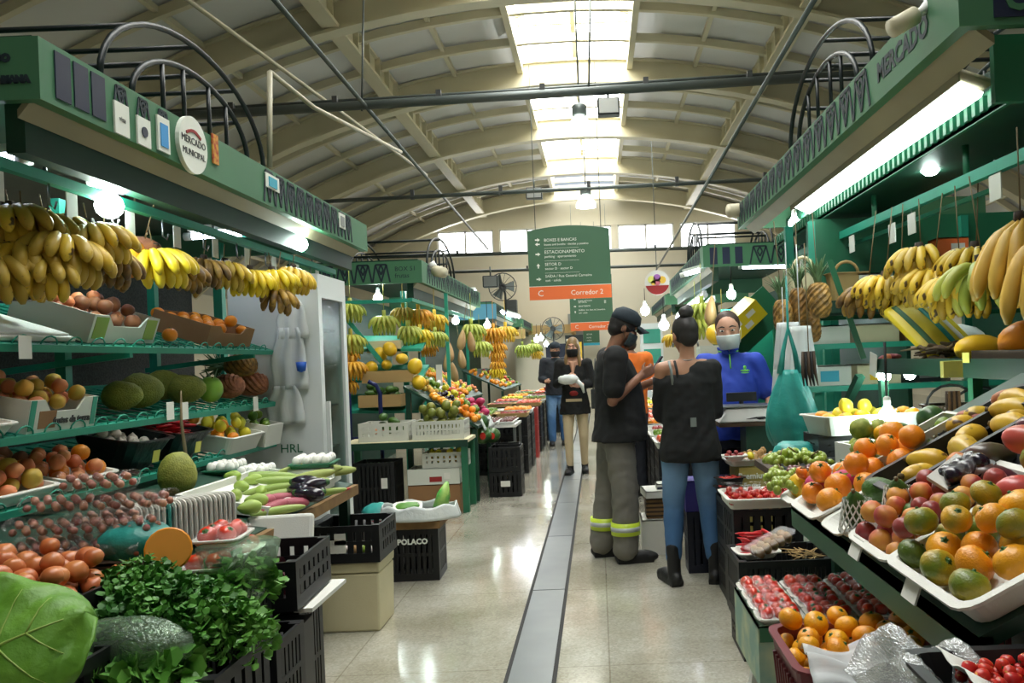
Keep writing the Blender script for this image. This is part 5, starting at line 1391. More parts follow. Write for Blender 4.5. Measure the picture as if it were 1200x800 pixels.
carton('open wooden-brown tray at the edge of the upper shelf', (1.62, 3.02, US), .26, .42, .06, 'wood_dark')
rnd_kind('pumpkin', 'skin_orange', .085, .9, .12, [('stem', 'leaf_brown', stem(.09))], n=16)
fruit('pumpkin', (1.60, 3.06, US + .09), 'big orange pumpkin in the brown tray of the upper shelf', None, 1.)
solo(MB().box(-.001, .001, -.03, .03, -.04, .0), 'price_tag', 'paper_yellow', 'yellow price note taped to the upper shelf edge', 'tag', loc=(XU - .004, atX(1133, 415, XU).y, 1.385))
solo(MB().box(-.002, .002, -.05, .05, -.07, .05), 'paper_note', 'paper', 'white paper hanging at the far end of the upper shelf', 'paper', loc=(XU - .012, 4.26, 1.34), rot=(.2, 0, 0))
# back shelf goods
zb2 = zb_ + .003
def handbag(x, y, label, mat, w=.26, h=.18):
    t = thing('straw_bag', label, 'bag', (x, y, zb2)); part(tray_mb(w, .14, h, flare=.02, rad=.04), 'bag_body', mat, t)
    part(MB().tube([(w * .3 * math.cos(a), 0, h + .08 * math.sin(a)) for a in [PI * q / 8 for q in range(9)]], .01, 6), 'handle', mat, t)
handbag(at(994, 345, 5.3).x, 5.32, 'beige straw bag on the green back shelf', 'card_light')
handbag(at(943, 345, 5.3).x, 5.32, 'paler straw bag on the back shelf behind the pineapples', 'styro_beige', .22, .22)
carton('white box with dark print on the green back shelf', (at(1024, 340, 5.3).x, 5.32, zb2), .22, .15, .17, 'card_white', 0, lid=True, prints=[(0, .08, .1, .1, 'steel')])
carton('brown box stacked on the right end of the back shelf', (at(1095, 330, 5.3).x, 5.35, zb2), .34, .2, .16, 'card', 0, lid=True)
carton('orange and white box standing on the brown box', (at(1115, 290, 5.3).x, 5.35, zb2 + .165), .2, .16, .22, 'orange_sign', 0, lid=True, prints=[(.03, .11, .09, .14, 'paper')])
solo(MB().sheet(lambda u, v: ((u - .5) * .30, (v - .5) * .16, .04 + .05 * math.sin(PI * u)), 10, 4, .05), 'cloth_pile', 'bag_yellow', 'folded yellow sack on the back shelf above the bananas', 'sack', loc=(at(1048, 345, 5.3).x, 5.3, zb2))
# egg trays on the wire back shelf
def eggs(loc, label, rz=0, nx=5, ny=3, mat='stall_green'):
    t = thing('egg_tray', label, 'egg tray', loc, rz); mb = tray_mb(.052 * nx + .01, .052 * ny + .01, .02, flare=.005, rad=.01); part(mb, 'tray', mat, t)
    for i in range(nx):
        for j in range(ny): link('egg', PK['egg']['ms'][0], t, (.052 * (i - (nx - 1) / 2), .052 * (j - (ny - 1) / 2), .038))
    return t
for k in range(3): eggs((1.45 + .3 * k, 5.35, .94), ('egg tray nearest the pineapples on the wire back shelf', 'middle egg tray on the wire back shelf', 'egg tray by the baskets on the wire back shelf')[k])
for k in range(3): carton(('white carton on the upper wire shelf behind the teal bag', 'beige carton in the middle of the upper wire shelf', 'brown carton beside the beige one on the upper wire shelf')[k], (1.5 + .32 * k, 5.35, 1.455), .28, .2, .12, ('card_white', 'styro_beige', 'card')[k], 0, lid=True)
for k in range(3): carton(('white carton low on the wire shelf', 'second pale carton low on the wire shelf', 'dark carton low on the wire shelf')[k], (1.5 + .32 * k, 5.35, 1.185), .28, .2, .13, ('card_white', 'styro_beige', 'crate_dark')[k], 0, lid=True, prints=[(0, .06, .12, .07, ('sign_cyan', 'skin_melon', 'steel')[k])])
# ================================================================ RIGHT: IN FRONT OF AND BEYOND THE TABLE
# white stool with a printed carton and cling-wrapped tomato packs
t = thing('plastic_stool', 'white plastic stool under the printed tomato carton', 'stool', (.80, 3.14, 0))
part(MB().box(-.24, .24, -.2, .2, .20, .225), 'seat', 'white_plastic', t, .006)
for sx in (-1, 1):
    for sy in (-1, 1): part(MB().bar((sx * .22, sy * .18, 0), (sx * .19, sy * .16, .2), .05, .04), 'leg', 'white_plastic', t)
M('card_print', (142, 176, 162), .7, c2=(196, 206, 170), scale=6, amt=.8)
t = carton('green and blue printed carton carrying the tomato packs', (.80, 3.12, .228), .54, .50, .22, 'card_print', 0, lid=True,
       prints=[(0, .19, .53, .05, 'fascia_green'), (-.13, .08, .12, .12, 'paper')], text=[('TOMATE ITALIANO', .03, 0, .18, 'ink'), ('Fischer', .03, -.13, .115, 'ink')])
part(MB().prism([(.035 * math.cos(2 * PI * k / 16), .032 * math.sin(2 * PI * k / 16)) for k in range(16)], .002, frame((-.13, -.252, .07), (1, 0, 0), (0, 0, 1))), 'printed_tomato', 'skin_sweet_potato', t)
def tomato_pack(loc, rz, label, n=6, group=None):
    t = thing('tomato_pack', label, 'tomato pack', loc, rz, group)
    part(tray_mb(.20, .145, .022, flare=.012, lip=.006, rad=.025), 'tray', 'styro', t)
    for k in range(n): 
        o = link('tomato', rnd.choice(PK['tomato']['ms']), t, (-.058 + .058 * (k % 3) + rnd.uniform(-.004, .004), -.031 + .062 * (k // 3), .038), (rnd.uniform(-1, 1), rnd.uniform(-1, 1), rnd.random() * 6)); o.scale = (.92,) * 3
        link('calyx', PK['tomato']['parts'][0][1], o)
    part(MB().sheet(lambda u, v: ((u - .5) * .205, (v - .5) * .15, .024 + .046 * (math.sin(PI * u) * math.sin(PI * v)) ** .35 + .004 * math.sin(21 * u) * math.sin(17 * v)), 16, 12, .002), 'film', 'clear_film', t)
    return t
for i in range(4):
    for j in range(3): tomato_pack((.80 - .18 + .18 * j, 3.12 + .18 - .122 * i, .450), rnd.uniform(-.04, .04), 'cling-wrapped tomato pack in the %s row of the carton, %s' % (('farthest', 'third', 'second', 'nearest')[i], ('at the aisle side', 'in the middle', 'next to the table')[j])).scale = (.82,) * 3
# maroon crate of orange fruit with a folded plastic sheet
crate('low dark crate under the maroon crate', (.60, 1.96, .0), .36, .32, .40, 'crate_black')
t = thing('plastic_crate', 'maroon crate of yellow orange fruit beside the tomato packs', 'crate', (.60, 1.96, .402))
mb = tray_mb(.36, .33, .30, t=.012, flare=.035, lip=.008, rad=.04); part(mb, 'crate_body', 'crate_maroon', t)
mb = MB()
for k in range(9):
    y = -.12 + .03 * k; mb.bar((-.158, y, .05), (-.178, y - .02, .26), .008, .012)
    x = -.12 + .03 * k; mb.bar((x, -.142, .05), (x - .02, -.163, .26), .008, .012)
part(mb, 'moulded_rib', 'crate_maroon', t)
pile([('mandarin_ripe', 3), ('melon', 0)], quad((.60, 1.96), .33, .30), lambda x, y: .645, 46, 'golden fruit heaped in the maroon crate', 'golden fruit in the maroon crate', (.72, .95), maxh=.10)
def foil(u, v): return ((u - .5) * .30, (v - .5) * .15, .012 * math.sin(9 * u + 3 * v) + .008 * math.sin(17 * v + 5 * u) - .05 * (1 - v) ** 3)
c = atZ(1000, 785, .74)
solo(MB().sheet(foil, 26, 16, .003), 'plastic_sheet', 'milky_film', 'folded milky plastic sheet lying over the maroon crate', 'plastic sheet', loc=(.59, 1.80, .735), rz=-.06)
# strawberries in the dark crate at the picture edge
for k, z in enumerate((0, .27, .54)): crate(('bottom', 'middle', 'top')[k] + ' black crate of the stack under the strawberries', (.67, 1.19, z * 1.07), .40, .28, .285)
tray('black tray of strawberries at the lower right corner', (.67, 1.19, .868), .38, .27, .05, 'crate_black', flare=.012, rad=.03)
solo(MB().sheet(lambda u, v: ((u - .5) * .30, (v - .5) * .2, .01 + .05 * abs(u - .5) ** 2 * 4 + .006 * math.sin(15 * v)), 14, 10, .002), 'paper_liner', 'paper', 'white paper lining the strawberry tray', 'paper', loc=(.67, 1.19, .878))
pile('strawberry', quad((.63, 1.21), .20, .13), lambda x, y: .90, 80, 'red strawberry on the white paper of the black tray', 'strawberries in the black tray', (.6, .75), maxh=.03)
solo(MB().sheet(lambda u, v: ((u - .5) * .14, (v - .5) * .2, .03 * math.sin(3 * u * PI) * math.sin(2 * v * PI) + .03 * math.sin(8 * u + 5 * v) + .03), 18, 18, .002), 'film_wrap', 'sparkle_film', 'crumpled clear film between maroon crate and strawberries', 'film', loc=(.51, 1.36, .85), rz=.3)
crate('black crate under the crumpled film', (.50, 1.37, .40), .14, .2, .40); crate('lower black crate under the crumpled film', (.50, 1.37, 0.), .14, .2, .395)
# crates under the table
for k, (x, y) in enumerate(((1.05, 2.3), (1.05, 1.75))): crate(('dark crate in the shade under the far half of the table', 'dark crate in the shade under the near half of the table')[k], (x, y, 0), .4, .36, .3, 'crate_dark')
crate('maroon crate half hidden below the peach tray', (1.22, 2.5, 0), .3, .24, .62, 'crate_maroon')
# crate with radishes, chili and a clear box
crate('black slotted crate holding red packs and a clear box', (.83, 3.9, .14), .44, .36, .32, 'crate_black', 0, slats=14)
crate('black crate at the bottom under the red packs', (.83, 3.9, 0), .42, .34, .138, 'crate_black')
tray('white tray of red chilies in the black slotted crate', (.74, 3.98, .42), .2, .16, .03, 'styro', .1)
pile('chili', quad((.74, 3.98), .18, .14, .1), lambda x, y: .432, 24, 'red chili in the white tray of the slotted crate', 'red chilies in the tray', (1, 1.3))
t = thing('clear_box', 'clear lidded box tilted on the slotted crate', 'box', (.80, 3.86, .48), .35, rot=(0, -.35, .35))
part(tray_mb(.22, .12, .05, flare=.01, rad=.02), 'box_body', 'clear_film', t); part(MB().box(-.115, .115, -.065, .065, .052, .058), 'lid', 'clear_film', t)
for k in range(10): link('mushroom', PK['potato']['ms'][k % 2], t, (-.08 + .04 * (k % 5), -.025 + .05 * (k // 5), .028), (0, 0, k)).scale = (.7,) * 3
mb = MB()
for k in range(30):
    a = rnd.uniform(0, 6.28); p0 = Vector((rnd.uniform(-.08, .08), rnd.uniform(-.1, .1), rnd.uniform(.0, .03))); e = Vector((math.cos(a), math.sin(a), rnd.uniform(-.1, .3))) * .05
    mb.tube([p0 - e, p0 + e], .002, 4)
solo(mb, 'dried_herbs', 'card_light', 'dry straw-like herbs at the right side of the slotted crate', 'herbs', loc=(.97, 3.9, .43), kind='stuff')
# big white strawberry tray on black crates
for k in range(2): crate(('lower', 'upper')[k] + ' black crate under the wide berry tray', (.86, 4.42, .0 + .30 * k), .36, .34, .295, 'crate_black', 0, slats=5, text=None)
tray('wide white tray of small red berries', (.86, 4.42, .60), .40, .36, .05, 'styro', 0, flare=.01)
pile('strawberry_small', quad((.86, 4.42), .38, .34), lambda x, y: .612, 130, 'small red berry in the wide white tray', 'small berries in the wide tray', (.85, 1.2), tries=8)
solo(MB().sheet(lambda u, v: ((u - .5) * .38, (v - .5) * .34, .006 * math.sin(16 * u) * math.sin(13 * v)), 16, 16, .002), 'film_wrap', 'clear_film', 'clear film stretched over the berry tray', 'film', loc=(.86, 4.42, .69))
# small packs left of it
for k in range(2): crate(('lower', 'upper')[k] + ' black crate under the small berry packs behind the woman', (.755, 4.80, .29 * k), .13, .3, .285, 'crate_black', 0, slats=5)
for k, (x, y, z) in enumerate(((.755, 4.72, .582), (.755, 4.87, .582), (.755, 4.80, .645))):
    t = thing('berry_pack', ('dark berry pack at the front of the crate behind the woman', 'berry pack at the back of the crate behind the woman', 'berry pack resting on the two others')[k], 'berry pack', (x, y, z), .2 * k)
    part(tray_mb(.14, .12, .04, flare=.01, rad=.02), 'tray', 'crate_black', t)
    for q in range(9): link('berry', PK['strawberry']['ms'][q % 2], t, (-.04 + .04 * (q % 3), -.035 + .035 * (q // 3), .032), (1.4, 0, q))
    part(MB().box(-.07, .07, -.06, .06, .052, .054), 'film', 'clear_film', t)
# stacked fruit cartons with the dried goods trays on top
zc = .30
crate('black crate at the foot of the carton stack', (.95, 5.14 - .14, 0), .30, .3, .296)
for k, (h, mt, tx) in enumerate(((.14, 'card_olive', ''), (.14, 'card', ''), (.15, 'card_olive', 'Premium'))):
    carton(('lowest olive carton of the taped stack', 'brown middle carton of the taped stack', 'top olive carton of the stack lettered Premium')[k], (.96, 5.0, zc), .29, .3, h, mt, .03 * (k - 1), lid=True,
           prints=[(.0, h * .55, .05, .05, 'paper')] if k == 1 else [(.1, h * .5, .09, .05, 'steel')], text=[(tx, .05, -.06, h * .55, 'sign_white'), ('Frutas', .04, -.07, h * .2, 'sign_white')] if tx else ())
    zc += h + .002
tray('shallow white tray of dried fruit on the carton stack', (.93, 5.0, zc), .34, .26, .035, 'white_plastic', .05)
pile([('potato', 2), ('garlic', 1)], quad((.95, 5.02), .30, .22), lambda x, y: zc + .01, 26, {'potato': 'brown dried fruit in the shallow white tray', 'garlic': 'pale dried fruit in the shallow white tray'}, {'potato': 'brown dried fruit', 'garlic': 'pale dried fruit'}, (.5, .7))
tray('little white tray of purple fruit at the stack corner', (.80, 4.87, zc + .04), .13, .1, .03, 'styro')
pile('plum', quad((.80, 4.87), .12, .09), lambda x, y: zc + .052, 8, 'small purple fruit in the little corner tray', 'purple fruit in the corner tray', (.6, .75))
fruit('lemon', (.895, 4.86, zc + .065), 'single yellow lemon beside the little purple tray', None, .7)
# counter with scale
t = thing('sales_counter', 'dark green sales counter in front of the man in blue', 'counter', (1.0, 5.32, 0))
wpart(MB().box(.93, 1.27, 5.175, 5.40, .0, .95), 'cabinet', 'dark_green', t); wpart(MB().box(.76, 1.28, 5.16, 5.43, .95, .975), 'worktop', 'wood_dark', t)
t = thing('weighing_scale', 'white weighing scale with dark display on the sales counter', 'scale', (.95, 5.295, .977))
part(MB().add([(-.19, -.13, 0), (.19, -.13, 0), (.19, .13, 0), (-.19, .13, 0), (-.14, -.11, .09), (.14, -.11, .09), (.14, .12, .09), (-.14, .12, .09)], [(3, 2, 1, 0), (4, 5, 6, 7), (0, 1, 5, 4), (1, 2, 6, 5), (2, 3, 7, 6), (3, 0, 4, 7)]), 'scale_body', 'white_plastic', t, .008)
part(MB().box(-.16, .16, -.12, .12, .094, .104), 'weighing_plate', 'steel', t, .003)
part(MB().tube([(0, .12, .05), (0, .12, .14)], .015, 8), 'display_post', 'dark_grey', t); part(MB().box(-.10, .10, .10, .13, .12, .18), 'display', 'crate_black', t, .004)
t = thing('soap_bottle', 'clear pump bottle standing on the sales counter', 'bottle', (1.20, 5.3, .977))
part(MB().lathe([(.001, 0), (.045, .004), (.045, .1), (.02, .125), (.016, .135)], 12), 'bottle_body', 'milky_film', t); part(MB().tube([(0, 0, .13), (0, 0, .19), (.04, 0, .185)], .008, 6), 'pump', 'white_plastic', t)
solo(MB().ball((0, 0, .02), .11, .05, .022, 12, 6, jit=.2), 'plastic_bag', 'black_bag', 'dark crumpled bag in front of the weighing scale', 'bag', loc=(1.0, 5.21, .977))
solo(MB().ball((0, 0, .02), .09, .05, .03, 12, 6, jit=.2), 'plastic_bag', 'dark_grey', 'grey crumpled bag beside the pump bottle', 'bag', loc=(1.16, 5.21, .977))
# behind the woman's legs: banana carton on a dark crate, white boxes, brown basket
t = crate('dark blue black crate under the purple banana carton', (.72, 5.37, 0), .36, .20, .40, 'crate_navy', 0, slats=6)
t = carton('purple carton with a painted yellow banana behind the woman', (.72, 5.37, .402), .37, .22, .20, 'panel_navy', 0, lid=True)
M('purple_card', (70, 60, 140), .7); t.children[0].data.materials[0] = MATS['purple_card']
ban = [(-.09, .02), (-.06, -.03), (0, -.05), (.06, -.04), (.1, .0), (.11, .02), (.06, .06), (0, .07), (-.06, .06)]
part(MB().prism(ban, .003, frame((-.02, -.111, .10), (1, 0, 0), (0, 0, 1))), 'printed_banana', 'bag_yellow', t)
part(MB().prism([(-.06, .02), (0, 0), (.07, .02), (.02, .035)], .002, frame((-.02, -.114, .10), (1, 0, 0), (0, 0, 1))), 'printed_shade', 'card', t)
p = atZ(768, 637, 0)
carton('white styrofoam box standing on the floor between the shoppers', (.40, 5.95, 0), .26, .3, .25, 'styro', 0, lid=True, name='styrofoam_box')
t = thing('woven_basket', 'brown woven basket on the white styrofoam box', 'basket', (.42, 5.95, .252))
part(MB().box(-.11, .11, -.12, .12, 0, .15), 'basket_body', 'wood', t, .01)
mb = MB()
for k in range(5): mb.box(-.113, .113, -.123, .123, .015 + .03 * k, .028 + .03 * k)
part(mb, 'woven_band', 'wood_dark', t)
carton('flat white box lying on the brown basket', (.43, 5.95, .404), .27, .28, .05, 'styro', .1, lid=True, name='styrofoam_box')
carton('small blue edged box on the flat white box', (.46, 5.93, .456), .14, .14, .04, 'card_white', 0, lid=True, prints=[(0, .01, .13, .015, 'panel_navy')])
# ================================================================ LEFT STALL: PRODUCE
def lshelf(px, py, X, z): return atX(px, py, X).y
# top shelf (z 1.57)
z1, z2, z3 = 1.566, 1.216, .946
y_ = lambda px, py, X=-2.25: atX(px, py, X).y
crate('low black crate of tomatoes at the near end of the top shelf', (-2.36, 2.72, ztop(-2.36)), .34, .24, .10, 'crate_black', PI / 2, slats=5, rot=leant(PI / 2))
pile('tomato', quad((-2.36, 2.72), .22, .32), lambda x, y: ztop(x) + .075, 18, 'red tomato in the low black crate on the top shelf', 'tomatoes on the top shelf')
t = thing('foam_sheet', 'large white styrofoam lid lying on the top left shelf', 'lid', (-2.46, 3.22, z1))
part(MB().box(-.26, .26, -.27, .27, 0, .02).box(-.24, .24, -.25, .25, .02, .03), 'lid_body', 'styro', t, .005)
t.rotation_euler = leant(.05); t.location = (-2.47, 3.2, ztop(-2.47) + .003)
carton('white and green carton of brown fruit on the top shelf', (-2.42, 3.84, ztop(-2.42)), .58, .36, .13, 'card_white', PI / 2 + .05, dip=.05, rot=leant(PI / 2 + .05), prints=[(-.22, .07, .1, .1, 'card_green'), (.22, .07, .1, .1, 'card_green')])
pile([('brown_fruit', 3), ('mamey', 2)], quad((-2.42, 3.84), .32, .54), lambda x, y: ztop(x) + .05, 44, {'brown_fruit': 'brown fruit in the white and green carton', 'mamey': 'pinkish fruit in the white and green carton'}, {'brown_fruit': 'brown fruit in the carton', 'mamey': 'pinkish fruit in the carton'}, (.9, 1.1))
fruit('orange', (-2.25, 4.28, ztop(-2.25) + .052), 'single orange on the top shelf edge beside the white and green carton', None, 1.)
carton('brown carton of oranges and carrots on the far top shelf', (-2.42, 4.98, ztop(-2.42)), .62, .34, .12, 'card', PI / 2 + .02, dip=.04, rot=leant(PI / 2 + .02))
pile('orange_small', quad((-2.42, 4.98), .30, .58), lambda x, y: ztop(x) + .055, 22, 'small orange in the brown carton of the top shelf', 'oranges in the brown carton')
for k, (px, py, d, mt, s, lb) in enumerate(((142, 300, 3.9, 'skin_orange', 1.4, 'big orange pumpkin hanging behind the large banana bunches'), (165, 300, 4.0, 'skin_brown', 1.3, 'big brown gourd hanging beside the pumpkin'))):
    c = at(px, py, d); o = fruit('pumpkin', c, lb, None, s, rot=(.2, .4, 0))
    if k: 
        o.data = o.data.copy(); o.data.materials[0] = MATS['skin_brown']; o.name = 'gourd'; o['category'] = 'gourd'
    part(MB().tube([(0, 0, .07), (0, 0, .45)], .003, 4), 'cord', 'twine', o)
# bananas
LZ = -.75
hands_l = [(12, 262, 3.25, 'banana_dull', 14, 1.15, 'uppermost dull bananas cut by the picture edge'), (52, 268, 3.35, 'banana_dull', 14, 1.1, 'dull yellow bananas at the top of the large left cluster'), (28, 300, 3.2, 'banana_dull', 14, 1.1, 'bananas hanging low at the near side of the large left cluster'),
    (72, 296, 3.3, 'banana_dull', 16, 1.15, 'big dull bananas in the middle of the large left cluster'), (104, 280, 3.45, 'banana_dull', 14, 1.05, 'bananas below the bright round bulb'), (118, 306, 3.55, 'banana_brown', 14, 1.0, 'brownish bananas at the far side of the large left cluster'), (48, 322, 3.2, 'banana_dull', 12, .95, 'small bananas at the bottom of the large left cluster'), (-6, 318, 3.1, 'banana_dull', 12, 1.1, 'bananas mostly outside the picture on the left'),
    (180, 308, 4.0, 'banana_bright', 12, 1.25, 'bright yellow bananas above the white and green carton'), (205, 322, 4.2, 'banana_brown', 12, 1.1, 'dark ripe bananas behind the bright ones'), (238, 318, 4.5, 'banana_brown', 12, 1.0, 'black spotted bananas at the middle of the rail'), (262, 322, 4.7, 'banana_dull', 12, 1.05, 'dull bananas beside the black spotted ones'),
    (292, 330, 4.9, 'banana_bright', 14, 1.05, 'yellow bananas first before the refrigerator'), (318, 332, 5.1, 'banana_bright', 14, 1.1, 'yellow bananas hanging before the refrigerator side'), (342, 328, 5.25, 'banana_ripe', 12, 1.05, 'banana hand hanging nearest the refrigerator'), (322, 352, 5.05, 'banana_brown', 10, 1.0, 'brown tipped bananas lowest before the refrigerator')]
for px, py, d, mt, n, s, lb in hands_l:
    c = at(px, py - 12, d); banana_hand(c, lb, mt, LZ + rnd.uniform(-.5, .5), n, .165, .0205, s * (1.16 if px < 130 else 1.04), cord=max(.1, 2.2 - c.z - .03), tilt=(rnd.uniform(-.2, .2), rnd.uniform(-.15, .15)), spare='banana_ripe' if mt == 'banana_dull' else None)
t = thing('tote_bag', 'brown and white paper sack hanging under the large bananas', 'bag', at(30, 352, 3.35))
part(tray_mb(.16, .10, .24, flare=.02, rad=.03), 'bag_body', 'wood_dark', t); part(MB().box(-.09, -.05, -.056, .056, .0, .24), 'white_edge', 'paper', t)
# second shelf (z 1.22)
tray('white tray of orange pink fruit at the near end of the second shelf', (-2.33, 2.88, zs(2, -2.33)), .26, .36, .05, 'styro', rot=leant(0, LS))
pile([('mamey', 3), ('mamey_yellow', 1)], quad((-2.33, 2.88), .24, .34), lambda x, y: zs(2, x) + .012, 34, 'orange pink fruit in the near white tray of the second shelf', 'orange pink fruit in the near tray', (.95, 1.15))
carton('grey printed carton with green corners on the second shelf', (-2.36, 3.32, zs(2, -2.36)), .42, .32, .13, 'card_white', PI / 2, dip=.05, prints=[(-.19, .07, .03, .12, 'teal'), (.19, .07, .03, .12, 'teal'), (-.1, .05, .1, .07, 'card')], text=[('frutas da terra', .04, .05, .03, 'dark_grey')], rot=leant(PI / 2, LS))
pile([('mamey', 4), ('mamey_yellow', 1)], quad((-2.36, 3.32), .28, .38), lambda x, y: zs(2, x) + .07, 38, 'orange pink fruit in the grey printed carton', 'orange pink fruit in the printed carton', (.9, 1.1))
pile('brown_fruit', [(-2.92, 2.6), (-2.6, 2.6), (-2.6, 3.5), (-2.92, 3.5)], lambda x, y: zs(2, x) + .09, 44, 'dark brown fruit in the shade at the back of the second shelf', 'dark brown fruit at the shelf back')
carton('flat dark carton under the dark brown fruit', (-2.76, 3.05, zs(2, -2.76)), .32, .92, .085, 'wood_dark', 0, rot=leant(0, LS))
for k, (px, py, dx, s, r) in enumerate(((143, 460, 0, .82, .2), (166, 452, 0, 1.0, 1.1), (192, 445, -.12, .95, .6), (218, 455, 0, .92, .3))):
    y = y_(px, py, -2.38 + dx)
    fruit('soursop', (-2.38 + dx, y, zs(2, -2.38 + dx) + .095 * s), ('smallest green soursop beside the printed carton', 'largest green soursop lying on the second shelf', 'upright looking soursop behind the largest one', 'dark bellied soursop next to the green melon')[k], None, s, rot=(PI / 2, .1, r + PI / 2))
fruit('green_melon', (-2.33, y_(247, 460, -2.33), zs(2, -2.33) + .085), 'smooth bright green melon between soursop and pineapples', None, 1., rot=(.3, .3, 0))
for k, (px, py, dx, z, m_) in enumerate(((268, 462, 0, 0, 'pineapple_rosy'), (283, 448, -.05, .1, 'pineapple'), (296, 462, 0, 0, 'pineapple_rosy'), (312, 458, .0, 0, 'pineapple'))):
    y = y_(px, py, -2.36 + dx)
    fruit(m_, (-2.36 + dx, y, zs(2, -2.36 + dx) + .092 + z * 1.2), ('rosy pineapple lying beside the green melon', 'golden pineapple lying on top of the others', 'rosy pineapple lying in the middle of the shelf end', 'brown pineapple lying nearest the refrigerator')[k], None, 1.25, rot=(PI / 2, .2, -PI / 2 - .5 + .3 * k))
for k, (px, py) in enumerate(((200, 480), (217, 480), (300, 472), (30, 405))):
    c = atX(px, py, -2.17); solo(MB().box(-.001, .001, -.035, .035, -.05, .04), 'price_tag', 'paper', ('torn white tag on the second shelf under the soursops', 'square white tag beside the torn one', 'white tag on the second shelf under the pineapples', 'white tag on the top shelf under the styrofoam lid')[k], 'tag', loc=(-2.172, c.y, c.z))
# third shelf (z .95)
tray('cream tray of brown taro roots on the third shelf', (-2.34, 2.72, zs(3, -2.34)), .26, .34, .05, 'tray_white', rot=leant(0, LS))
pile('taro', quad((-2.34, 2.72), .24, .32), lambda x, y: zs(3, x) + .012, 9, 'brown taro root in the cream tray', 'taro roots')
tray('white tray of green and orange fruit in the middle of the third shelf', (-2.34, 3.12, zs(3, -2.34)), .26, .36, .05, 'styro', rot=leant(0, LS))
pile([('mamey', 3), ('mamey_yellow', 3)], quad((-2.34, 3.12), .24, .34), lambda x, y: zs(3, x) + .012, 34, 'orange or green tinted fruit in the middle tray of the third shelf', 'fruit in the middle tray of the third shelf', (1, 1.2))
tray('white tray of round orange fruit on the third shelf below the soursops', (-2.34, 3.53, zs(3, -2.34)), .26, .34, .05, 'styro', rot=leant(0, LS))
pile([('mamey', 3), ('orange', 1)], quad((-2.34, 3.53), .24, .32), lambda x, y: zs(3, x) + .012, 32, {'mamey': 'round pink orange fruit in the tray below the soursops', 'orange': 'bright orange in the tray below the soursops'}, {'mamey': 'pink orange fruit below the soursops', 'orange': 'oranges below the soursops'}, (.95, 1.15))
pile('brown_fruit', [(-2.92, 2.6), (-2.6, 2.6), (-2.6, 3.7), (-2.92, 3.7)], lambda x, y: zs(3, x) + .0, 50, 'dark brown fruit at the back of the third shelf', 'dark brown fruit at the third shelf back')
for k, (y, lb) in enumerate(((4.0, 'black bag-lined basket of garlic on the third shelf'), (4.42, 'black bag-lined basket of red peppers on the third shelf'))):
    t = thing('lined_basket', lb, 'basket', (-2.38, y, zs(3, -2.38)), rot=leant(0, LS)); part(tray_mb(.34, .38, .16, flare=.06, rad=.08, lip=.015), 'basket_body', 'black_bag', t)
    part(MB().box(.172, .174, -.03, .03, .05, .11), 'price_note', 'paper_yellow', t)
pile('garlic', quad((-2.36, 4.0), .24, .28), lambda x, y: zs(3, x) + .10, 26, 'white garlic bulb in the black basket', 'garlic bulbs in the basket')
pile('chili', quad((-2.34, 4.42), .22, .26), lambda x, y: zs(3, x) + .11, 26, 'red pepper in the black basket', 'red peppers in the basket', (1.2, 1.6))
tray('cream styrofoam tray of lemons at the far end of the third shelf', (-2.32, 4.95, zs(3, -2.32)), .32, .46, .10, 'styro', rot=leant(0, LS))
pile([('lemon', 4), ('orange_small', 1)], quad((-2.32, 4.95), .28, .42), lambda x, y: zs(3, x) + .05, 34, {'lemon': 'yellow lemon in the cream tray at the shelf end', 'orange_small': 'small orange among the lemons at the shelf end'}, {'lemon': 'lemons at the shelf end', 'orange_small': 'oranges among the lemons'})
carton('white styrofoam box beside the lemons by the refrigerator', (-2.25, 5.32, zs(3, -2.25)), .26, .2, .14, 'styro', PI / 2, name='styrofoam_box', t=.015, rot=leant(PI / 2, LS))
pile('lime', quad((-2.25, 5.32), .16, .22), lambda x, y: zs(3, x) + .09, 8, 'green lime in the styrofoam box by the refrigerator', 'limes by the refrigerator')
c = atX(215, 530, -2.16); solo(MB().tube([(0, 0, -.14), (.01, 0, 0), (-.005, 0, .16), (0, 0, .32)], [.012, .01, .008, .004], 6), 'twine_rope', 'twine', 'thick twine hanging in front of the black baskets', 'twine', loc=(-2.16, c.y, c.z))
# ---- low counter goods
ZL = lambda x, y: zl(x) + .004
y = 3.75
fruit('soursop', (-2.02, 3.86, zl(-2.02) + .10), 'big dark soursop standing under the twine on the low counter', None, .95, rot=(.1, .05, 0))
# standing white trays in a row
for k in range(20):
    f = k / 19; x = -1.62 + .14 * f; yy = 2.78 + .44 * f
    m_ = 'bag_teal' if k == 6 else 'styro'
    solo(tray_mb(.17, .12, .02, t=.004, flare=.012, lip=.004, rad=.02), 'foam_tray', m_, 'teal empty foam tray standing among the white ones' if k == 6 else 'empty white foam tray standing on edge in the row on the counter', 'tray', None if k == 6 else 'row of empty foam trays', loc=(x - .03, yy, zl(x) + .112), rot=(PI / 2 - .18, PI / 2, -.25 + PI / 2 - PI / 2))
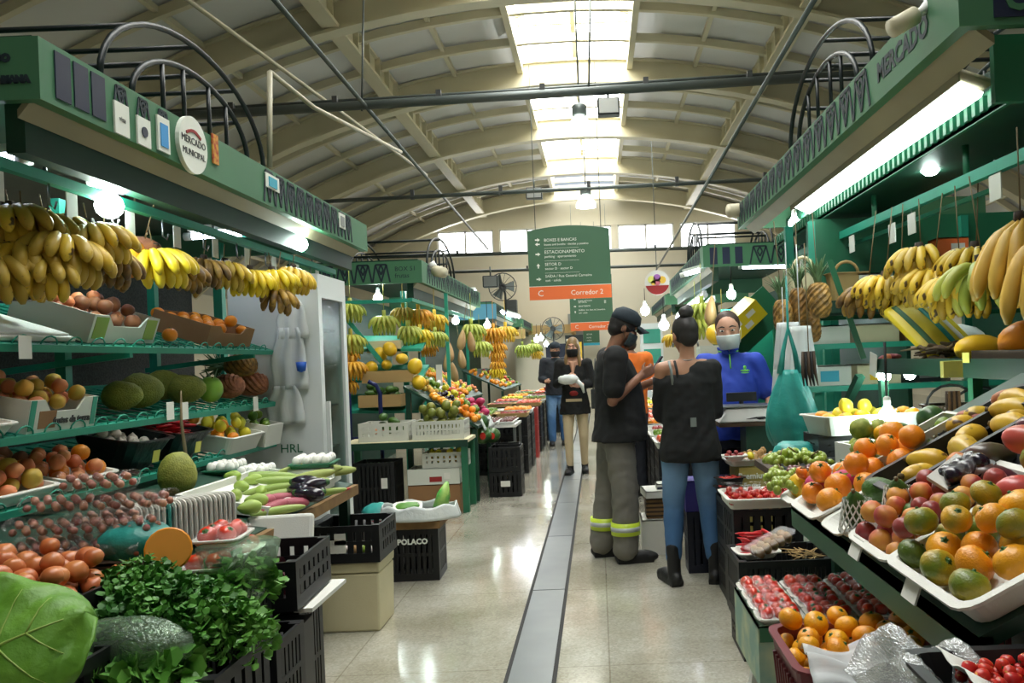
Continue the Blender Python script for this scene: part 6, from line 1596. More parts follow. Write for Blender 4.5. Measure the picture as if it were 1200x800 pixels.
# chayotes, cucumbers, corn, eggplants, sweet potatoes
carton('long white styrofoam tray of vegetables on the low counter', (-1.70, 4.06, zl(-1.70) + .012), .92, .42, .05, 'styro', PI / 2, rot=(.175, 0, PI / 2), name='styrofoam_box', t=.015)
def lput(k, px, py, label, s=1., lie=None, dz=0., rot=None):
    r = ray(px, py); kk = -.15 / .85; c0 = .75 + 1.45 * kk - 0.0
    d = ((.75 + kk * 1.45) + .035 + dz - EYE) / (r.z - kk * r.x); p = at(px, py, d)
    K = PK[k]; return fruit(k, (p.x, p.y, zl(p.x) + .022 + K['r'] * s + dz), label, None, s, lie=lie, rot=rot)
for k, (px, py) in enumerate(((272, 562), (284, 574), (296, 566), (276, 584), (306, 580))): lput('chayote', px, py, ('first', 'second', 'third', 'fourth', 'fifth')[k] + ' green chayote counted from the big soursop')
for k, (px, py) in enumerate(((318, 560), (335, 566), (332, 576), (352, 571), (350, 560))): lput('cucumber', px, py, ('striped cucumber nearest the chayotes', 'long pale cucumber behind the wrapped ones', 'pale cucumber under clear film', 'cucumber with its end by the eggplants', 'upper cucumber of the pile')[k], 1.2, lie=-1.1, dz=.03 * (k % 2))
for k, (px, py) in enumerate(((356, 552), (372, 555), (388, 556), (362, 562))): lput('corn_cob', px, py, ('pale corn cob behind the cucumbers', 'pale corn cob pointing to the refrigerator', 'corn cob at the end of the pile', 'corn cob leaning on the eggplants')[k], 1.15, lie=-1.2, dz=.03)
for k, (px, py) in enumerate(((350, 580), (362, 585), (372, 580), (358, 571), (368, 574))): lput('eggplant', px, py, ('glossy black eggplant by the sweet potatoes', 'lowest glossy eggplant in the bag', 'eggplant nearest the aisle', 'uppermost eggplant of the cluster', 'round eggplant behind the others')[k], 1., dz=.035 + .03 * (k > 2))
for k, (px, py) in enumerate(((315, 590), (330, 588), (342, 594), (322, 598))): lput('sweet_potato', px, py, ('pink sweet potato nearest the foam trays', 'pink sweet potato in the middle', 'pink sweet potato below the eggplants', 'small pink sweet potato in front')[k], 1.05)
for k, (px, py) in enumerate(((300, 592), (318, 575), (292, 600), (338, 580))): lput('cucumber' if k % 2 else 'chayote', px, py, ('round chayote before the standing foam trays', 'pale cucumber over the sweet potatoes', 'chayote at the near end of the long tray', 'pale cucumber beside the eggplant bag')[k], 1.1, lie=-1.1, dz=.02)
lput('cucumber', 326, 600, 'short green and yellow squash before the sweet potatoes', 1., lie=-1.2)
lput('cucumber', 382, 578, 'green cucumber cut end beside the eggplants', .9, lie=-1.2)
lput('chili', 398, 575, 'long red pepper lying on the tray edge', 1.6)
for k, (px, py) in enumerate(((285, 549), (318, 549))): 
    p = at(px, py + 4, 4.72 + .0 * k); eggs((p.x, 4.52, zl(p.x) + .006), ('egg tray at the back of the counter by the lemons', 'egg tray at the back of the counter by the refrigerator')[k], PI / 2, 4, 3)
p = at(384, 545, 4.6)
carton('white box under the upper egg tray at the counter end', (-1.62, 4.58, zl(-1.62) + .004), .24, .22, .09, 'card_white', .1, lid=True, prints=[(0, .04, .1, .05, 'stall_green')])
eggs((-1.62, 4.58, zl(-1.62) + .097), 'egg tray stacked on the white box at the counter end', .1, 4, 4)
# tomato packs, cut pumpkin, teal bag in front of the foam trays
for k, (x, yy) in enumerate(((-1.40, 2.74), (-1.34, 2.92), (-1.36, 2.60))):
    pass
crate('black crate under the wrapped tomato packs', (-1.36, 2.70, .40), .30, .46, .37, 'crate_black'); crate('lower black crate under the wrapped tomato packs', (-1.36, 2.70, 0), .30, .46, .395, 'crate_black')
for k, (x, yy, z) in enumerate(((-1.30, 2.68, .773), (-1.30, 2.86, .773), (-1.30, 2.77, .845))): tomato_pack((x, yy, z), PI / 2 + .1, ('wrapped tomato pack next to the cut pumpkin', 'wrapped tomato pack beside the big white lid', 'wrapped tomato pack on top behind the parsley')[k])
M('pumpkin_flesh', (240, 160, 62), .5)
t = thing('pumpkin_half', 'cut orange pumpkin half with pale flesh behind the parsley', 'pumpkin', (-1.345, 2.50, .885), rot=(1.35, .1, .35)); t.scale = (.8,) * 3
part(MB().lathe([(.001, -.05), (.06, -.04), (.085, 0), (.08, .004), (.001, .004)], 18, smooth=False), 'rind', 'skin_orange', t); part(MB().lathe([(.001, .003), (.05, .006), (.078, .008), (.001, .009)], 18, smooth=False), 'flesh', 'pumpkin_flesh', t)
solo(MB().ball((0, 0, .06), .12, .09, .07, 16, 8, jit=.1), 'plastic_bag', 'bag_teal', 'crumpled teal bag between onions and cut pumpkin', 'bag', loc=(-1.50, 2.60, .83))
t = thing('foam_sheet', 'rounded white styrofoam lid leaning behind the black crate', 'lid', (-1.40, 3.50, .70), rot=(1.25, 0, .12))
part(MB().box(-.14, .14, -.1, .1, -.02, .02), 'lid_body', 'styro', t, .015)
# onions, garlic bags at the near left
crate('black crate filled with onions at the near left', (-1.66, 2.26, .58), .50, .40, .26, 'crate_black', 0); crate('middle black crate under the onions', (-1.66, 2.26, .30), .5, .4, .275, 'crate_black'); crate('bottom black crate under the onions', (-1.66, 2.26, 0), .5, .4, .295, 'crate_black')
pile('onion', quad((-1.66, 2.26), .46, .36), lambda x, y: .80, 80, 'brown onion in the heap behind the big leaf', 'brown onions in the heap', (.74, .98), maxh=.13)
def garlic_bag(loc, rz, label):
    t = thing('onion_bag', label, 'bag', loc, rz); t.scale = (.86, .95, .92)
    q = [k for k in PK['garlic']['ms']]
    i = 0
    for a in range(9):
        for b in range(3):
            o = link('bulb', PK['shallot']['ms'][i % 2], t, (-.112 + .028 * a + rnd.uniform(-.004, .004), -.03 + .03 * b, .02 + .024 * ((a + b) % 2)), (rnd.random() * 2, rnd.random() * 2, 0)); o.scale = (1.,) * 3; i += 1
    part(MB().sheet(lambda u, v: (.14 * (u - .5) * 2 * (1 - .1 * v), .055 * math.cos(2 * PI * v), .032 + .036 * math.sin(2 * PI * v)), 8, 14, .002), 'film', 'clear_film', t)
    return t
gb = [(-1.56, 2.57, 0), (-1.80, 2.57, 0), (-1.56, 2.68, 0), (-1.54, 2.60, 1), (-1.78, 2.60, 1), (-1.52, 2.64, 2), (-1.64, 2.64, 3), (-1.66, 2.71, 1), (-1.80, 2.68, 0), (-1.76, 2.64, 2)]
for k, (bx_, by_, lv) in enumerate(gb):
    garlic_bag((bx_, by_, .855 + .068 * lv), .06 * (k % 3 - 1), 'clear bag of small onions above the onion heap, ' + ('bottom front on the aisle side', 'bottom front on the wall side', 'bottom back on the aisle side', 'second layer on the aisle side', 'second layer on the wall side', 'third layer on the aisle side', 'topmost of the pile', 'second layer at the back', 'bottom back on the wall side', 'third layer on the wall side')[k])
carton('dark carton under the pile of small onion bags', (-1.70, 2.64, .60), .52, .3, .25, 'wood_dark', 0, lid=True); crate('crate carrying the dark carton of onion bags', (-1.72, 2.64, .0), .5, .3, .595, 'crate_black')
# big leaf, parsley, wrapped lettuce
M('leaf_kale', (88, 140, 36), .5, c2=(112, 162, 50), scale=7, amt=.5, bump=.7, bscale=18)
M('leaf_rib', (150, 178, 84), .5)
def big_leaf(label, loc, rot, L=.42, W=.34, s=1.):
    t = thing('collard_leaf', label, 'leaf', loc, rot=rot); t.scale = (s,) * 3
    def f(u, v):
        a = (v - .5) * 2; w = W / 2 * (math.sin(PI * min(1, .06 + u * .94)) ** .55) * (1 + .05 * math.sin(22 * u))
        return (L * u, a * w, .05 * math.sin(PI * u) - .05 * abs(a) ** 1.5 * (.4 + u) + .012 * math.sin(14 * u + 5 * a) * abs(a) + .010 * math.sin(30 * u - 11 * a) * abs(a))
    part(MB().sheet(f, 34, 22, .003), 'leaf_blade', 'leaf_kale', t)
    mb = MB().tube([(L * u, 0, .05 * math.sin(PI * u) + .002) for u in [-.25, -.1, 0, .15, .3, .45, .6, .75, .9]], [.010, .009, .008, .007, .006, .005, .004, .003, .0015], 7)
    for k in range(5):
        for s_ in (-1, 1):
            u0 = .12 + .15 * k; pts = []
            for q in range(5):
                g = q / 4; u = u0 + .16 * g; a = s_ * .75 * g; p = f(min(u, .98), .5 + a / 2); pts.append((p[0], p[1], p[2] + .003))
            mb.tube(pts, [.003, .0025, .002, .0015, .0008], 5)
    part(mb, 'midrib', 'leaf_rib', t); return t
c = at(-28, 795, 1.62)
big_leaf('large green collard leaf filling the lower left corner', (-1.49, 1.70, .75), (.95, -.42, .30), .46, .46, .82)
big_leaf('second collard leaf behind the large one', (-1.56, 1.82, .72), (.9, -.6, .1), .42, .4, .8)
crate('black crate of collard leaves at the lower left', (-1.50, 1.92, .50), .5, .3, .25, 'crate_black'); crate('black crate under the collard leaves', (-1.50, 1.92, .0), .5, .3, .495, 'crate_black')
def leafy(loc, R, Hh, n, mat, size, spread=1., seed=1, holes=None):
    r = random.Random(seed); mb = MB()
    for k in range(n):
        a = r.uniform(0, 6.283); q = math.sqrt(r.random()); rad = R * q
        p = Vector((rad * math.cos(a) * spread, rad * math.sin(a), Hh * (1 - .55 * q * q) + r.uniform(-.06, .02)))
        s_ = size * r.uniform(.7, 1.4); e = Vector((math.cos(a + r.uniform(-1.2, 1.2)), math.sin(a + r.uniform(-1.2, 1.2)), r.uniform(-.4, .5))).normalized(); n_ = e.orthogonal().normalized()
        n_ = (n_ * math.cos(a * 5) + e.cross(n_) * math.sin(a * 5)).normalized(); w = s_ * .45; up = e.cross(n_) * s_ * .12
        mb.add([p, p + e * s_ * .4 + n_ * w + up, p + e * s_ * .75 + n_ * w * .9, p + e * s_, p + e * s_ * .75 - n_ * w * .9, p + e * s_ * .4 - n_ * w + up], [(0, 1, 2, 3), (0, 3, 4, 5)], 0, False)
        if k % 6 == 0: mb.tube([p, p * .5 + Vector((0, 0, .0))], .0018, 3, 0, cap=False)
    return mb
M('leaf_parsley', (46, 104, 34), .5, c2=(88, 150, 52), rand=(56, 116, 38), scale=12, amt=.6)
M('leaf_light', (84, 140, 52), .5, c2=(110, 164, 70), scale=12, amt=.6)
crate('black crate holding parsley at the lower left', (-1.24, 2.24, .36), .46, .34, .28, 'crate_black', 0, slats=6); crate('black crate below the parsley crate', (-1.24, 2.24, .05), .46, .34, .30, 'crate_black', 0)
solo(MB().box(-1.50, -.98, 2.06, 2.42, 0, .045), 'wooden_pallet', 'wood', 'pale wooden board under the parsley crates', 'board')
for k, (x, yy, z, R, n, m_, sz, sp, lb) in enumerate(((-1.24, 2.28, .66, .19, 2000, 'leaf_parsley', .021, 1.1, 'dark green parsley bunch heaped in the near black crate'), (-1.36, 2.36, .70, .13, 1000, 'leaf_parsley', .02, 1.1, 'darker parsley bunch behind the heaped one'), (-1.08, 2.28, .60, .13, 800, 'leaf_light', .022, 1., 'lighter parsley hanging over the crate side'))):
    t = solo(leafy(None, R, .18, n, m_, sz, sp, k + 3), 'parsley_bunch', m_, lb, 'parsley', loc=(x, yy, z), kind='stuff')
for k in range(2):
    mb = MB(); x = -1.05 + .05 * k; mb.tube([(0, 0, .3), (.02, -.05, .2), (.0 + .03 * k, -.06, .1), (.01, -.05, .0)], .004, 5); mb.ball((.01, -.05, -.01), .016, .016, .012); mb.ball((-.01, -.05, .02), .012, .01, .01)
    solo(mb, 'herb_stem', 'leaf_light', ('long herb stem hanging down the crate front', 'second herb stem with round leaves hanging down')[k], 'herb', loc=(x, 2.06, .28))
solo(leafy(None, .11, .15, 260, 'leaf_light', .04, 1., 21), 'herb_bunch', 'leaf_light', 'light green herbs wrapped in clear film by the red leaf crate', 'herbs', loc=(-1.20, 2.66, .66), kind='stuff')
solo(MB().lathe([(.03, -.08), (.06, 0), (.11, .12), (.13, .2)], 14), 'film_wrap', 'green_bag_film', 'clear cone of film around the light green herbs', 'film', loc=(-1.20, 2.66, .66))
crate('black crate under the film wrapped herbs', (-1.22, 2.68, .28), .34, .24, .28); crate('lower black crate under the wrapped herbs', (-1.22, 2.68, 0), .34, .24, .275)
solo(leafy(None, .12, .06, 160, 'leaf_light', .06, 1.3, 31), 'lettuce', 'leaf_light', 'green lettuce in a clear bag at the parsley crate front', 'lettuce', loc=(-1.25, 2.10, .66), kind='stuff')
solo(MB().ball((0, 0, .06), .17, .07, .08, 18, 10, jit=.06), 'film_wrap', 'green_bag_film', 'clear bag around the lettuce at the parsley crate front', 'bag', loc=(-1.25, 2.10, .66))
# red leaf crate and dark crate standing on end
crate('black crate of red leaf lettuce by the aisle', (-1.34, 3.14, .55), .42, .44, .18, 'crate_black', .05, slats=6)
solo(leafy(None, .12, .08, 240, 'leaf_red', .05, 1.1, 41) if 'leaf_red' in MATS else leafy(None, .12, .08, 240, M('leaf_red', (110, 44, 58), .5, c2=(70, 40, 50), scale=20), .05, 1.1, 41), 'lettuce', 'leaf_red', 'dark red leaf lettuce in the black crate by the aisle', 'lettuce', loc=(-1.38, 3.10, .59), kind='stuff')
t = thing('plastic_crate', 'dark green lattice crate standing on end by the aisle', 'crate', (-1.30, 2.86, 0), .06)
mb = MB(); L, Hh = .36, .50
mb.tube([(-L / 2, 0, .0), (-L / 2, 0, Hh - .05), (-L / 2 + .05, 0, Hh), (L / 2 - .05, 0, Hh), (L / 2, 0, Hh - .05), (L / 2, 0, 0)], .014, 6)
for k in range(15): x = -L / 2 + L * (k + .5) / 15; mb.box(x - .006, x + .006, -.006, .006, .0, Hh - .01)
for k in range(20): z = Hh * (k + .5) / 20; mb.box(-L / 2, L / 2, -.005, .005, z - .004, z + .004)
part(mb, 'lattice_face', 'crate_dark', t)
part(MB().box(-L / 2, -L / 2 + .01, .01, .26, 0, Hh - .02).box(L / 2 - .01, L / 2, .01, .26, 0, Hh - .02).box(-L / 2 + .01, L / 2 - .01, .01, .26, Hh - .03, Hh - .02), 'crate_side', 'crate_black', t)
solo(MB().box(-1.16, -1.09, 3.0, 3.4, .525, .54), 'wooden_strip', 'paper', 'white strip sticking out under the red leaf crate', 'strip')
crate('black crate carrying the red leaf crate', (-1.36, 3.26, .0), .34, .26, .51)
# beige styrofoam box with black crate, lettered crate with white bag
bx, by = -1.385, 4.52
t = thing('styrofoam_box', 'beige styrofoam box on the floor by the aisle', 'box', (bx, by, 0), .0)
part(MB().box(-.165, .165, -.16, .16, 0, .315, taper=.006), 'box_body', 'styro_beige', t, .012)
part(MB().box(-.168, .168, -.163, .163, .318, .375), 'lid', 'styro_beige', t, .01)
crate('black crate with white labels on the beige styrofoam box', (bx, by, .378), .36, .36, .20, 'crate_black', .0, slats=6, tags=[(-.06, .09, .12, .07), (-.03, .13, .06, .06)])
for k in range(5): fruit(('lime', 'garlic', 'potato')[k % 3], (bx - .1 + .05 * k, by - .02 * k, .42), 'vegetable in the black crate on the beige box', 'vegetables in the crate on the beige box', .9)
p0 = atZ(490, 681, 0)
crate('black crate with white lettering on its face under the wooden board', (-1.27, 5.50, 0), .34, .30, .34, 'crate_black', .02, slats=7, text=('POLACO', .05, 0, .245))
solo(MB().box(-1.46, -1.08, 5.34, 5.66, .343, .395), 'wooden_board', 'wood', 'thick wooden board on the lettered black crate', 'board', bev=.004)
t = thing('plastic_bag', 'white plastic bag spread over the wooden board with greens inside', 'bag', (-1.24, 5.48, .397))
part(MB().sheet(lambda u, v: ((.27 - .03 * v) * math.cos(2 * PI * u) * (1 + .05 * math.sin(9 * 2 * PI * u / 2)), (.18 - .02 * v) * math.sin(2 * PI * u), .09 * v + .012 * math.sin(14 * PI * u) * v), 36, 5, .004), 'bag_rim', 'bag_white', t)
part(MB().lathe([(.001, .02), (.2, .02), (.25, .035), (.001, .045)], 20, sy=.68), 'bag_floor', 'bag_white', t)
t2 = thing('vegetable_pack', 'wrapped pack of sliced greens lying in the white bag', 'vegetable pack', (-1.31, 5.44, .455), .3, rot=(.3, 0, .2)); part(tray_mb(.17, .11, .03), 'tray', 'styro', t2); part(MB().ball((0, 0, .03), .08, .05, .022, 12, 6, jit=.2), 'greens', 'leaf_light', t2)
t2 = thing('seasoning_bag', 'green printed packet standing in the white bag', 'packet', (-1.10, 5.46, .45), .2, rot=(-.1, .3, .2)); part(MB().lathe([(.001, 0), (.05, .005), (.045, .10), (.01, .19)], 8, sy=.5), 'packet_body', 'bag_green', t2)
t2 = thing('red_basket', 'round red basket behind the white bag', 'basket', (-1.60, 5.72, .14)); part(MB().lathe([(.001, 0), (.12, .005), (.17, .22), (.18, .22), (.175, .235), (.16, .23), (.115, .015), (.001, .012)], 20), 'basket_body', 'crate_maroon', t2)
crate('dark crate under the round red basket', (-1.60, 5.72, 0), .3, .3, .138, 'crate_dark')
solo(MB().ball((0, 0, .08), .13, .1, .09, 16, 8, jit=.1), 'plastic_bag', 'bag_teal', 'teal knotted bag lying in the red basket', 'bag', loc=(-1.58, 5.70, .30))
solo(MB().ball((0, 0, .1), .22, .16, .12, 16, 8, jit=.15), 'plastic_bag', 'dark_grey', 'grey crumpled sack under the counter edge', 'bag', loc=(-1.62, 5.0, 0.30)); crate('dark crate under the grey crumpled sack', (-1.62, 5.0, 0), .4, .3, .296, 'crate_dark')
# ================================================================ SECOND LEFT STALL AND BEYOND
t = thing('display_table', 'green steel table carrying two white crates before the second left stall', 'table', (-1.85, 7.9, 0))
tz = .70
wpart(MB().box(-2.5, -1.27, 7.75, 8.25, tz - .03, tz), 'table_top', 'styro_beige', t)
wpart(MB().box(-2.5, -1.27, 7.74, 7.75, tz - .07, tz - .005), 'front_rail', 'dark_green', t)
for x in (-2.46, -1.31):
    for y in (7.79, 8.21): wpart(MB().box(x - .03, x + .03, y - .03, y + .03, 0, tz - .03), 'leg', 'stall_green', t)
crate('white crate of mixed vegetables on the green table', (at(455, 515, 8.0).x, 8.0, tz), .48, .36, .18, 'crate_white', 0, slats=6)
pile([('avocado', 2), ('squash', 1), ('mamey', 1)], quad((at(455, 515, 8).x, 8.0), .30, .24), lambda x, y: tz + .06, 12, {'avocado': 'dark green fruit in the white crate of mixed vegetables', 'squash': 'pale squash in the white crate of mixed vegetables', 'mamey': 'pinkish fruit in the white crate of mixed vegetables'}, {'avocado': 'green fruit in the mixed crate', 'squash': 'squash in the mixed crate', 'mamey': 'pinkish fruit in the mixed crate'}, bare=True)
crate('white crate heaped with green guavas at the table corner', (at(518, 515, 8.0).x, 8.0, tz), .50, .36, .18, 'crate_white', 0, slats=12)
rnd_kind('guava', 'skin_guava' if 'skin_guava' in MATS else M('skin_guava', (112, 124, 40), .5, c2=(84, 96, 36), rand=(150, 146, 52), scale=10).name, .045, 1.1, .05)
pile('guava', quad((at(518, 515, 8).x, 8.0), .42, .28), lambda x, y: tz + .09, 44, 'green guava heaped in the white crate at the table corner', 'guavas in the white crate', bare=True, maxh=.24)
# under the table
crate('black crate with a white label under the green table', (-2.2, 8.0, 0), .40, .36, .50, 'crate_black', tags=[(.1, .3, .06, .1)])
carton('brown box standing under the green table', (-1.62, 7.98, 0), .50, .36, .27, 'card', 0, lid=True)
carton('white printed carton on the brown box under the table', (-1.62, 7.97, .272), .50, .34, .15, 'card_white', 0, prints=[(.02, .05, .12, .05, 'ink_red'), (.13, .08, .06, .06, 'styro')])
crate('white lattice crate of yellow fruit under the table', (-1.52, 7.98, .424), .42, .3, .15, 'crate_white', 0, slats=6)
pile([('lemon', 2), ('mandarin_ripe', 1)], quad((-1.52, 7.98), .38, .26), lambda x, y: .46, 18, {'lemon': 'yellow fruit in the lattice crate under the table', 'mandarin_ripe': 'orange fruit in the lattice crate under the table'}, {'lemon': 'yellow fruit under the table', 'mandarin_ripe': 'orange fruit under the table'}, bare=True)
t = thing('hand_trolley', 'blue hand trolley leaning behind the white crates', 'trolley', (at(428, 515, 8.35).x, 8.35, 0))
for dx in (-.15, .17):
    part(MB().tube([(dx, 0, 0), (dx, 0, 1.15), (dx - .03, -.03, 1.24), (dx - .10, -.06, 1.28)], .022, 8), 'frame_tube', 'blue_paint', t)
part(MB().tube([(-.15, 0, .7), (.17, 0, .7)], .015, 6).tube([(-.15, 0, .3), (.17, 0, .3)], .015, 6).box(-.18, .2, 0, .2, 0, .02), 'cross_bar', 'blue_paint', t)
# slanted shelving with cartons
t = thing('shelf_rack', 'green slanted shelf rack inside the second left stall', 'shelf', (-2.6, 9.2, 0))
for z, y0 in ((.95, 8.75), (1.28, 8.9), (1.62, 9.0)):
    wpart(MB().add([(-3.2, y0, z + .0), (-1.95, y0, z - .04), (-1.95, y0 + .5, z + .12), (-3.2, y0 + .5, z + .16), (-3.2, y0, z + .03), (-1.95, y0, z - .01), (-1.95, y0 + .5, z + .15), (-3.2, y0 + .5, z + .19)], [(3, 2, 1, 0), (4, 5, 6, 7), (0, 1, 5, 4), (1, 2, 6, 5), (2, 3, 7, 6), (3, 0, 4, 7)]), 'shelf', 'teal', t)
for x in (-3.15, -2.25): wpart(MB().box(x - .03, x + .03, 9.5, 9.56, 0, 2.3), 'post', 'teal', t)
wpart(MB().bar((-2.72, 8.9, 1.95), (-2.3, 9.0, 1.35), .05, .05), 'brace', 'teal', t)
wpart(MB().box(-2.9, -2.8, 8.95, 9.05, 0, 2.3), 'wide_post', 'stall_green', t)
solo(MB().box(-3.4, -3.36, 9.1, 13.3, 0, 2.4), 'back_board', 'dark_green', 'dark green back board of the second left stall', 'board')
def slantbox(px0, px1, pyb, d, label, h=.13, mat='card_light', kinds=None, n=14, flab=None, fgrp=None, dep=.34, up=.05):
    a, b = at(px0, pyb, d), at(px1, pyb, d); L = b.x - a.x; c = ((a.x + b.x) / 2, d + dep / 2, min(a.z, b.z))
    carton(label, c, L, dep, h, mat, 0)
    if kinds: pile(kinds, quad((c[0], c[1]), L - .03, dep - .03), lambda x, y: c[2] + up, n, flab, fgrp, bare=True)
slantbox(424, 484, 447, 8.8, 'tilted carton of yellow melons on the middle slanted shelf', kinds=[('melon', 2), ('papaya_yellow', 1)], n=9, flab={'melon': 'yellow melon in the carton on the middle slanted shelf', 'papaya_yellow': 'long yellow papaya in the carton on the middle slanted shelf'}, fgrp={'melon': 'yellow melons on the slanted shelf', 'papaya_yellow': 'papayas on the slanted shelf'}, up=.08)
slantbox(420, 470, 476, 8.6, 'carton of dark green avocados on the lowest slanted shelf', kinds='avocado', n=14, flab='dark avocado in the carton on the lowest slanted shelf', fgrp='avocados on the lowest slanted shelf', up=.06)
slantbox(430, 470, 412, 9.0, 'white carton tilted on the top slanted shelf below the bananas', mat='styro_beige', kinds='mamey_yellow', n=8, flab='golden fruit in the tilted white carton below the bananas', fgrp='golden fruit below the bananas', up=.05)
# hanging bananas
far_b = [(410, 366, 8.9, 'banana_green', 1.25, 'green bananas hanging highest by the refrigerator edge'), (411, 402, 8.9, 'banana_green', 1.3, 'second green bananas down by the refrigerator edge'), (413, 434, 8.8, 'banana_orange', 1.2, 'orange tinted bananas low by the refrigerator edge'), (407, 420, 8.9, 'banana_orange', 1., 'small orange bananas by the refrigerator edge'), (408, 456, 8.8, 'banana_orange', .9, 'lowest small bananas by the refrigerator edge'),
 (450, 380, 9.2, 'banana_green', 1.3, 'green bananas above the tilted white carton'), (472, 370, 9.4, 'banana_dull', 1.1, 'dull bananas at the top of the second stall cluster'), (478, 392, 9.2, 'banana_green', 1.3, 'dark green bananas in the middle of the second stall cluster'), (490, 372, 9.5, 'banana_orange', 1.3, 'golden bananas at the top of the second stall cluster'), (492, 396, 9.3, 'banana_bright', 1.2, 'bright bananas low in the second stall cluster'), (509, 378, 9.8, 'banana_ripe', 1.25, 'pale yellow bananas right in the second stall cluster'), (510, 398, 9.6, 'banana_green', 1.1, 'greenish bananas lowest right in the second stall cluster'), (502, 412, 9.7, 'banana_orange', .9, 'small golden bananas under the second stall cluster'),
 (552, 388, 11.4, 'banana_green', 1.5, 'green bananas past the hanging squashes, upper row'), (562, 408, 11.4, 'banana_green', 1.3, 'green bananas past the hanging squashes, lower row'), (578, 392, 12.0, 'banana_orange', 1.4, 'golden bananas beside the green upper row'), (592, 390, 12.3, 'banana_ripe', 1.4, 'yellow bananas at the far corner of the second stall'), (582, 409, 12.0, 'banana_orange', 1.1, 'orange bananas hanging under the golden ones'), (582, 419, 12.0, 'banana_orange', 1.0, 'orange bananas third from the top past the squashes'), (582, 430, 12.0, 'banana_orange', 1.0, 'orange bananas fourth from the top past the squashes'), (582, 438, 12.0, 'banana_bright', 1.0, 'lowest yellow bananas of the hanging column'),
 (612, 410, 16.5, 'banana_green', 1.5, 'green bananas in the third left stall'), (624, 408, 17., 'banana_green', 1.5, 'olive bananas under the three small bulbs'), (628, 416, 17., 'banana_ripe', 1.1, 'yellow bananas under the three small bulbs')]
for px, py, d, m_, s, lb in far_b: bunch_far(at(px, py - 9 * 9 / d, d), lb, m_, -1.1 + rnd.uniform(-.3, .3), 14, s)
rail_t = thing('hook_rail', 'teal hook rail above the second stall bananas', 'rail', (-2., 9.2, 2.12))
wpart(MB().box(-2.02, -1.98, 8.8, 13.2, 2.12, 2.16), 'rail', 'teal', rail_t); wpart(MB().box(-2.9, -2.0, 8.86, 8.9, 2.12, 2.16), 'rail', 'teal', rail_t)
for k, (px, py) in enumerate(((541, 398), (552, 400), (527, 412), (541, 420), (532, 436), (524, 425))):
    d = 10.3 + .1 * k; o = fruit('squash', at(px, py, d), ('pale butternut squash hanging first below the bulb', 'pale butternut squash hanging beside the first', 'brownish squash hanging at the near side', 'squash hanging below the two pale ones', 'long squash hanging lowest', 'squash hanging behind the near one')[k], None, .95, rot=(rnd.uniform(-.1, .1), rnd.uniform(-.2, .2), k), bare=True)
    part(MB().tube([(0, 0, .13), (0, 0, .5)], .004, 4), 'cord', 'twine', o)
solo(MB().box(-1.86, -1.82, 10.0, 10.04, 0, 2.3), 'stall_post', 'teal', 'slim teal post beside the hanging squashes', 'post')
c = at(515, 440, 9.5); solo(MB().box(c.x - .035, c.x + .035, 9.48, 9.49, c.z - .13, c.z + .13), 'price_board', 'paper', 'upright white price board over the fruit slope', 'price board')
# fruit slope of the second stall
def slope_table(name, label, xa, xb, za, zb, y0, y1, mat='dark_green'):
    t = thing('fruit_slope', label, 'display table', (xa, y0, 0))
    wpart(MB().add([(xa, y0, za - .03), (xb, y0, zb - .03), (xb, y1, zb - .03), (xa, y1, za - .03), (xa, y0, za), (xb, y0, zb), (xb, y1, zb), (xa, y1, za)],
        [(3, 2, 1, 0), (4, 5, 6, 7), (0, 1, 5, 4), (1, 2, 6, 5), (2, 3, 7, 6), (3, 0, 4, 7)] if xb > xa else [(0, 1, 2, 3), (7, 6, 5, 4), (4, 5, 1, 0), (5, 6, 2, 1), (6, 7, 3, 2), (7, 4, 0, 3)]), 'sloping_top', mat, t)
    for y in (y0 + .05, y1 - .05):
        for x, z in ((xa + (.04 if xb > xa else -.04), za), (xb - (.04 if xb > xa else -.04), zb)): wpart(MB().box(x - .025, x + .025, y - .025, y + .025, 0, z - .03), 'leg', mat, t)
    return lambda x, y: za + (zb - za) * (x - xa) / (xb - xa)
zf = slope_table('', 'sloping fruit display of the second left stall', -1.25, -2.0, .78, 1.22, 8.3, 9.42)
cells = [('orange', 'orange heap', 0, 0, 14), ('green_apple', 'green fruit', 0, 1, 14), ('plum', 'red plum', 0, 2, 18), ('dragon_fruit', 'pink fruit', 0, 3, 8), ('mandarin_ripe', 'golden fruit', 1, 0, 12), ('plum_dark', 'dark plum', 1, 1, 16), ('lemon', 'yellow lemon', 1, 2, 14), ('apple', 'red apple', 1, 3, 14), ('melon', 'yellow melon', 2, 0, 4), ('mamey_yellow', 'golden mango', 2, 1, 10), ('lime', 'green lime', 2, 2, 18), ('egg', 'foam wrapped pear', 2, 3, 18)]
for k, nm, r, c_, n in cells:
    x0, x1 = -1.27 - .24 * r, -1.27 - .24 * (r + 1); y0, y1 = 8.32 + .27 * c_, 8.32 + .27 * (c_ + 1)
    pos = ('front', 'middle', 'back')[r] + ' row, ' + ('nearest the green table', 'second from the green table', 'third from the green table', 'farthest from the green table')[c_]
    pile(k, [(x0, y0), (x1, y0), (x1, y1), (x0, y1)], zf, n, '%s on the second stall slope, %s' % (nm.replace(' heap', ''), pos), '%ss on the slope, %s' % (nm, pos), bare=True, tries=10)
solo(MB().sheet(lambda u, v: (-1.22 - .05 * u + .012 * math.sin(25 * v), 8.6 + .8 * v, .70 + .12 * u + .01 * math.sin(31 * v)), 4, 30, .004), 'plastic_sheet', 'bag_white', 'white plastic edging along the second stall slope', 'plastic sheet')
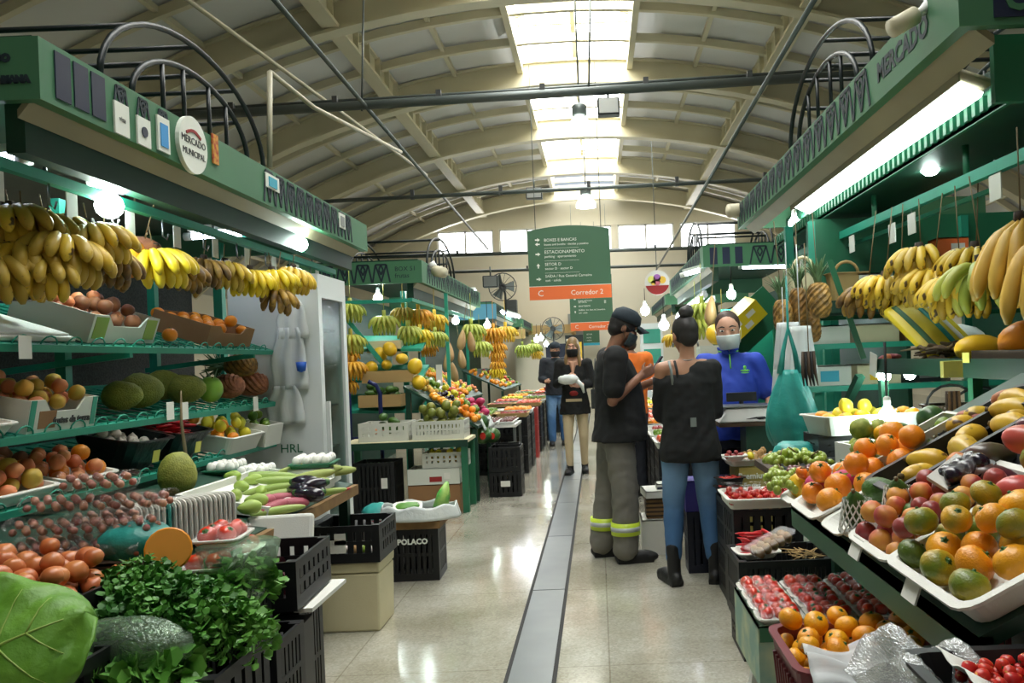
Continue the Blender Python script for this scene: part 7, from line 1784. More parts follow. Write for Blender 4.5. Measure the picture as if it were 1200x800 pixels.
# watermelons on black crates
def stack(x, y, n, label, mat='crate_black', L=.36, W=.36, H=.25, tag_=False):
    for k in range(n): crate('%s, %s' % (label, ('bottom crate', 'second crate up', 'third crate up', 'fourth crate up')[k]), (x, y, k * (H + .004)), L, W, H, mat, 0, slats=5, tags=[(0, .14, .1, .06)] if tag_ and k == n - 2 else ())
    return n * (H + .004)
zt_ = stack(-1.19, 8.72 + .0, 2, 'black crate stack under the watermelons', tag_=True, H=.26) if False else stack(-1.02, 8.72, 2, 'black crate stack under the watermelons', tag_=True, H=.26, L=.34, W=.34)
for k, (px, py, s) in enumerate(((551, 517, .95), (567, 518, .95), (564, 508, .95), (578, 516, .85))):
    c = at(px, py, 8.70 + .1 * (k > 1)); o = fruit('watermelon', (c.x - .01, c.y, zt_ + .125 * s + (.13 if k == 2 else 0)), ('watermelon with red sticker left on the black crates', 'watermelon with red sticker in front on the black crates', 'topmost watermelon on the black crates', 'small watermelon with red sticker at the aisle side')[k], None, s * .82, rot=(0, 0, k), bare=True)
    if k != 2: part(MB().prism([(.04 * math.cos(a), .05 * math.sin(a)) for a in [PI * q / 6 for q in range(12)]], .003, Matrix.Rotation(-k, 4, 'Z') @ frame((.02, -.127, .0), (1, 0, 0), (0, 0, 1))), 'red_sticker', 'skin_strawberry', o)
zt_ = stack(-1.06, 9.10, 2, 'black crate stack behind the watermelons', L=.3)
carton('small wooden crate on the floor past the watermelons', (at(598, 540, 9.9).x, 9.9, 0), .2, .26, .30, 'card_light', 0)
t = thing('steel_table', 'steel legged table of grape packs past the watermelons', 'table', (-1.08, 9.75, 0))
wpart(MB().box(-1.62, -.98, 9.45, 10.15, .66, .69), 'table_top', 'styro', t)
for x in (-1.6, -1.0):
    for y in (9.48, 10.12): wpart(MB().box(x - .015, x + .015, y - .015, y + .015, 0, .66), 'leg', 'steel', t)
for i in range(3):
    for j in range(3):
        t = thing('grape_pack', 'grape pack on the steel table, %s of the %s row' % (('nearest', 'middle', 'farthest')[j], ('inner', 'centre', 'aisle side')[i]), 'grape pack', (-1.5 + .2 * i, 9.56 + .22 * j, .692))
        part(tray_mb(.17, .18, .03, flare=.01, rad=.02), 'tray', 'white_plastic', t)
        for q in range(12): link('grape', GR['skin_grape_red'], t, (-.055 + .037 * (q % 4), -.05 + .05 * (q // 4), .035)).scale = (1.4,) * 3
        part(MB().box(-.08, .08, -.085, .085, .062, .064), 'film', 'clear_film', t)
# crate rows along the left aisle with produce on top
rows = [(10.5, 'plum', 'lime', 3), (11.2, 'orange_small', 'lime', 3), (12.9, 'apple', 'plum', 3), (13.7, 'peach', 'apple', 3), (14.6, 'lime', 'lemon', 3), (15.6, 'plum', 'orange', 3), (16.8, 'apple', 'lime', 3), (18.0, 'orange', 'peach', 3)]
nth = ('first', 'second', 'third', 'fourth', 'fifth', 'sixth', 'seventh', 'eighth')
for q, (y, k1, k2, n) in enumerate(rows):
    for c_, x in enumerate((-1.12, -1.55)):
        H = stack(x, y, n, '%s %s crate stack from the steel table' % (nth[q], ('aisle side', 'inner')[c_]), L=.40, W=.46, H=.235, tag_=(q % 2 == 0 and c_ == 0))
        if c_ or True: tray('white tray on the %s %s crate stack past the steel table' % (nth[q], ('aisle side', 'inner')[c_]), (x, y, H), .40, .46, .05, 'styro' if q % 2 else 'card_light', flare=.01)
        kk = (k1, k2)[c_]; nm = {'lime': 'lime', 'orange_small': 'orange', 'peach': 'peach', 'apple': 'red apple', 'plum': 'plum', 'orange': 'orange', 'lemon': 'lemon'}[kk]
        pile(kk, quad((x, y), .34, .39), lambda a, b: H + .012, 20, '%s on the %s %s crate stack past the steel table' % (nm, nth[q], ('aisle side', 'inner')[c_]), '%ss on the %s %s stack' % (nm, nth[q], ('aisle', 'inner')[c_]), bare=True, tries=8)
for k in range(3): crate(('bottom', 'middle', 'top')[k] + ' red crate in the aisle side row of black stacks', (-1.10, 12.1, .245 * k), .36, .3, .24, 'crate_red', 0)
zf2 = slope_table('', 'stepped back display of limes behind the black stacks', -1.80, -2.5, .95, 1.35, 10.4, 12.6)
for c_, (k, nm) in enumerate((('lime', 'green lime'), ('orange_small', 'small orange'), ('lemon', 'yellow lemon'), ('mamey', 'rosy mango'))):
    pile(k, [(-1.82, 10.42 + .54 * c_), (-2.45, 10.42 + .54 * c_), (-2.45, 10.94 + .54 * c_), (-1.82, 10.94 + .54 * c_)], zf2, 26, '%s heaped on the stepped back display' % nm, '%ss on the back display' % nm, bare=True, tries=8)
zf3 = slope_table('', 'fruit display of the third left stall', -1.80, -2.6, .9, 1.3, 15.5, 19.0)
for c_, (k, nm) in enumerate((('orange', 'orange'), ('lemon', 'lemon'), ('apple', 'red apple'), ('lime', 'lime'))):
    pile(k, [(-1.82, 15.5 + .85 * c_), (-2.5, 15.5 + .85 * c_), (-2.5, 16.3 + .85 * c_), (-1.82, 16.3 + .85 * c_)], zf3, 18, '%s on the third left stall display' % nm, '%ss on the third stall display' % nm, bare=True, tries=6)
solo(MB().box(-3.4, -3.36, 15.4, 23.4, 0, 2.4), 'back_board', 'dark_green', 'dark green back board of the far left stalls', 'board')
for k in range(3): crate(('bottom', 'middle', 'top')[k] + ' dark crate of the stack standing at the far left aisle corner', (-.86, 16.2, .27 * k), .42, .4, .265, 'crate_dark')
tray('red edged tray on the stack at the far left aisle corner', (-.86, 16.2, .812), .44, .42, .08, 'crate_red'); pile('lime', quad((-.86, 16.2), .4, .38), lambda x, y: .83, 16, 'lime in the red edged tray at the aisle corner', 'limes in the red edged tray', bare=True)
# ================================================================ SECOND RIGHT STALL AND BEYOND
rr = [(6.75, 'apple', 'lemon'), (7.35, 'lime', 'peach'), (7.95, 'plum', 'mandarin_ripe'), (8.6, 'orange', 'green_apple'), (9.4, 'apple', 'lemon'), (10.3, 'peach', 'lime'), (11.2, 'orange', 'plum'), (12.2, 'lemon', 'apple'), (13.4, 'lime', 'orange'), (15.0, 'apple', 'lemon')]
nth += ('ninth', 'tenth')
for q, (y, k1, k2) in enumerate(rr):
    for c_, x in enumerate((.66, 1.10)):
        H = stack(x, y, 3, '%s %s crate stack past the white boxes' % (nth[q], ('aisle side', 'inner')[c_]), L=.40, W=.46, H=.22 + .04 * c_)
        tray('white tray on the %s %s crate stack past the white boxes' % (nth[q], ('aisle side', 'inner')[c_]), (x, y, H), .42, .46, .05, 'styro', flare=.01)
        kk = (k1, k2)[c_]; nm = kk.replace('_ripe', '').replace('_', ' ')
        pile(kk, quad((x, y), .34, .39), lambda a, b: H + .012, 18, '%s on the %s %s stack past the white boxes' % (nm, nth[q], ('aisle side', 'inner')[c_]), '%ss on the %s %s right stack' % (nm, nth[q], ('aisle', 'inner')[c_]), bare=True, tries=8)
zf4 = slope_table('', 'fruit slope of the second right stall', 1.36, 2.2, .9, 1.3, 9.8, 13.0)
for c_, (k, nm) in enumerate((('lemon', 'lemon'), ('apple', 'red apple'), ('orange', 'orange'), ('green_apple', 'green apple'))):
    pile(k, [(1.38, 9.8 + .78 * c_), (2.1, 9.8 + .78 * c_), (2.1, 10.55 + .78 * c_), (1.38, 10.55 + .78 * c_)], zf4, 24, '%s on the second right stall slope' % nm, '%ss on the right slope' % nm, bare=True, tries=6)
solo(MB().box(2.9, 2.94, 7.6, 19.4, 0, 2.4), 'back_board', 'dark_green', 'dark green back board of the second right stall', 'board')
for k, (px, py, d, m_, s, lb) in enumerate(((822, 356, 9.6, 'banana_green', 1.6, 'green bananas hanging over the woman with the bun'), (815, 374, 9.6, 'banana_green', 1.5, 'lower green bananas hanging over the woman with the bun'), (846, 372, 9.4, 'banana_ripe', 1.1, 'yellow bananas beside the hanging gourd'), (788, 392, 10.5, 'banana_ripe', 1.0, 'yellow bananas between the two shoppers'))): bunch_far(at(px, py, d), lb, m_, -2.2, 14, s)
o = fruit('squash', at(833, 364, 9.0), 'tan gourd hanging beside the green bananas', None, 1.2, rot=(0, .1, 0), bare=True); part(MB().tube([(0, 0, .13), (0, 0, .7)], .004, 4), 'cord', 'twine', o)
c = at(876, 382, 8.3)
t = carton('yellow banana carton with white openings tilted on a shelf behind the man in blue', c, .42, .3, .2, 'bag_yellow', 0, lid=True, rot=(.25, -.72, 0), prints=[(-.1, .13, .1, .05, 'paper'), (.08, .13, .1, .05, 'paper'), (0, .05, .09, .05, 'paper')])
t = thing('angled_shelf', 'green angled shelf under the yellow banana carton', 'shelf', (c.x, 8.3, 0)); wpart(MB().bar(c + Vector((-.28, .1, -.25)), c + Vector((.32, .1, .26)), .4, .03, up=(0, 1, 0)), 'shelf_board', 'stall_green', t); wpart(MB().box(c.x + .28, c.x + .33, 8.36, 8.42, 0, c.z + .2), 'post', 'stall_green', t)
solo(MB().box(1.36, 2.6, 8.8, 8.84, 0, 1.9), 'partition_board', 'teal', 'teal back panel behind the man in blue', 'panel')
t = thing('white_cabinet', 'pale teal glass-front cabinet between the two shoppers', 'cabinet', (.95, 11.4 + 2.8, 0))
wpart(MB().box(.78, 1.16, 14.2, 14.6, 0, 2.0), 'cabinet_body', 'fridge_white', t)
for z in (.95, 1.3, 1.65): wpart(MB().box(.82, 1.12, 14.19, 14.2, z, z + .25), 'glass_pane', 'teal', t)
fruit('melon', at(838, 392, 8.4), 'pale melon resting beside the head of the man in blue', None, 1.3, bare=True)
crate('white crate behind the man in blue holding the pale melon', (at(838, 400, 8.4).x, 8.4, at(838, 400, 8.4).z - .16), .36, .3, .12, 'crate_white')
solo(MB().box(at(838, 400, 8.4).x - .3, at(838, 400, 8.4).x + .5, 8.2, 8.6, at(838, 400, 8.4).z - .2, at(838, 400, 8.4).z - .17), 'shelf_plank', 'teal', 'teal shelf plank behind the man in blue', 'shelf')
# ================================================================ END OF THE HALL
t = thing('market_kiosk', 'cream kiosk with dark awning at the far end of the aisle', 'kiosk', (-1.6, 23.8, 0))
wpart(MB().box(-2.4, -.75, 23.8, 25.8, 0, 2.2), 'kiosk_body', 'cream_wall', t); wpart(MB().box(-2.5, -.65, 23.6, 25.9, 2.2, 2.45), 'awning', 'card_light', t); wpart(MB().box(-1.5, -.9, 23.78, 23.8, .9, 1.9), 'serving_window', 'panel_navy', t)
t = thing('banner_stand', 'black and white display banner beside the far kiosk', 'banner', (-.62, 22.5, 0)); part(MB().box(-.25, .25, -.02, .02, .1, 2.1), 'panel', 'ink', t); part(MB().box(-.22, -.05, -.025, -.02, .3, 2.), 'white_stripe', 'paper', t); part(MB().box(.05, .2, -.025, -.02, .9, 1.9), 'yellow_stripe', 'skin_melon', t); part(MB().box(-.25, .25, -.1, .1, 0, .1), 'foot', 'dark_grey', t)
def fan(px, py, d, R, label, pole=True):
    c = at(px, py, d); t = thing('pedestal_fan' if pole else 'wall_fan', label, 'fan', (c.x, d, 0 if pole else c.z - R)); z = c.z if pole else R
    mb = MB()
    for k in range(14): 
        a = 2 * PI * k / 14; mb.tube([(0, -.06, z), (R * .6 * math.cos(a), -.07, z + R * .6 * math.sin(a)), (R * math.cos(a), 0, z + R * math.sin(a))], .005, 4)
    mb.tube([(R * math.cos(2 * PI * k / 20), 0, z + R * math.sin(2 * PI * k / 20)) for k in range(21)], .01, 5)
    part(mb, 'cage', 'dark_grey', t); part(MB().tube([(0, -.05, z), (0, .14, z)], .07, 10), 'motor', 'dark_grey', t)
    for k in range(3): part(MB().prism([(0, -.02), (R * .85, -.1), (R * .85, .1), (0, .03)], .006, Matrix.Translation((0, -.02, z)) @ Matrix.Rotation(2 * PI * k / 3, 4, 'Y') @ frame((0, 0, 0), (1, 0, 0), (0, .3, 1))), 'blade', 'pipe_grey', t)
    if pole: part(MB().tube([(0, .1, 0), (0, .1, z)], .02, 6).box(-.2, .2, -.1, .3, 0, .03), 'pole', 'dark_grey', t)
    else: part(MB().tube([(0, .14, z), (0, .4, z - .1), (0, .4, -R)], .02, 6), 'bracket', 'dark_grey', t)
fan(648, 385, 20., .28, 'dark pedestal fan standing before the far kiosk')
fan(589, 336, 15.2, .26, 'grey round fan mounted on top of the light blue box', False)
solo(MB().box(-.9, -.4, YB - .05, YB, 2.0, 2.9), 'wall_vent', 'steel', 'grey louvred vent on the end wall beside the signs', 'vent')
solo(MB().box(-2.3, -2.0, 20.6, 20.9, 2.5, 3.0), 'floodlight', 'dark_grey', 'dark floodlight box standing on the farthest left canopy', 'floodlight')
# ================================================================ PEOPLE
def V(*a): return Vector(a)
def ell(mb, secs, n=20, yaw=0):
    """secs: (x, y, z, rx, ry) horizontal rings from bottom to top."""
    vs = []; fs = []
    for (x, y, z, rx, ry) in secs:
        for j in range(n):
            a = 2 * PI * j / n; vs.append((x + rx * math.cos(a), y + ry * math.sin(a), z))
    k = len(secs)
    for i in range(k - 1):
        for j in range(n): fs.append((i * n + j, i * n + (j + 1) % n, (i + 1) * n + (j + 1) % n, (i + 1) * n + j))
    fs += [tuple(reversed(range(n))), tuple((k - 1) * n + j for j in range(n))]
    return mb.add(vs, fs, 0, True)
def limb(mb, pts, rs, n=12):
    P = [Vector(p) for p in pts]; Q = []; R = []
    for i in range(len(P) - 1):
        for k in range(5):
            f = k / 5; Q.append(P[i].lerp(P[i + 1], f)); R.append(rs[i] * (1 - f) + rs[i + 1] * f)
    Q.append(P[-1]); R.append(rs[-1])
    mb.tube(Q, R, n)
    for p, r in zip(P, rs): mb.ball(p, r * .99, n=12, k=8)
def fuse(mb, name, mat, parent, vox=.012, sm=4, fold=0., seed=0, label=None):
    """One continuous surface from overlapping closed shapes."""
    me = mb.mesh(name, mat); o = bpy.data.objects.new('x', me); COL.objects.link(o)
    r = o.modifiers.new('r', 'REMESH'); r.mode = 'VOXEL'; r.voxel_size = vox; r.use_smooth_shade = True
    s_ = o.modifiers.new('s', 'SMOOTH'); s_.factor = .5; s_.iterations = sm
    dg = bpy.context.evaluated_depsgraph_get(); ev = o.evaluated_get(dg)
    m2 = bpy.data.meshes.new_from_object(ev); m2.name = name
    bpy.data.objects.remove(o); bpy.data.meshes.remove(me)
    if fold:
        nn = [v.normal.copy() for v in m2.vertices]
        for v, q in zip(m2.vertices, nn):
            c = v.co; v.co = c + q * fold * (mnoise.noise(Vector((c.x * 9 + seed, c.y * 9, c.z * 16 - c.x * 14))) + .5 * mnoise.noise(Vector((c.x * 24, c.y * 24 + seed, c.z * 30))))
    m2.materials.clear(); m2.materials.append(MATS[mat]); m2.polygons.foreach_set('use_smooth', [True] * len(m2.polygons))
    c = link(name, m2, parent)
    if label: c['label'] = label
    return c
def hand(mb, w, d, pn, side, curl=.6, s=1.):
    """Palm, four fingers, thumb. w wrist, d towards the fingers, pn palm normal, side +1 / -1 = which side the thumb is on."""
    w, d, pn = Vector(w), Vector(d).normalized(), Vector(pn); pn = (pn - d * pn.dot(d)).normalized(); t = d.cross(pn).normalized() * side
    for a in (-.026, -.009, .009, .026): mb.tube([w + t * a * .8 * s, w + d * .05 * s + t * a * s, w + d * .088 * s + t * a * s], [.013 * s, .0145 * s, .012 * s], 8)
    for a, L in ((.028, .072), (.0095, .082), (-.0095, .076), (-.027, .060)):
        p = w + d * .085 * s + t * a * s; e = d.copy(); P = [p - d * .02 * s]; 
        for k in range(3):
            ang = curl * (.55 + .35 * k); e = (d * math.cos(ang * (k + .6)) + pn * math.sin(ang * (k + .6))).normalized(); p = p + e * L / 2.7 * s; P.append(p)
        mb.tube([P[0], P[1] - (P[1] - P[0]) * .6, P[1], P[2], P[3]], [.0095 * s, .0095 * s, .009 * s, .0082 * s, .006 * s], 8)
    p = w + d * .025 * s + t * .026 * s; q = p + (t * .75 + d * .6 + pn * .25).normalized() * .038 * s; r = q + (d * .9 + t * .15 + pn * .45).normalized() * .034 * s
    mb.tube([w + d * .012 * s + t * .01 * s, p, q, r], [.014 * s, .013 * s, .0105 * s, .007 * s], 8)
def head(mb, c, R, f=1.):
    """c: centre of the skull, R: 3x3 head turn. Skull, jaw, nose, ears, brow and lips as one mass."""
    def b(o, rx, ry, rz): 
        X = Matrix.Translation(c) @ R.to_4x4() @ Matrix.Translation(o); mb.ball((0, 0, 0), rx, ry, rz, 16, 12, 0, X)
    b((0, -.008, .025), .074 * f, .094 * f, .092 * f); b((0, .022, -.03), .064 * f, .068 * f, .085 * f); b((0, .05, -.085), .034 * f, .034 * f, .03 * f)
    b((0, .092, -.018), .012, .017, .024); b((0, .098, -.034), .017, .014, .011); b((0, .078, .022), .055, .014, .012)
    b((0, .084, -.066), .024, .010, .007); b((0, .082, -.076), .021, .010, .008)
    for s in (-1, 1): b((s * .076, -.008, -.012), .009, .02, .032); b((s * .036, .066, -.03), .024, .02, .024)
def headpart(fn, name, mat, parent, c, R, label=None, fusev=None, f=1.):
    mb = MB(); fn(mb); X = Matrix.Translation(c) @ R.to_4x4() @ Matrix.Scale(f, 4); mb.v = [tuple(X @ Vector(p)) for p in mb.v]
    if fusev: return fuse(mb, name, mat, parent, fusev, 3, label=label)
    return part(mb, name, mat, parent, label=label)
def eyes(parent, c, R, f=1.):
    for s in (-1, 1):
        e = headpart(lambda mb: mb.ball((s * .033, .083, .006), .0135, .009, .0065, 10, 8), 'eye', 'eye_white', parent, c, R, f=f)
        headpart(lambda mb: mb.ball((s * .032, .0915, .006), .0062, .003, .0056, 8, 6), 'iris', 'rubber', e, c, R, f=f)
        headpart(lambda mb: mb.tube([(s * .014, .094, .026), (s * .03, .094, .032), (s * .054, .080, .026)], [.0035, .005, .0025], 6), 'eyebrow', 'hair_dark', parent, c, R, f=f)
def mask(parent, c, R, mat, label=None, f_=1.):
    def f(u, v):
        a = (u - .5) * 2.3; z = -.022 - .095 * v; bul = .012 * math.sin(PI * v)
        r = .094 + bul - .016 * v
        return (.080 * math.sin(a) * (1 - .22 * v * v) * 1.02, -.002 + r * math.cos(a) * 1.12 + (.012 * math.exp(-(a / .35) ** 2) * (1 - v)), z)
    m = headpart(lambda mb: mb.sheet(f, 18, 10, .003), 'face_mask', mat, parent, c, R, label, f=f_)
    for s in (-1, 1): headpart(lambda mb: mb.tube([(s * .076, .04, -.005), (s * .084, -.01, .015), (s * .084, -.025, -.01), (s * .074, .03, -.08)], .0018, 5), 'ear_loop', mat, m, c, R, f=f_)
M('eye_white', (224, 220, 212), .3); M('hair_dark', (26, 22, 22), .55, c2=(40, 34, 32), scale=40); M('hair_blond', (150, 122, 80), .5, c2=(110, 88, 58), scale=30); M('hair_brown', (70, 50, 38), .55, c2=(50, 36, 28), scale=30)
M('skin_brown_tone', (152, 106, 82), .5, c2=(140, 96, 74), scale=6, amt=.3); M('skin_tan', (178, 130, 102), .5, c2=(166, 118, 92), scale=6, amt=.3); M('skin_fair', (214, 164, 138), .5, c2=(204, 150, 126), scale=6, amt=.3)
M('tee_black', (24, 25, 26), .85); M('top_black', (16, 17, 18), .85, c2=(22, 24, 24), scale=4); M('trouser_grey', (122, 119, 110), .85, c2=(104, 102, 94), scale=10, amt=.4); M('reflect_yellow', (206, 230, 60), .4); M('reflect_silver', (190, 196, 196), .3)
M('polo_blue', (42, 74, 186), .75, c2=(34, 62, 166), scale=5, amt=.3); M('polo_trim', (120, 214, 90), .6); M('mask_dark', (44, 58, 64), .8, c2=(90, 104, 106), scale=34, amt=.5); M('mask_white', (212, 222, 220), .8); M('mask_black', (18, 18, 20), .8)
M('legging_beige', (198, 180, 146), .8); M('dark_jacket', (34, 38, 46), .8); M('tee_orange', (238, 120, 40), .8); M('cap_navy', (28, 38, 48), .8, c2=(40, 54, 62), scale=12); M('boot_black', (20, 20, 20), .6); M('strap_grey', (120, 128, 124), .6)
def jeans_mat():
    m = M('jeans', (68, 108, 152), .85, c2=(54, 92, 134), scale=6, amt=.4); n, l = m.node_tree.nodes, m.node_tree.links
    b = n['Principled BSDF']; src = b.inputs['Base Color'].links[0].from_socket
    tc = n.new('ShaderNodeTexCoord'); sx = n.new('ShaderNodeSeparateXYZ'); l.new(tc.outputs['Object'], sx.inputs[0])   # worn, bleached thighs
    mr = n.new('ShaderNodeMapRange'); mr.interpolation_type = 'SMOOTHSTEP'; mr.inputs[1].default_value = .38; mr.inputs[2].default_value = .68; l.new(sx.outputs[2], mr.inputs[0])
    mr2 = n.new('ShaderNodeMapRange'); mr2.interpolation_type = 'SMOOTHSTEP'; mr2.inputs[1].default_value = .86; mr2.inputs[2].default_value = .70; l.new(sx.outputs[2], mr2.inputs[0])
    mu = n.new('ShaderNodeMath'); mu.operation = 'MULTIPLY'; l.new(mr.outputs[0], mu.inputs[0]); l.new(mr2.outputs[0], mu.inputs[1])
    ml = n.new('ShaderNodeMath'); ml.operation = 'MULTIPLY'; ml.inputs[1].default_value = .55; l.new(mu.outputs[0], ml.inputs[0])
    mx = n.new('ShaderNodeMix'); mx.data_type = 'RGBA'; mx.inputs[7].default_value = (*lin((136, 170, 204)), 1); l.new(ml.outputs[0], mx.inputs[0]); l.new(src, mx.inputs[6]); l.new(mx.outputs[2], b.inputs['Base Color'])
jeans_mat()
def shoe(parent, ankle, yaw, mat, L=.27, hi=.09, sole=True):
    mb = MB(); X = Matrix.Translation((ankle[0], ankle[1], 0)) @ Matrix.Rotation(yaw, 4, 'Z')
    mb.ball((0, .10, .042), .047, L * .40, .042, 14, 8, 0, X); mb.ball((0, -.02, .045), .040, .065, .046, 14, 8, 0, X); mb.ball((0, .16, .035), .048, .07, .034, 14, 8, 0, X)
    a = X @ Vector((0, -.01, .05)); limb(mb, [a, V(ankle[0], ankle[1], hi + .03)], [.042, .045])
    mb.box(-.042, .042, -.06, .19, .0, .03, 0, X)
    return fuse(mb, 'shoe', mat, parent, .008, 3)
def Rz(a): return Matrix.Rotation(a, 3, 'Z')
def Rx(a): return Matrix.Rotation(a, 3, 'X')
def Ry(a): return Matrix.Rotation(a, 3, 'Y')
NECK, LR = 1.47, ((1, 'r'), (-1, 'l'))
def body(t, skin, J, hc, R, w=1., f=1., fing=True):
    """One continuous skin: torso, limbs, neck, head with face, hands."""
    mb = MB()
    ell(mb, [(0, 0, .84, .13 * w, .09 * w), (0, 0, .95, .145 * w, .10 * w), (0, .005, 1.1, .125 * w, .09 * w), (0, .0, 1.28, .145 * w, .095 * w), (0, -.005, 1.40, .15 * w, .08 * w), (0, -.01, 1.46, .08, .06), (0, -.01, 1.48, .05, .05)])
    limb(mb, [(0, -.015, 1.44), hc + R @ V(0, -.01, -.06)], [.052, .052])
    head(mb, hc, R, f)
    for s, k in LR:
        A = J['arm_' + k]; limb(mb, A, [.052 * w, .04, .027]); limb(mb, [(s * .085, -.005, A[0][2] + .012), A[0]], [.045, .048 * w])
        hd = J['hand_' + k]; hand(mb, A[2], hd[0], hd[1], hd[2], hd[3], 1.)
        limb(mb, J['leg_' + k], [.075 * w, .05, .035])
    return fuse(mb, 'body', skin, t, .0075, 3)
def trousers(t, J, mat, rs=(.095, .075, .07), top=.98, w=1., fold=.006, name='trousers', hem=.07, deep=1.):
    mb = MB()
    ell(mb, [(0, 0, .80, .14 * w, .115 * w * deep), (0, 0, .90, .165 * w, .125 * w * deep), (0, 0, top, .155 * w, .115 * w * deep)])
    for s, k in LR:
        H, K, A = [Vector(p) for p in J['leg_' + k]]; limb(mb, [H, K, A.lerp(K, (hem - .0) * .5)], rs, 14)
    return fuse(mb, name, mat, t, .011, 3, fold, 3)
def person(label, loc, rz): return thing('person', label, 'person', loc, rz)

# --- man in black T-shirt and dark cap, in profile, looking at his phone
d = 5.72; px = 728
P = person('man in black T-shirt, grey work trousers and dark cap looking down at a phone', (at(px, 655, d).x, d, 0), -PI / 2 + .12)
R = Rz(.0) @ Rx(-.42); hc = V(0, .085, 1.632)
J = dict(arm_r=[V(.205, -.01, 1.42), V(.24, -.05, 1.13), V(.14, .17, 1.29)], arm_l=[V(-.205, -.01, 1.42), V(-.225, .05, 1.13), V(-.08, .29, 1.24)],
    hand_r=(V(-.25, .75, .35), V(-.9, -.1, .2), 1, .9), hand_l=(V(.3, .8, .3), V(.8, 0, .5), -1, .9),
    leg_r=[V(.095, .0, .90), V(.105, .03, .49), V(.11, .02, .09)], leg_l=[V(-.095, -.02, .90), V(-.11, -.05, .49), V(-.12, -.12, .09)])
body(P, 'skin_brown_tone', J, hc, R, 1.08)
mb = MB(); ell(mb, [(0, .02, .84, .225, .20), (0, .03, .90, .22, .195), (0, .035, .98, .205, .185), (0, .035, 1.12, .20, .178), (0, .02, 1.28, .20, .16), (0, .0, 1.39, .20, .125), (0, -.012, 1.455, .15, .09), (0, -.012, 1.475, .085, .072)])
for s, k in LR:
    A = J['arm_' + k]; limb(mb, [V(s * .12, -.01, 1.40), A[0], A[0].lerp(A[1], .72)], [.085, .088, .078])
fuse(mb, 'tshirt', 'tee_black', P, .012, 4, .006, 1)
trousers(P, J, 'trouser_grey', (.108, .098, .092), .96, 1.05, .008, deep=1.08)
for s, k in LR:
    H, K, A = J['leg_' + k]; c = K.lerp(A, .62)
    for dz, r, h, m_ in ((0, .102, .085, 'reflect_yellow'), (0, .1035, .03, 'reflect_silver')): part(MB().lathe([(r - .012, -h / 2), (r, -h / 2), (r, h / 2), (r - .012, h / 2)], 24), 'reflective_band', m_, P, loc=c + V(0, 0, dz))
    shoe(P, (A.x, A.y - .0), .0, 'boot_black', .30, .12)
headpart(lambda mb: mb.ball((0, -.012, .02), .083, .103, .095, 18, 12).ball((0, -.05, -.03), .07, .06, .06, 14, 8), 'hair', 'hair_dark', P, hc, R, fusev=.008)
cp = headpart(lambda mb: mb.lathe([(.092, .035), (.095, .06), (.085, .105), (.05, .135), (.001, .142)], 22, sy=1.16), 'cap', 'cap_navy', P, hc + R @ V(0, -.005, 0), R, 'dark baseball cap')
headpart(lambda mb: mb.sheet(lambda u, v: ((u - .5) * .16 * (1 - .25 * v), .085 + .10 * v * (1 - (2 * u - 1) ** 2 * .5), .052 - .02 * v - .03 * (2 * u - 1) ** 2), 12, 8, .005), 'visor', 'cap_navy', cp, hc, R)
eyes(P, hc, R); mask(P, hc, R, 'mask_dark', 'patterned dark face mask')
X = P.matrix_world if False else Matrix.Translation(P.location) @ Matrix.Rotation(P.rotation_euler[2], 4, 'Z')
ph = X @ V(.05, .30, 1.36)
t = thing('mobile_phone', 'black phone held by the man in the dark cap', 'phone', ph, P.rotation_euler[2], rot=(-.6, 0, P.rotation_euler[2])); part(MB().box(-.036, .036, -.005, .005, -.07, .07), 'case', 'rubber', t, .003); part(MB().box(-.033, .033, -.0065, -.005, -.064, .064), 'screen', 'panel_navy', t)

# --- woman seen from behind, black off-shoulder top and jeans
d = 5.06; P = person('woman with hair bun seen from behind in black off-shoulder top and blue jeans', (at(815, 684, d).x, d, 0), .06)
R = Rz(.25) @ Rx(-.12); hc = V(0, .03, 1.545)
J = dict(arm_r=[V(.16, .0, 1.335), V(.175, .03, 1.06), V(.12, .25, 1.10)], arm_l=[V(-.16, .0, 1.335), V(-.165, .06, 1.05), V(-.17, .22, 1.16)],
    hand_r=(V(-.4, .9, .1), V(-.8, 0, -.3), 1, .7), hand_l=(V(.15, .6, .6), V(.9, 0, 0), -1, .8),
    leg_r=[V(.09, 0, .86), V(.105, .02, .47), V(.125, -.02, .09)], leg_l=[V(-.09, 0, .86), V(-.115, .02, .47), V(-.135, -.02, .09)])
mb = MB()
ell(mb, [(0, 0, .80, .13, .10), (0, 0, .9, .145, .11), (0, .005, 1.05, .115, .085), (0, 0, 1.22, .135, .09), (0, 0, 1.32, .145, .075), (0, -.005, 1.375, .09, .055), (0, -.005, 1.40, .05, .046)])
limb(mb, [(0, -.012, 1.35), hc + R @ V(0, -.02, -.06)], [.048, .046]); head(mb, hc, R, .95)
for s, k in LR:
    A = J['arm_' + k]; limb(mb, [V(s * .09, 0, 1.345), A[0]], [.05, .048]); limb(mb, A, [.046, .036, .024]); hd = J['hand_' + k]; hand(mb, A[2], hd[0], hd[1], hd[2], hd[3], .92); limb(mb, J['leg_' + k], [.08, .05, .032])
fuse(mb, 'body', 'skin_tan', P, .0075, 3)
trousers(P, J, 'jeans', (.098, .066, .052), .93, 1., .004, name='jeans', hem=.42)
for s, k in LR:
    A = J['leg_' + k][2]; shoe(P, (A.x, A.y), -s * .25, 'boot_black', .25, .20)
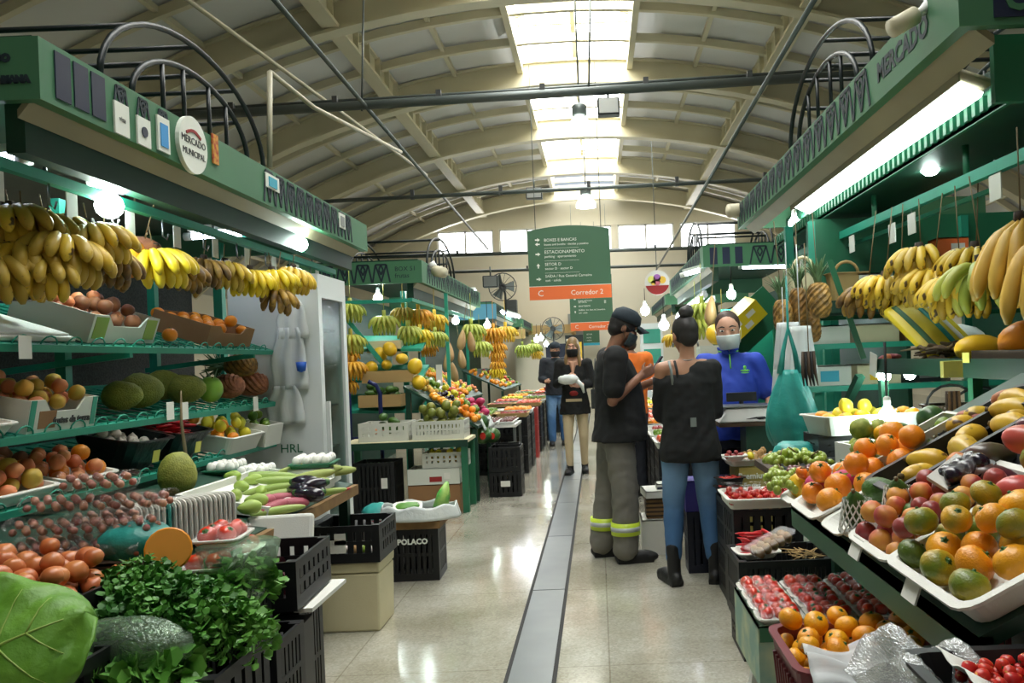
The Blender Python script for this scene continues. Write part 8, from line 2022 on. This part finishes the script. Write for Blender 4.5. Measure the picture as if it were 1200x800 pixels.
# loose top: one sleeve up on the right shoulder, the neckline slanting down past the left shoulder
mb = MB()
ell(mb, [(0, 0, .76, .195, .145), (0, 0, .84, .195, .15), (0, 0, .98, .165, .125), (0, 0, 1.15, .16, .115), (.0, 0, 1.25, .17, .11), (.012, 0, 1.30, .165, .095)])
ell(mb, [(.05, 0, 1.24, .14, .105), (.075, 0, 1.34, .115, .085), (.10, 0, 1.375, .075, .06)])
A = J['arm_r']; limb(mb, [V(.11, 0, 1.33), A[0], A[1], A[1].lerp(A[2], .35)], [.058, .06, .054, .05])
A = J['arm_l']; limb(mb, [V(-.10, 0, 1.24), A[0].lerp(A[1], .28), A[1], A[1].lerp(A[2], .4)], [.068, .058, .054, .05])
fuse(mb, 'top', 'top_black', P, .011, 4, .007, 8)
hem = [((.205 * math.cos(a), .155 * math.sin(a), .76)) for a in [2 * PI * k / 24 for k in range(25)]]
for x, mt in ((-.105, 'strap_grey'), (-.07, 'top_black')): part(MB().tube([(x, -.085, 1.24), (x - .006, -.078, 1.33), (x - .01, -.03, 1.385), (x, .05, 1.36)], .0085, 8, flat=.45), 'strap', mt, P)
part(MB().tube([(.046 * math.cos(a), -.012 + .046 * math.sin(a), 1.40 + .012 * math.sin(a)) for a in [2 * PI * k / 20 for k in range(21)]], .003, 5), 'necklace', 'steel', P)
part(MB().box(-.018, .018, -.162, -.156, .985, 1.04), 'printed_mark', 'strap_grey', P)
headpart(lambda mb: mb.ball((0, -.012, .03), .081, .103, .10, 18, 12).ball((0, -.06, -.015), .066, .05, .07, 14, 8), 'hair', 'hair_dark', P, hc, R, fusev=.008)
headpart(lambda mb: mb.ball((0, -.05, .135), .05, .048, .042, 14, 10).ball((.015, -.05, .16), .03, .03, .025, 12, 8).ball((-.012, -.065, .12), .035, .03, .025, 12, 8), 'hair_bun', 'hair_dark', P, hc, R, fusev=.007)
for s in (-1, 1): headpart(lambda mb: mb.ball((s * .085, .0, -.06), .008, .008, .016, 8, 6), 'earring', 'steel', P, hc, R)
eyes(P, hc, R)

# --- man in blue polo shirt facing us behind the counter
d = 5.68; P = person('man in blue polo shirt and white face mask standing behind the scale', (at(861, 600, d).x, d, 0), PI - .08); P.scale = (.96,) * 3
R = Rz(-.12) @ Rx(-.06) @ Ry(.06); hc = V(0, .04, 1.64)
J = dict(arm_r=[V(.18, -.01, 1.41), V(.25, .02, 1.13), V(.2, .22, 1.08)], arm_l=[V(-.185, -.01, 1.41), V(-.285, -.02, 1.15), V(-.28, .13, 1.06)],
    hand_r=(V(-.1, .8, -.2), V(0, 0, -1), -1, .4), hand_l=(V(.05, .8, -.35), V(0, -.1, -1), 1, .35),
    leg_r=[V(.095, .0, .90), V(.10, .03, .49), V(.11, .0, .09)], leg_l=[V(-.095, 0, .90), V(-.10, .02, .49), V(-.11, 0, .09)])
body(P, 'skin_fair', J, hc, R, 1.05, 1.15)
mb = MB(); ell(mb, [(0, .02, .86, .195, .15), (0, .03, 1.0, .20, .165), (0, .025, 1.15, .20, .16), (0, .01, 1.28, .195, .145), (0, -.005, 1.38, .175, .115), (0, -.012, 1.45, .12, .085), (0, -.008, 1.49, .075, .07)])
for s, k in LR:
    A = J['arm_' + k]; limb(mb, [V(s * .10, -.01, 1.40), A[0], A[0].lerp(A[1], .8)], [.08, .078, .078])
sh = fuse(mb, 'polo_shirt', 'polo_blue', P, .012, 4, .006, 5)
col = MB()
for s in (-1, 1): col.sheet(lambda u, v: (s * (.008 + .07 * u - .01 * v), .072 - .105 * u * u + .028 * v, 1.515 - .045 * v + .012 * u), 8, 4, .006)
part(col, 'collar', 'polo_blue', P); part(MB().tube([(s_ * .068 * math.cos(a), -.01 + .07 * math.sin(a), 1.497 - .01 * math.sin(a)) for s_, a in [(1, -PI / 8 + PI * 1.25 * k / 16) for k in range(17)]], .007, 6), 'collar_trim', 'polo_trim', P)
part(MB().tube([(0, .094, 1.475), (0, .128, 1.42), (0, .140, 1.37)], .005, 6), 'placket_trim', 'polo_trim', P)
part(MB().ball((-.10, .142, 1.375), .012, .004, .014, 10, 6).ball((-.10, .146, 1.352), .035, .004, .008, 10, 6).ball((-.10, .147, 1.337), .03, .004, .005, 10, 6), 'chest_emblem', 'polo_trim', P)
part(MB().ball((.10, .150, 1.325), .032, .004, .005, 10, 6, 0, None), 'chest_stroke', 'polo_trim', P)
trousers(P, J, 'dark_jacket', (.10, .08, .075), 1.0, 1.08, .005)
for s, k in LR: A = J['leg_' + k][2]; shoe(P, (A.x, A.y), 0, 'boot_black')
headpart(lambda mb: mb.ball((0, -.028, .046), .093, .107, .107, 18, 12).ball((0, -.065, -.025), .082, .062, .07, 14, 8), 'hair', 'hair_brown', P, hc, R, fusev=.008)
eyes(P, hc, R, 1.17); mask(P, hc, R, 'mask_white', 'white surgical face mask', 1.10)

# --- woman walking towards us with a white bag
d = 10.15
P = person('woman in black dress and beige leggings walking down the aisle with a white bag', (at(677, 553, d).x, d, 0), PI - .06)
R = Rz(-.10) @ Rx(-.05); hc = V(0, .03, 1.575)
J = dict(arm_r=[V(.175, 0, 1.37), V(.22, .0, 1.12), V(.06, .20, 1.20)], arm_l=[V(-.175, 0, 1.37), V(-.215, .0, 1.11), V(-.07, .19, 1.10)],
    hand_r=(V(-.6, .7, .2), V(-.5, -.5, -.3), 1, .9), hand_l=(V(.6, .7, .2), V(.5, -.5, -.3), -1, .9),
    leg_r=[V(.085, .0, .87), V(.09, .06, .48), V(.085, .05, .09)], leg_l=[V(-.085, 0, .87), V(-.095, -.0, .47), V(-.085, -.10, .10)])
body(P, 'skin_fair', J, hc, R, .92, .95)
mb = MB(); ell(mb, [(0, 0, .74, .20, .15), (0, 0, .86, .185, .14), (0, .0, 1.04, .15, .11), (0, .01, 1.22, .165, .12), (0, 0, 1.32, .16, .095), (0, -.01, 1.385, .10, .065)])
for s, k in LR:
    A = J['arm_' + k]; limb(mb, [V(s * .10, 0, 1.35), A[0], A[1], A[1].lerp(A[2], .55)], [.065, .066, .058, .05])
fuse(mb, 'dress', 'top_black', P, .012, 3, .006, 12)
part(MB().ball((0, .118, 1.0), .055, .012, .035, 12, 8), 'printed_emblem', 'ink_red', P); part(MB().box(-.10, .10, .128, .134, .90, .935), 'printed_line', 'legging_beige', P)
part(MB().sheet(lambda u, v: ((u - .5) * .10 * (1 - .8 * v), .10 + .03 * math.sin(PI * u) + .012 * v * 1.5, 1.40 - .16 * v), 8, 8, .004), 'neckline', 'skin_fair', P)
trousers(P, J, 'legging_beige', (.088, .06, .044), .92, .92, .003, name='leggings', hem=.05)
for s, k in LR: A = J['leg_' + k][2]; shoe(P, (A.x, A.y), -s * .1, 'boot_black', .24, .08)
headpart(lambda mb: mb.ball((0, -.018, .032), .082, .098, .097, 18, 12).ball((.07, -.01, -.07), .028, .05, .12, 12, 8).ball((-.07, -.01, -.07), .028, .05, .12, 12, 8).ball((0, -.07, -.08), .07, .035, .13, 14, 8).ball((.085, .03, -.17), .026, .03, .09, 10, 8).ball((-.085, .03, -.17), .026, .03, .09, 10, 8), 'long_hair', 'hair_blond', P, hc, R, fusev=.008)
eyes(P, hc, R); mask(P, hc, R, 'mask_black', 'black face mask')
X = Matrix.Translation(P.location) @ Matrix.Rotation(P.rotation_euler[2], 4, 'Z')
t = thing('plastic_bag', 'white plastic bag held at chest height by the walking woman', 'bag', X @ V(.0, .28, 1.10)); part(MB().ball((-.04, 0, .08), .13, .05, .06, 16, 8, jit=.12), 'bag_body', 'bag_white', t); part(MB().tube([(.06, 0, .06), (.12, -.01, .0), (.14, 0, -.09)], [.03, .025, .012], 8), 'loose_end', 'bag_white', t)
t = thing('shoulder_bag', 'black shoulder bag with white print carried by the walking woman', 'bag', X @ V(-.235, -.01, .80)); part(MB().box(-.03, .03, -.11, .11, 0, .24), 'bag_body', 'ink', t, .01); part(MB().tube([(.0, -.1, .24), (.03, -.06, .5), (.04, 0, .62), (.03, .06, .5), (0, .1, .24)], .008, 6), 'strap', 'ink', t)

# --- man behind her in dark jacket and jeans, and a person in orange behind the cap
for (px, d, lb, skin, top_, leg, capm, rz) in ((654, 13.6, 'man in dark jacket, blue jeans and dark mask behind the walking woman', 'skin_tan', 'dark_jacket', 'jeans', 'cap_navy', PI), (741, 8.25, 'person in orange T-shirt mostly hidden behind the man in the cap', 'skin_brown_tone', 'tee_orange', 'dark_jacket', None, .5)):
    P = person(lb, (at(px, 500, d).x, d, 0), rz); R = Rz(0.) @ Rx(-.1); hc = V(0, .03, 1.60 if d > 9 else 1.56)
    J = dict(arm_r=[V(.19, 0, 1.40), V(.24, .0, 1.11), V(.16, .22, 1.08)], arm_l=[V(-.19, 0, 1.40), V(-.23, .02, 1.12), V(-.12, .24, 1.15)], hand_r=(V(-.3, .9, .1), V(-.6, 0, -.4), 1, .8), hand_l=(V(.3, .9, .1), V(.6, 0, -.4), -1, .8),
        leg_r=[V(.09, 0, .88), V(.10, .05, .48), V(.10, .03, .09)], leg_l=[V(-.09, 0, .88), V(-.10, -.02, .48), V(-.10, -.06, .09)])
    body(P, skin, J, hc, R, 1.)
    mb = MB(); ell(mb, [(0, .01, .84, .185, .14), (0, .01, 1.0, .185, .14), (0, .01, 1.2, .19, .135), (0, 0, 1.38, .18, .11), (0, -.01, 1.46, .10, .075)])
    for s, k in LR: A = J['arm_' + k]; limb(mb, [V(s * .11, 0, 1.39), A[0], A[1] if d > 9 else A[0].lerp(A[1], .75)] + ([A[1].lerp(A[2], .8)] if d > 9 else []), [.08, .08, .066] + ([.055] if d > 9 else []))
    fuse(mb, 'jacket' if d > 9 else 'tshirt', top_, P, .013, 3, .006, 4); trousers(P, J, leg, (.10, .078, .066), .98)
    for s, k in LR: A = J['leg_' + k][2]; shoe(P, (A.x, A.y), 0, 'boot_black')
    headpart(lambda mb: mb.ball((0, -.02, .03), .081, .096, .096, 16, 10).ball((0, -.05, -.02), .07, .055, .06, 14, 8), 'hair', 'hair_dark', P, hc, R, fusev=.009)
    eyes(P, hc, R); mask(P, hc, R, 'mask_black')
    if capm: headpart(lambda mb: mb.lathe([(.09, .03), (.094, .06), (.08, .105), (.001, .14)], 18, sy=1.15), 'cap', capm, P, hc, R)
# ================================================================ CAMERA, LIGHT, COLOUR
cd = bpy.data.cameras.new('camera'); cam = bpy.data.objects.new('camera', cd); COL.objects.link(cam)
cam.location = (0, 0, EYE)
cam.rotation_euler = (Matrix.Rotation(PI / 2, 3, 'X') @ Matrix.Rotation(-ROLL, 3, 'Z')).to_euler()
cd.sensor_fit = 'HORIZONTAL'; cd.sensor_width = 36; cd.lens = FPX / 1200 * 36
cd.shift_x = -(CX - 600) / 1200; cd.shift_y = (CY - 400) / 1200
cd.clip_start = .05; cd.clip_end = 200
S.camera = cam
w = bpy.data.worlds.new('sky'); S.world = w; w.use_nodes = True
w.node_tree.nodes['Background'].inputs[0].default_value = (*lin((214, 228, 240)), 1)
w.node_tree.nodes['Background'].inputs[1].default_value = .6
bpy.data.objects.remove(_fo)
S.view_settings.view_transform = 'Standard'; S.view_settings.look = 'None'
S.view_settings.gamma = 1; S.view_settings.use_curve_mapping = False
S.view_settings.exposure = 0.35
S.cycles.max_bounces = 6; S.cycles.diffuse_bounces = 3; S.cycles.glossy_bounces = 3; S.cycles.transparent_max_bounces = 10; S.cycles.transmission_bounces = 4
S.cycles.caustics_reflective = False; S.cycles.caustics_refractive = False
S.cycles.sample_clamp_indirect = 4
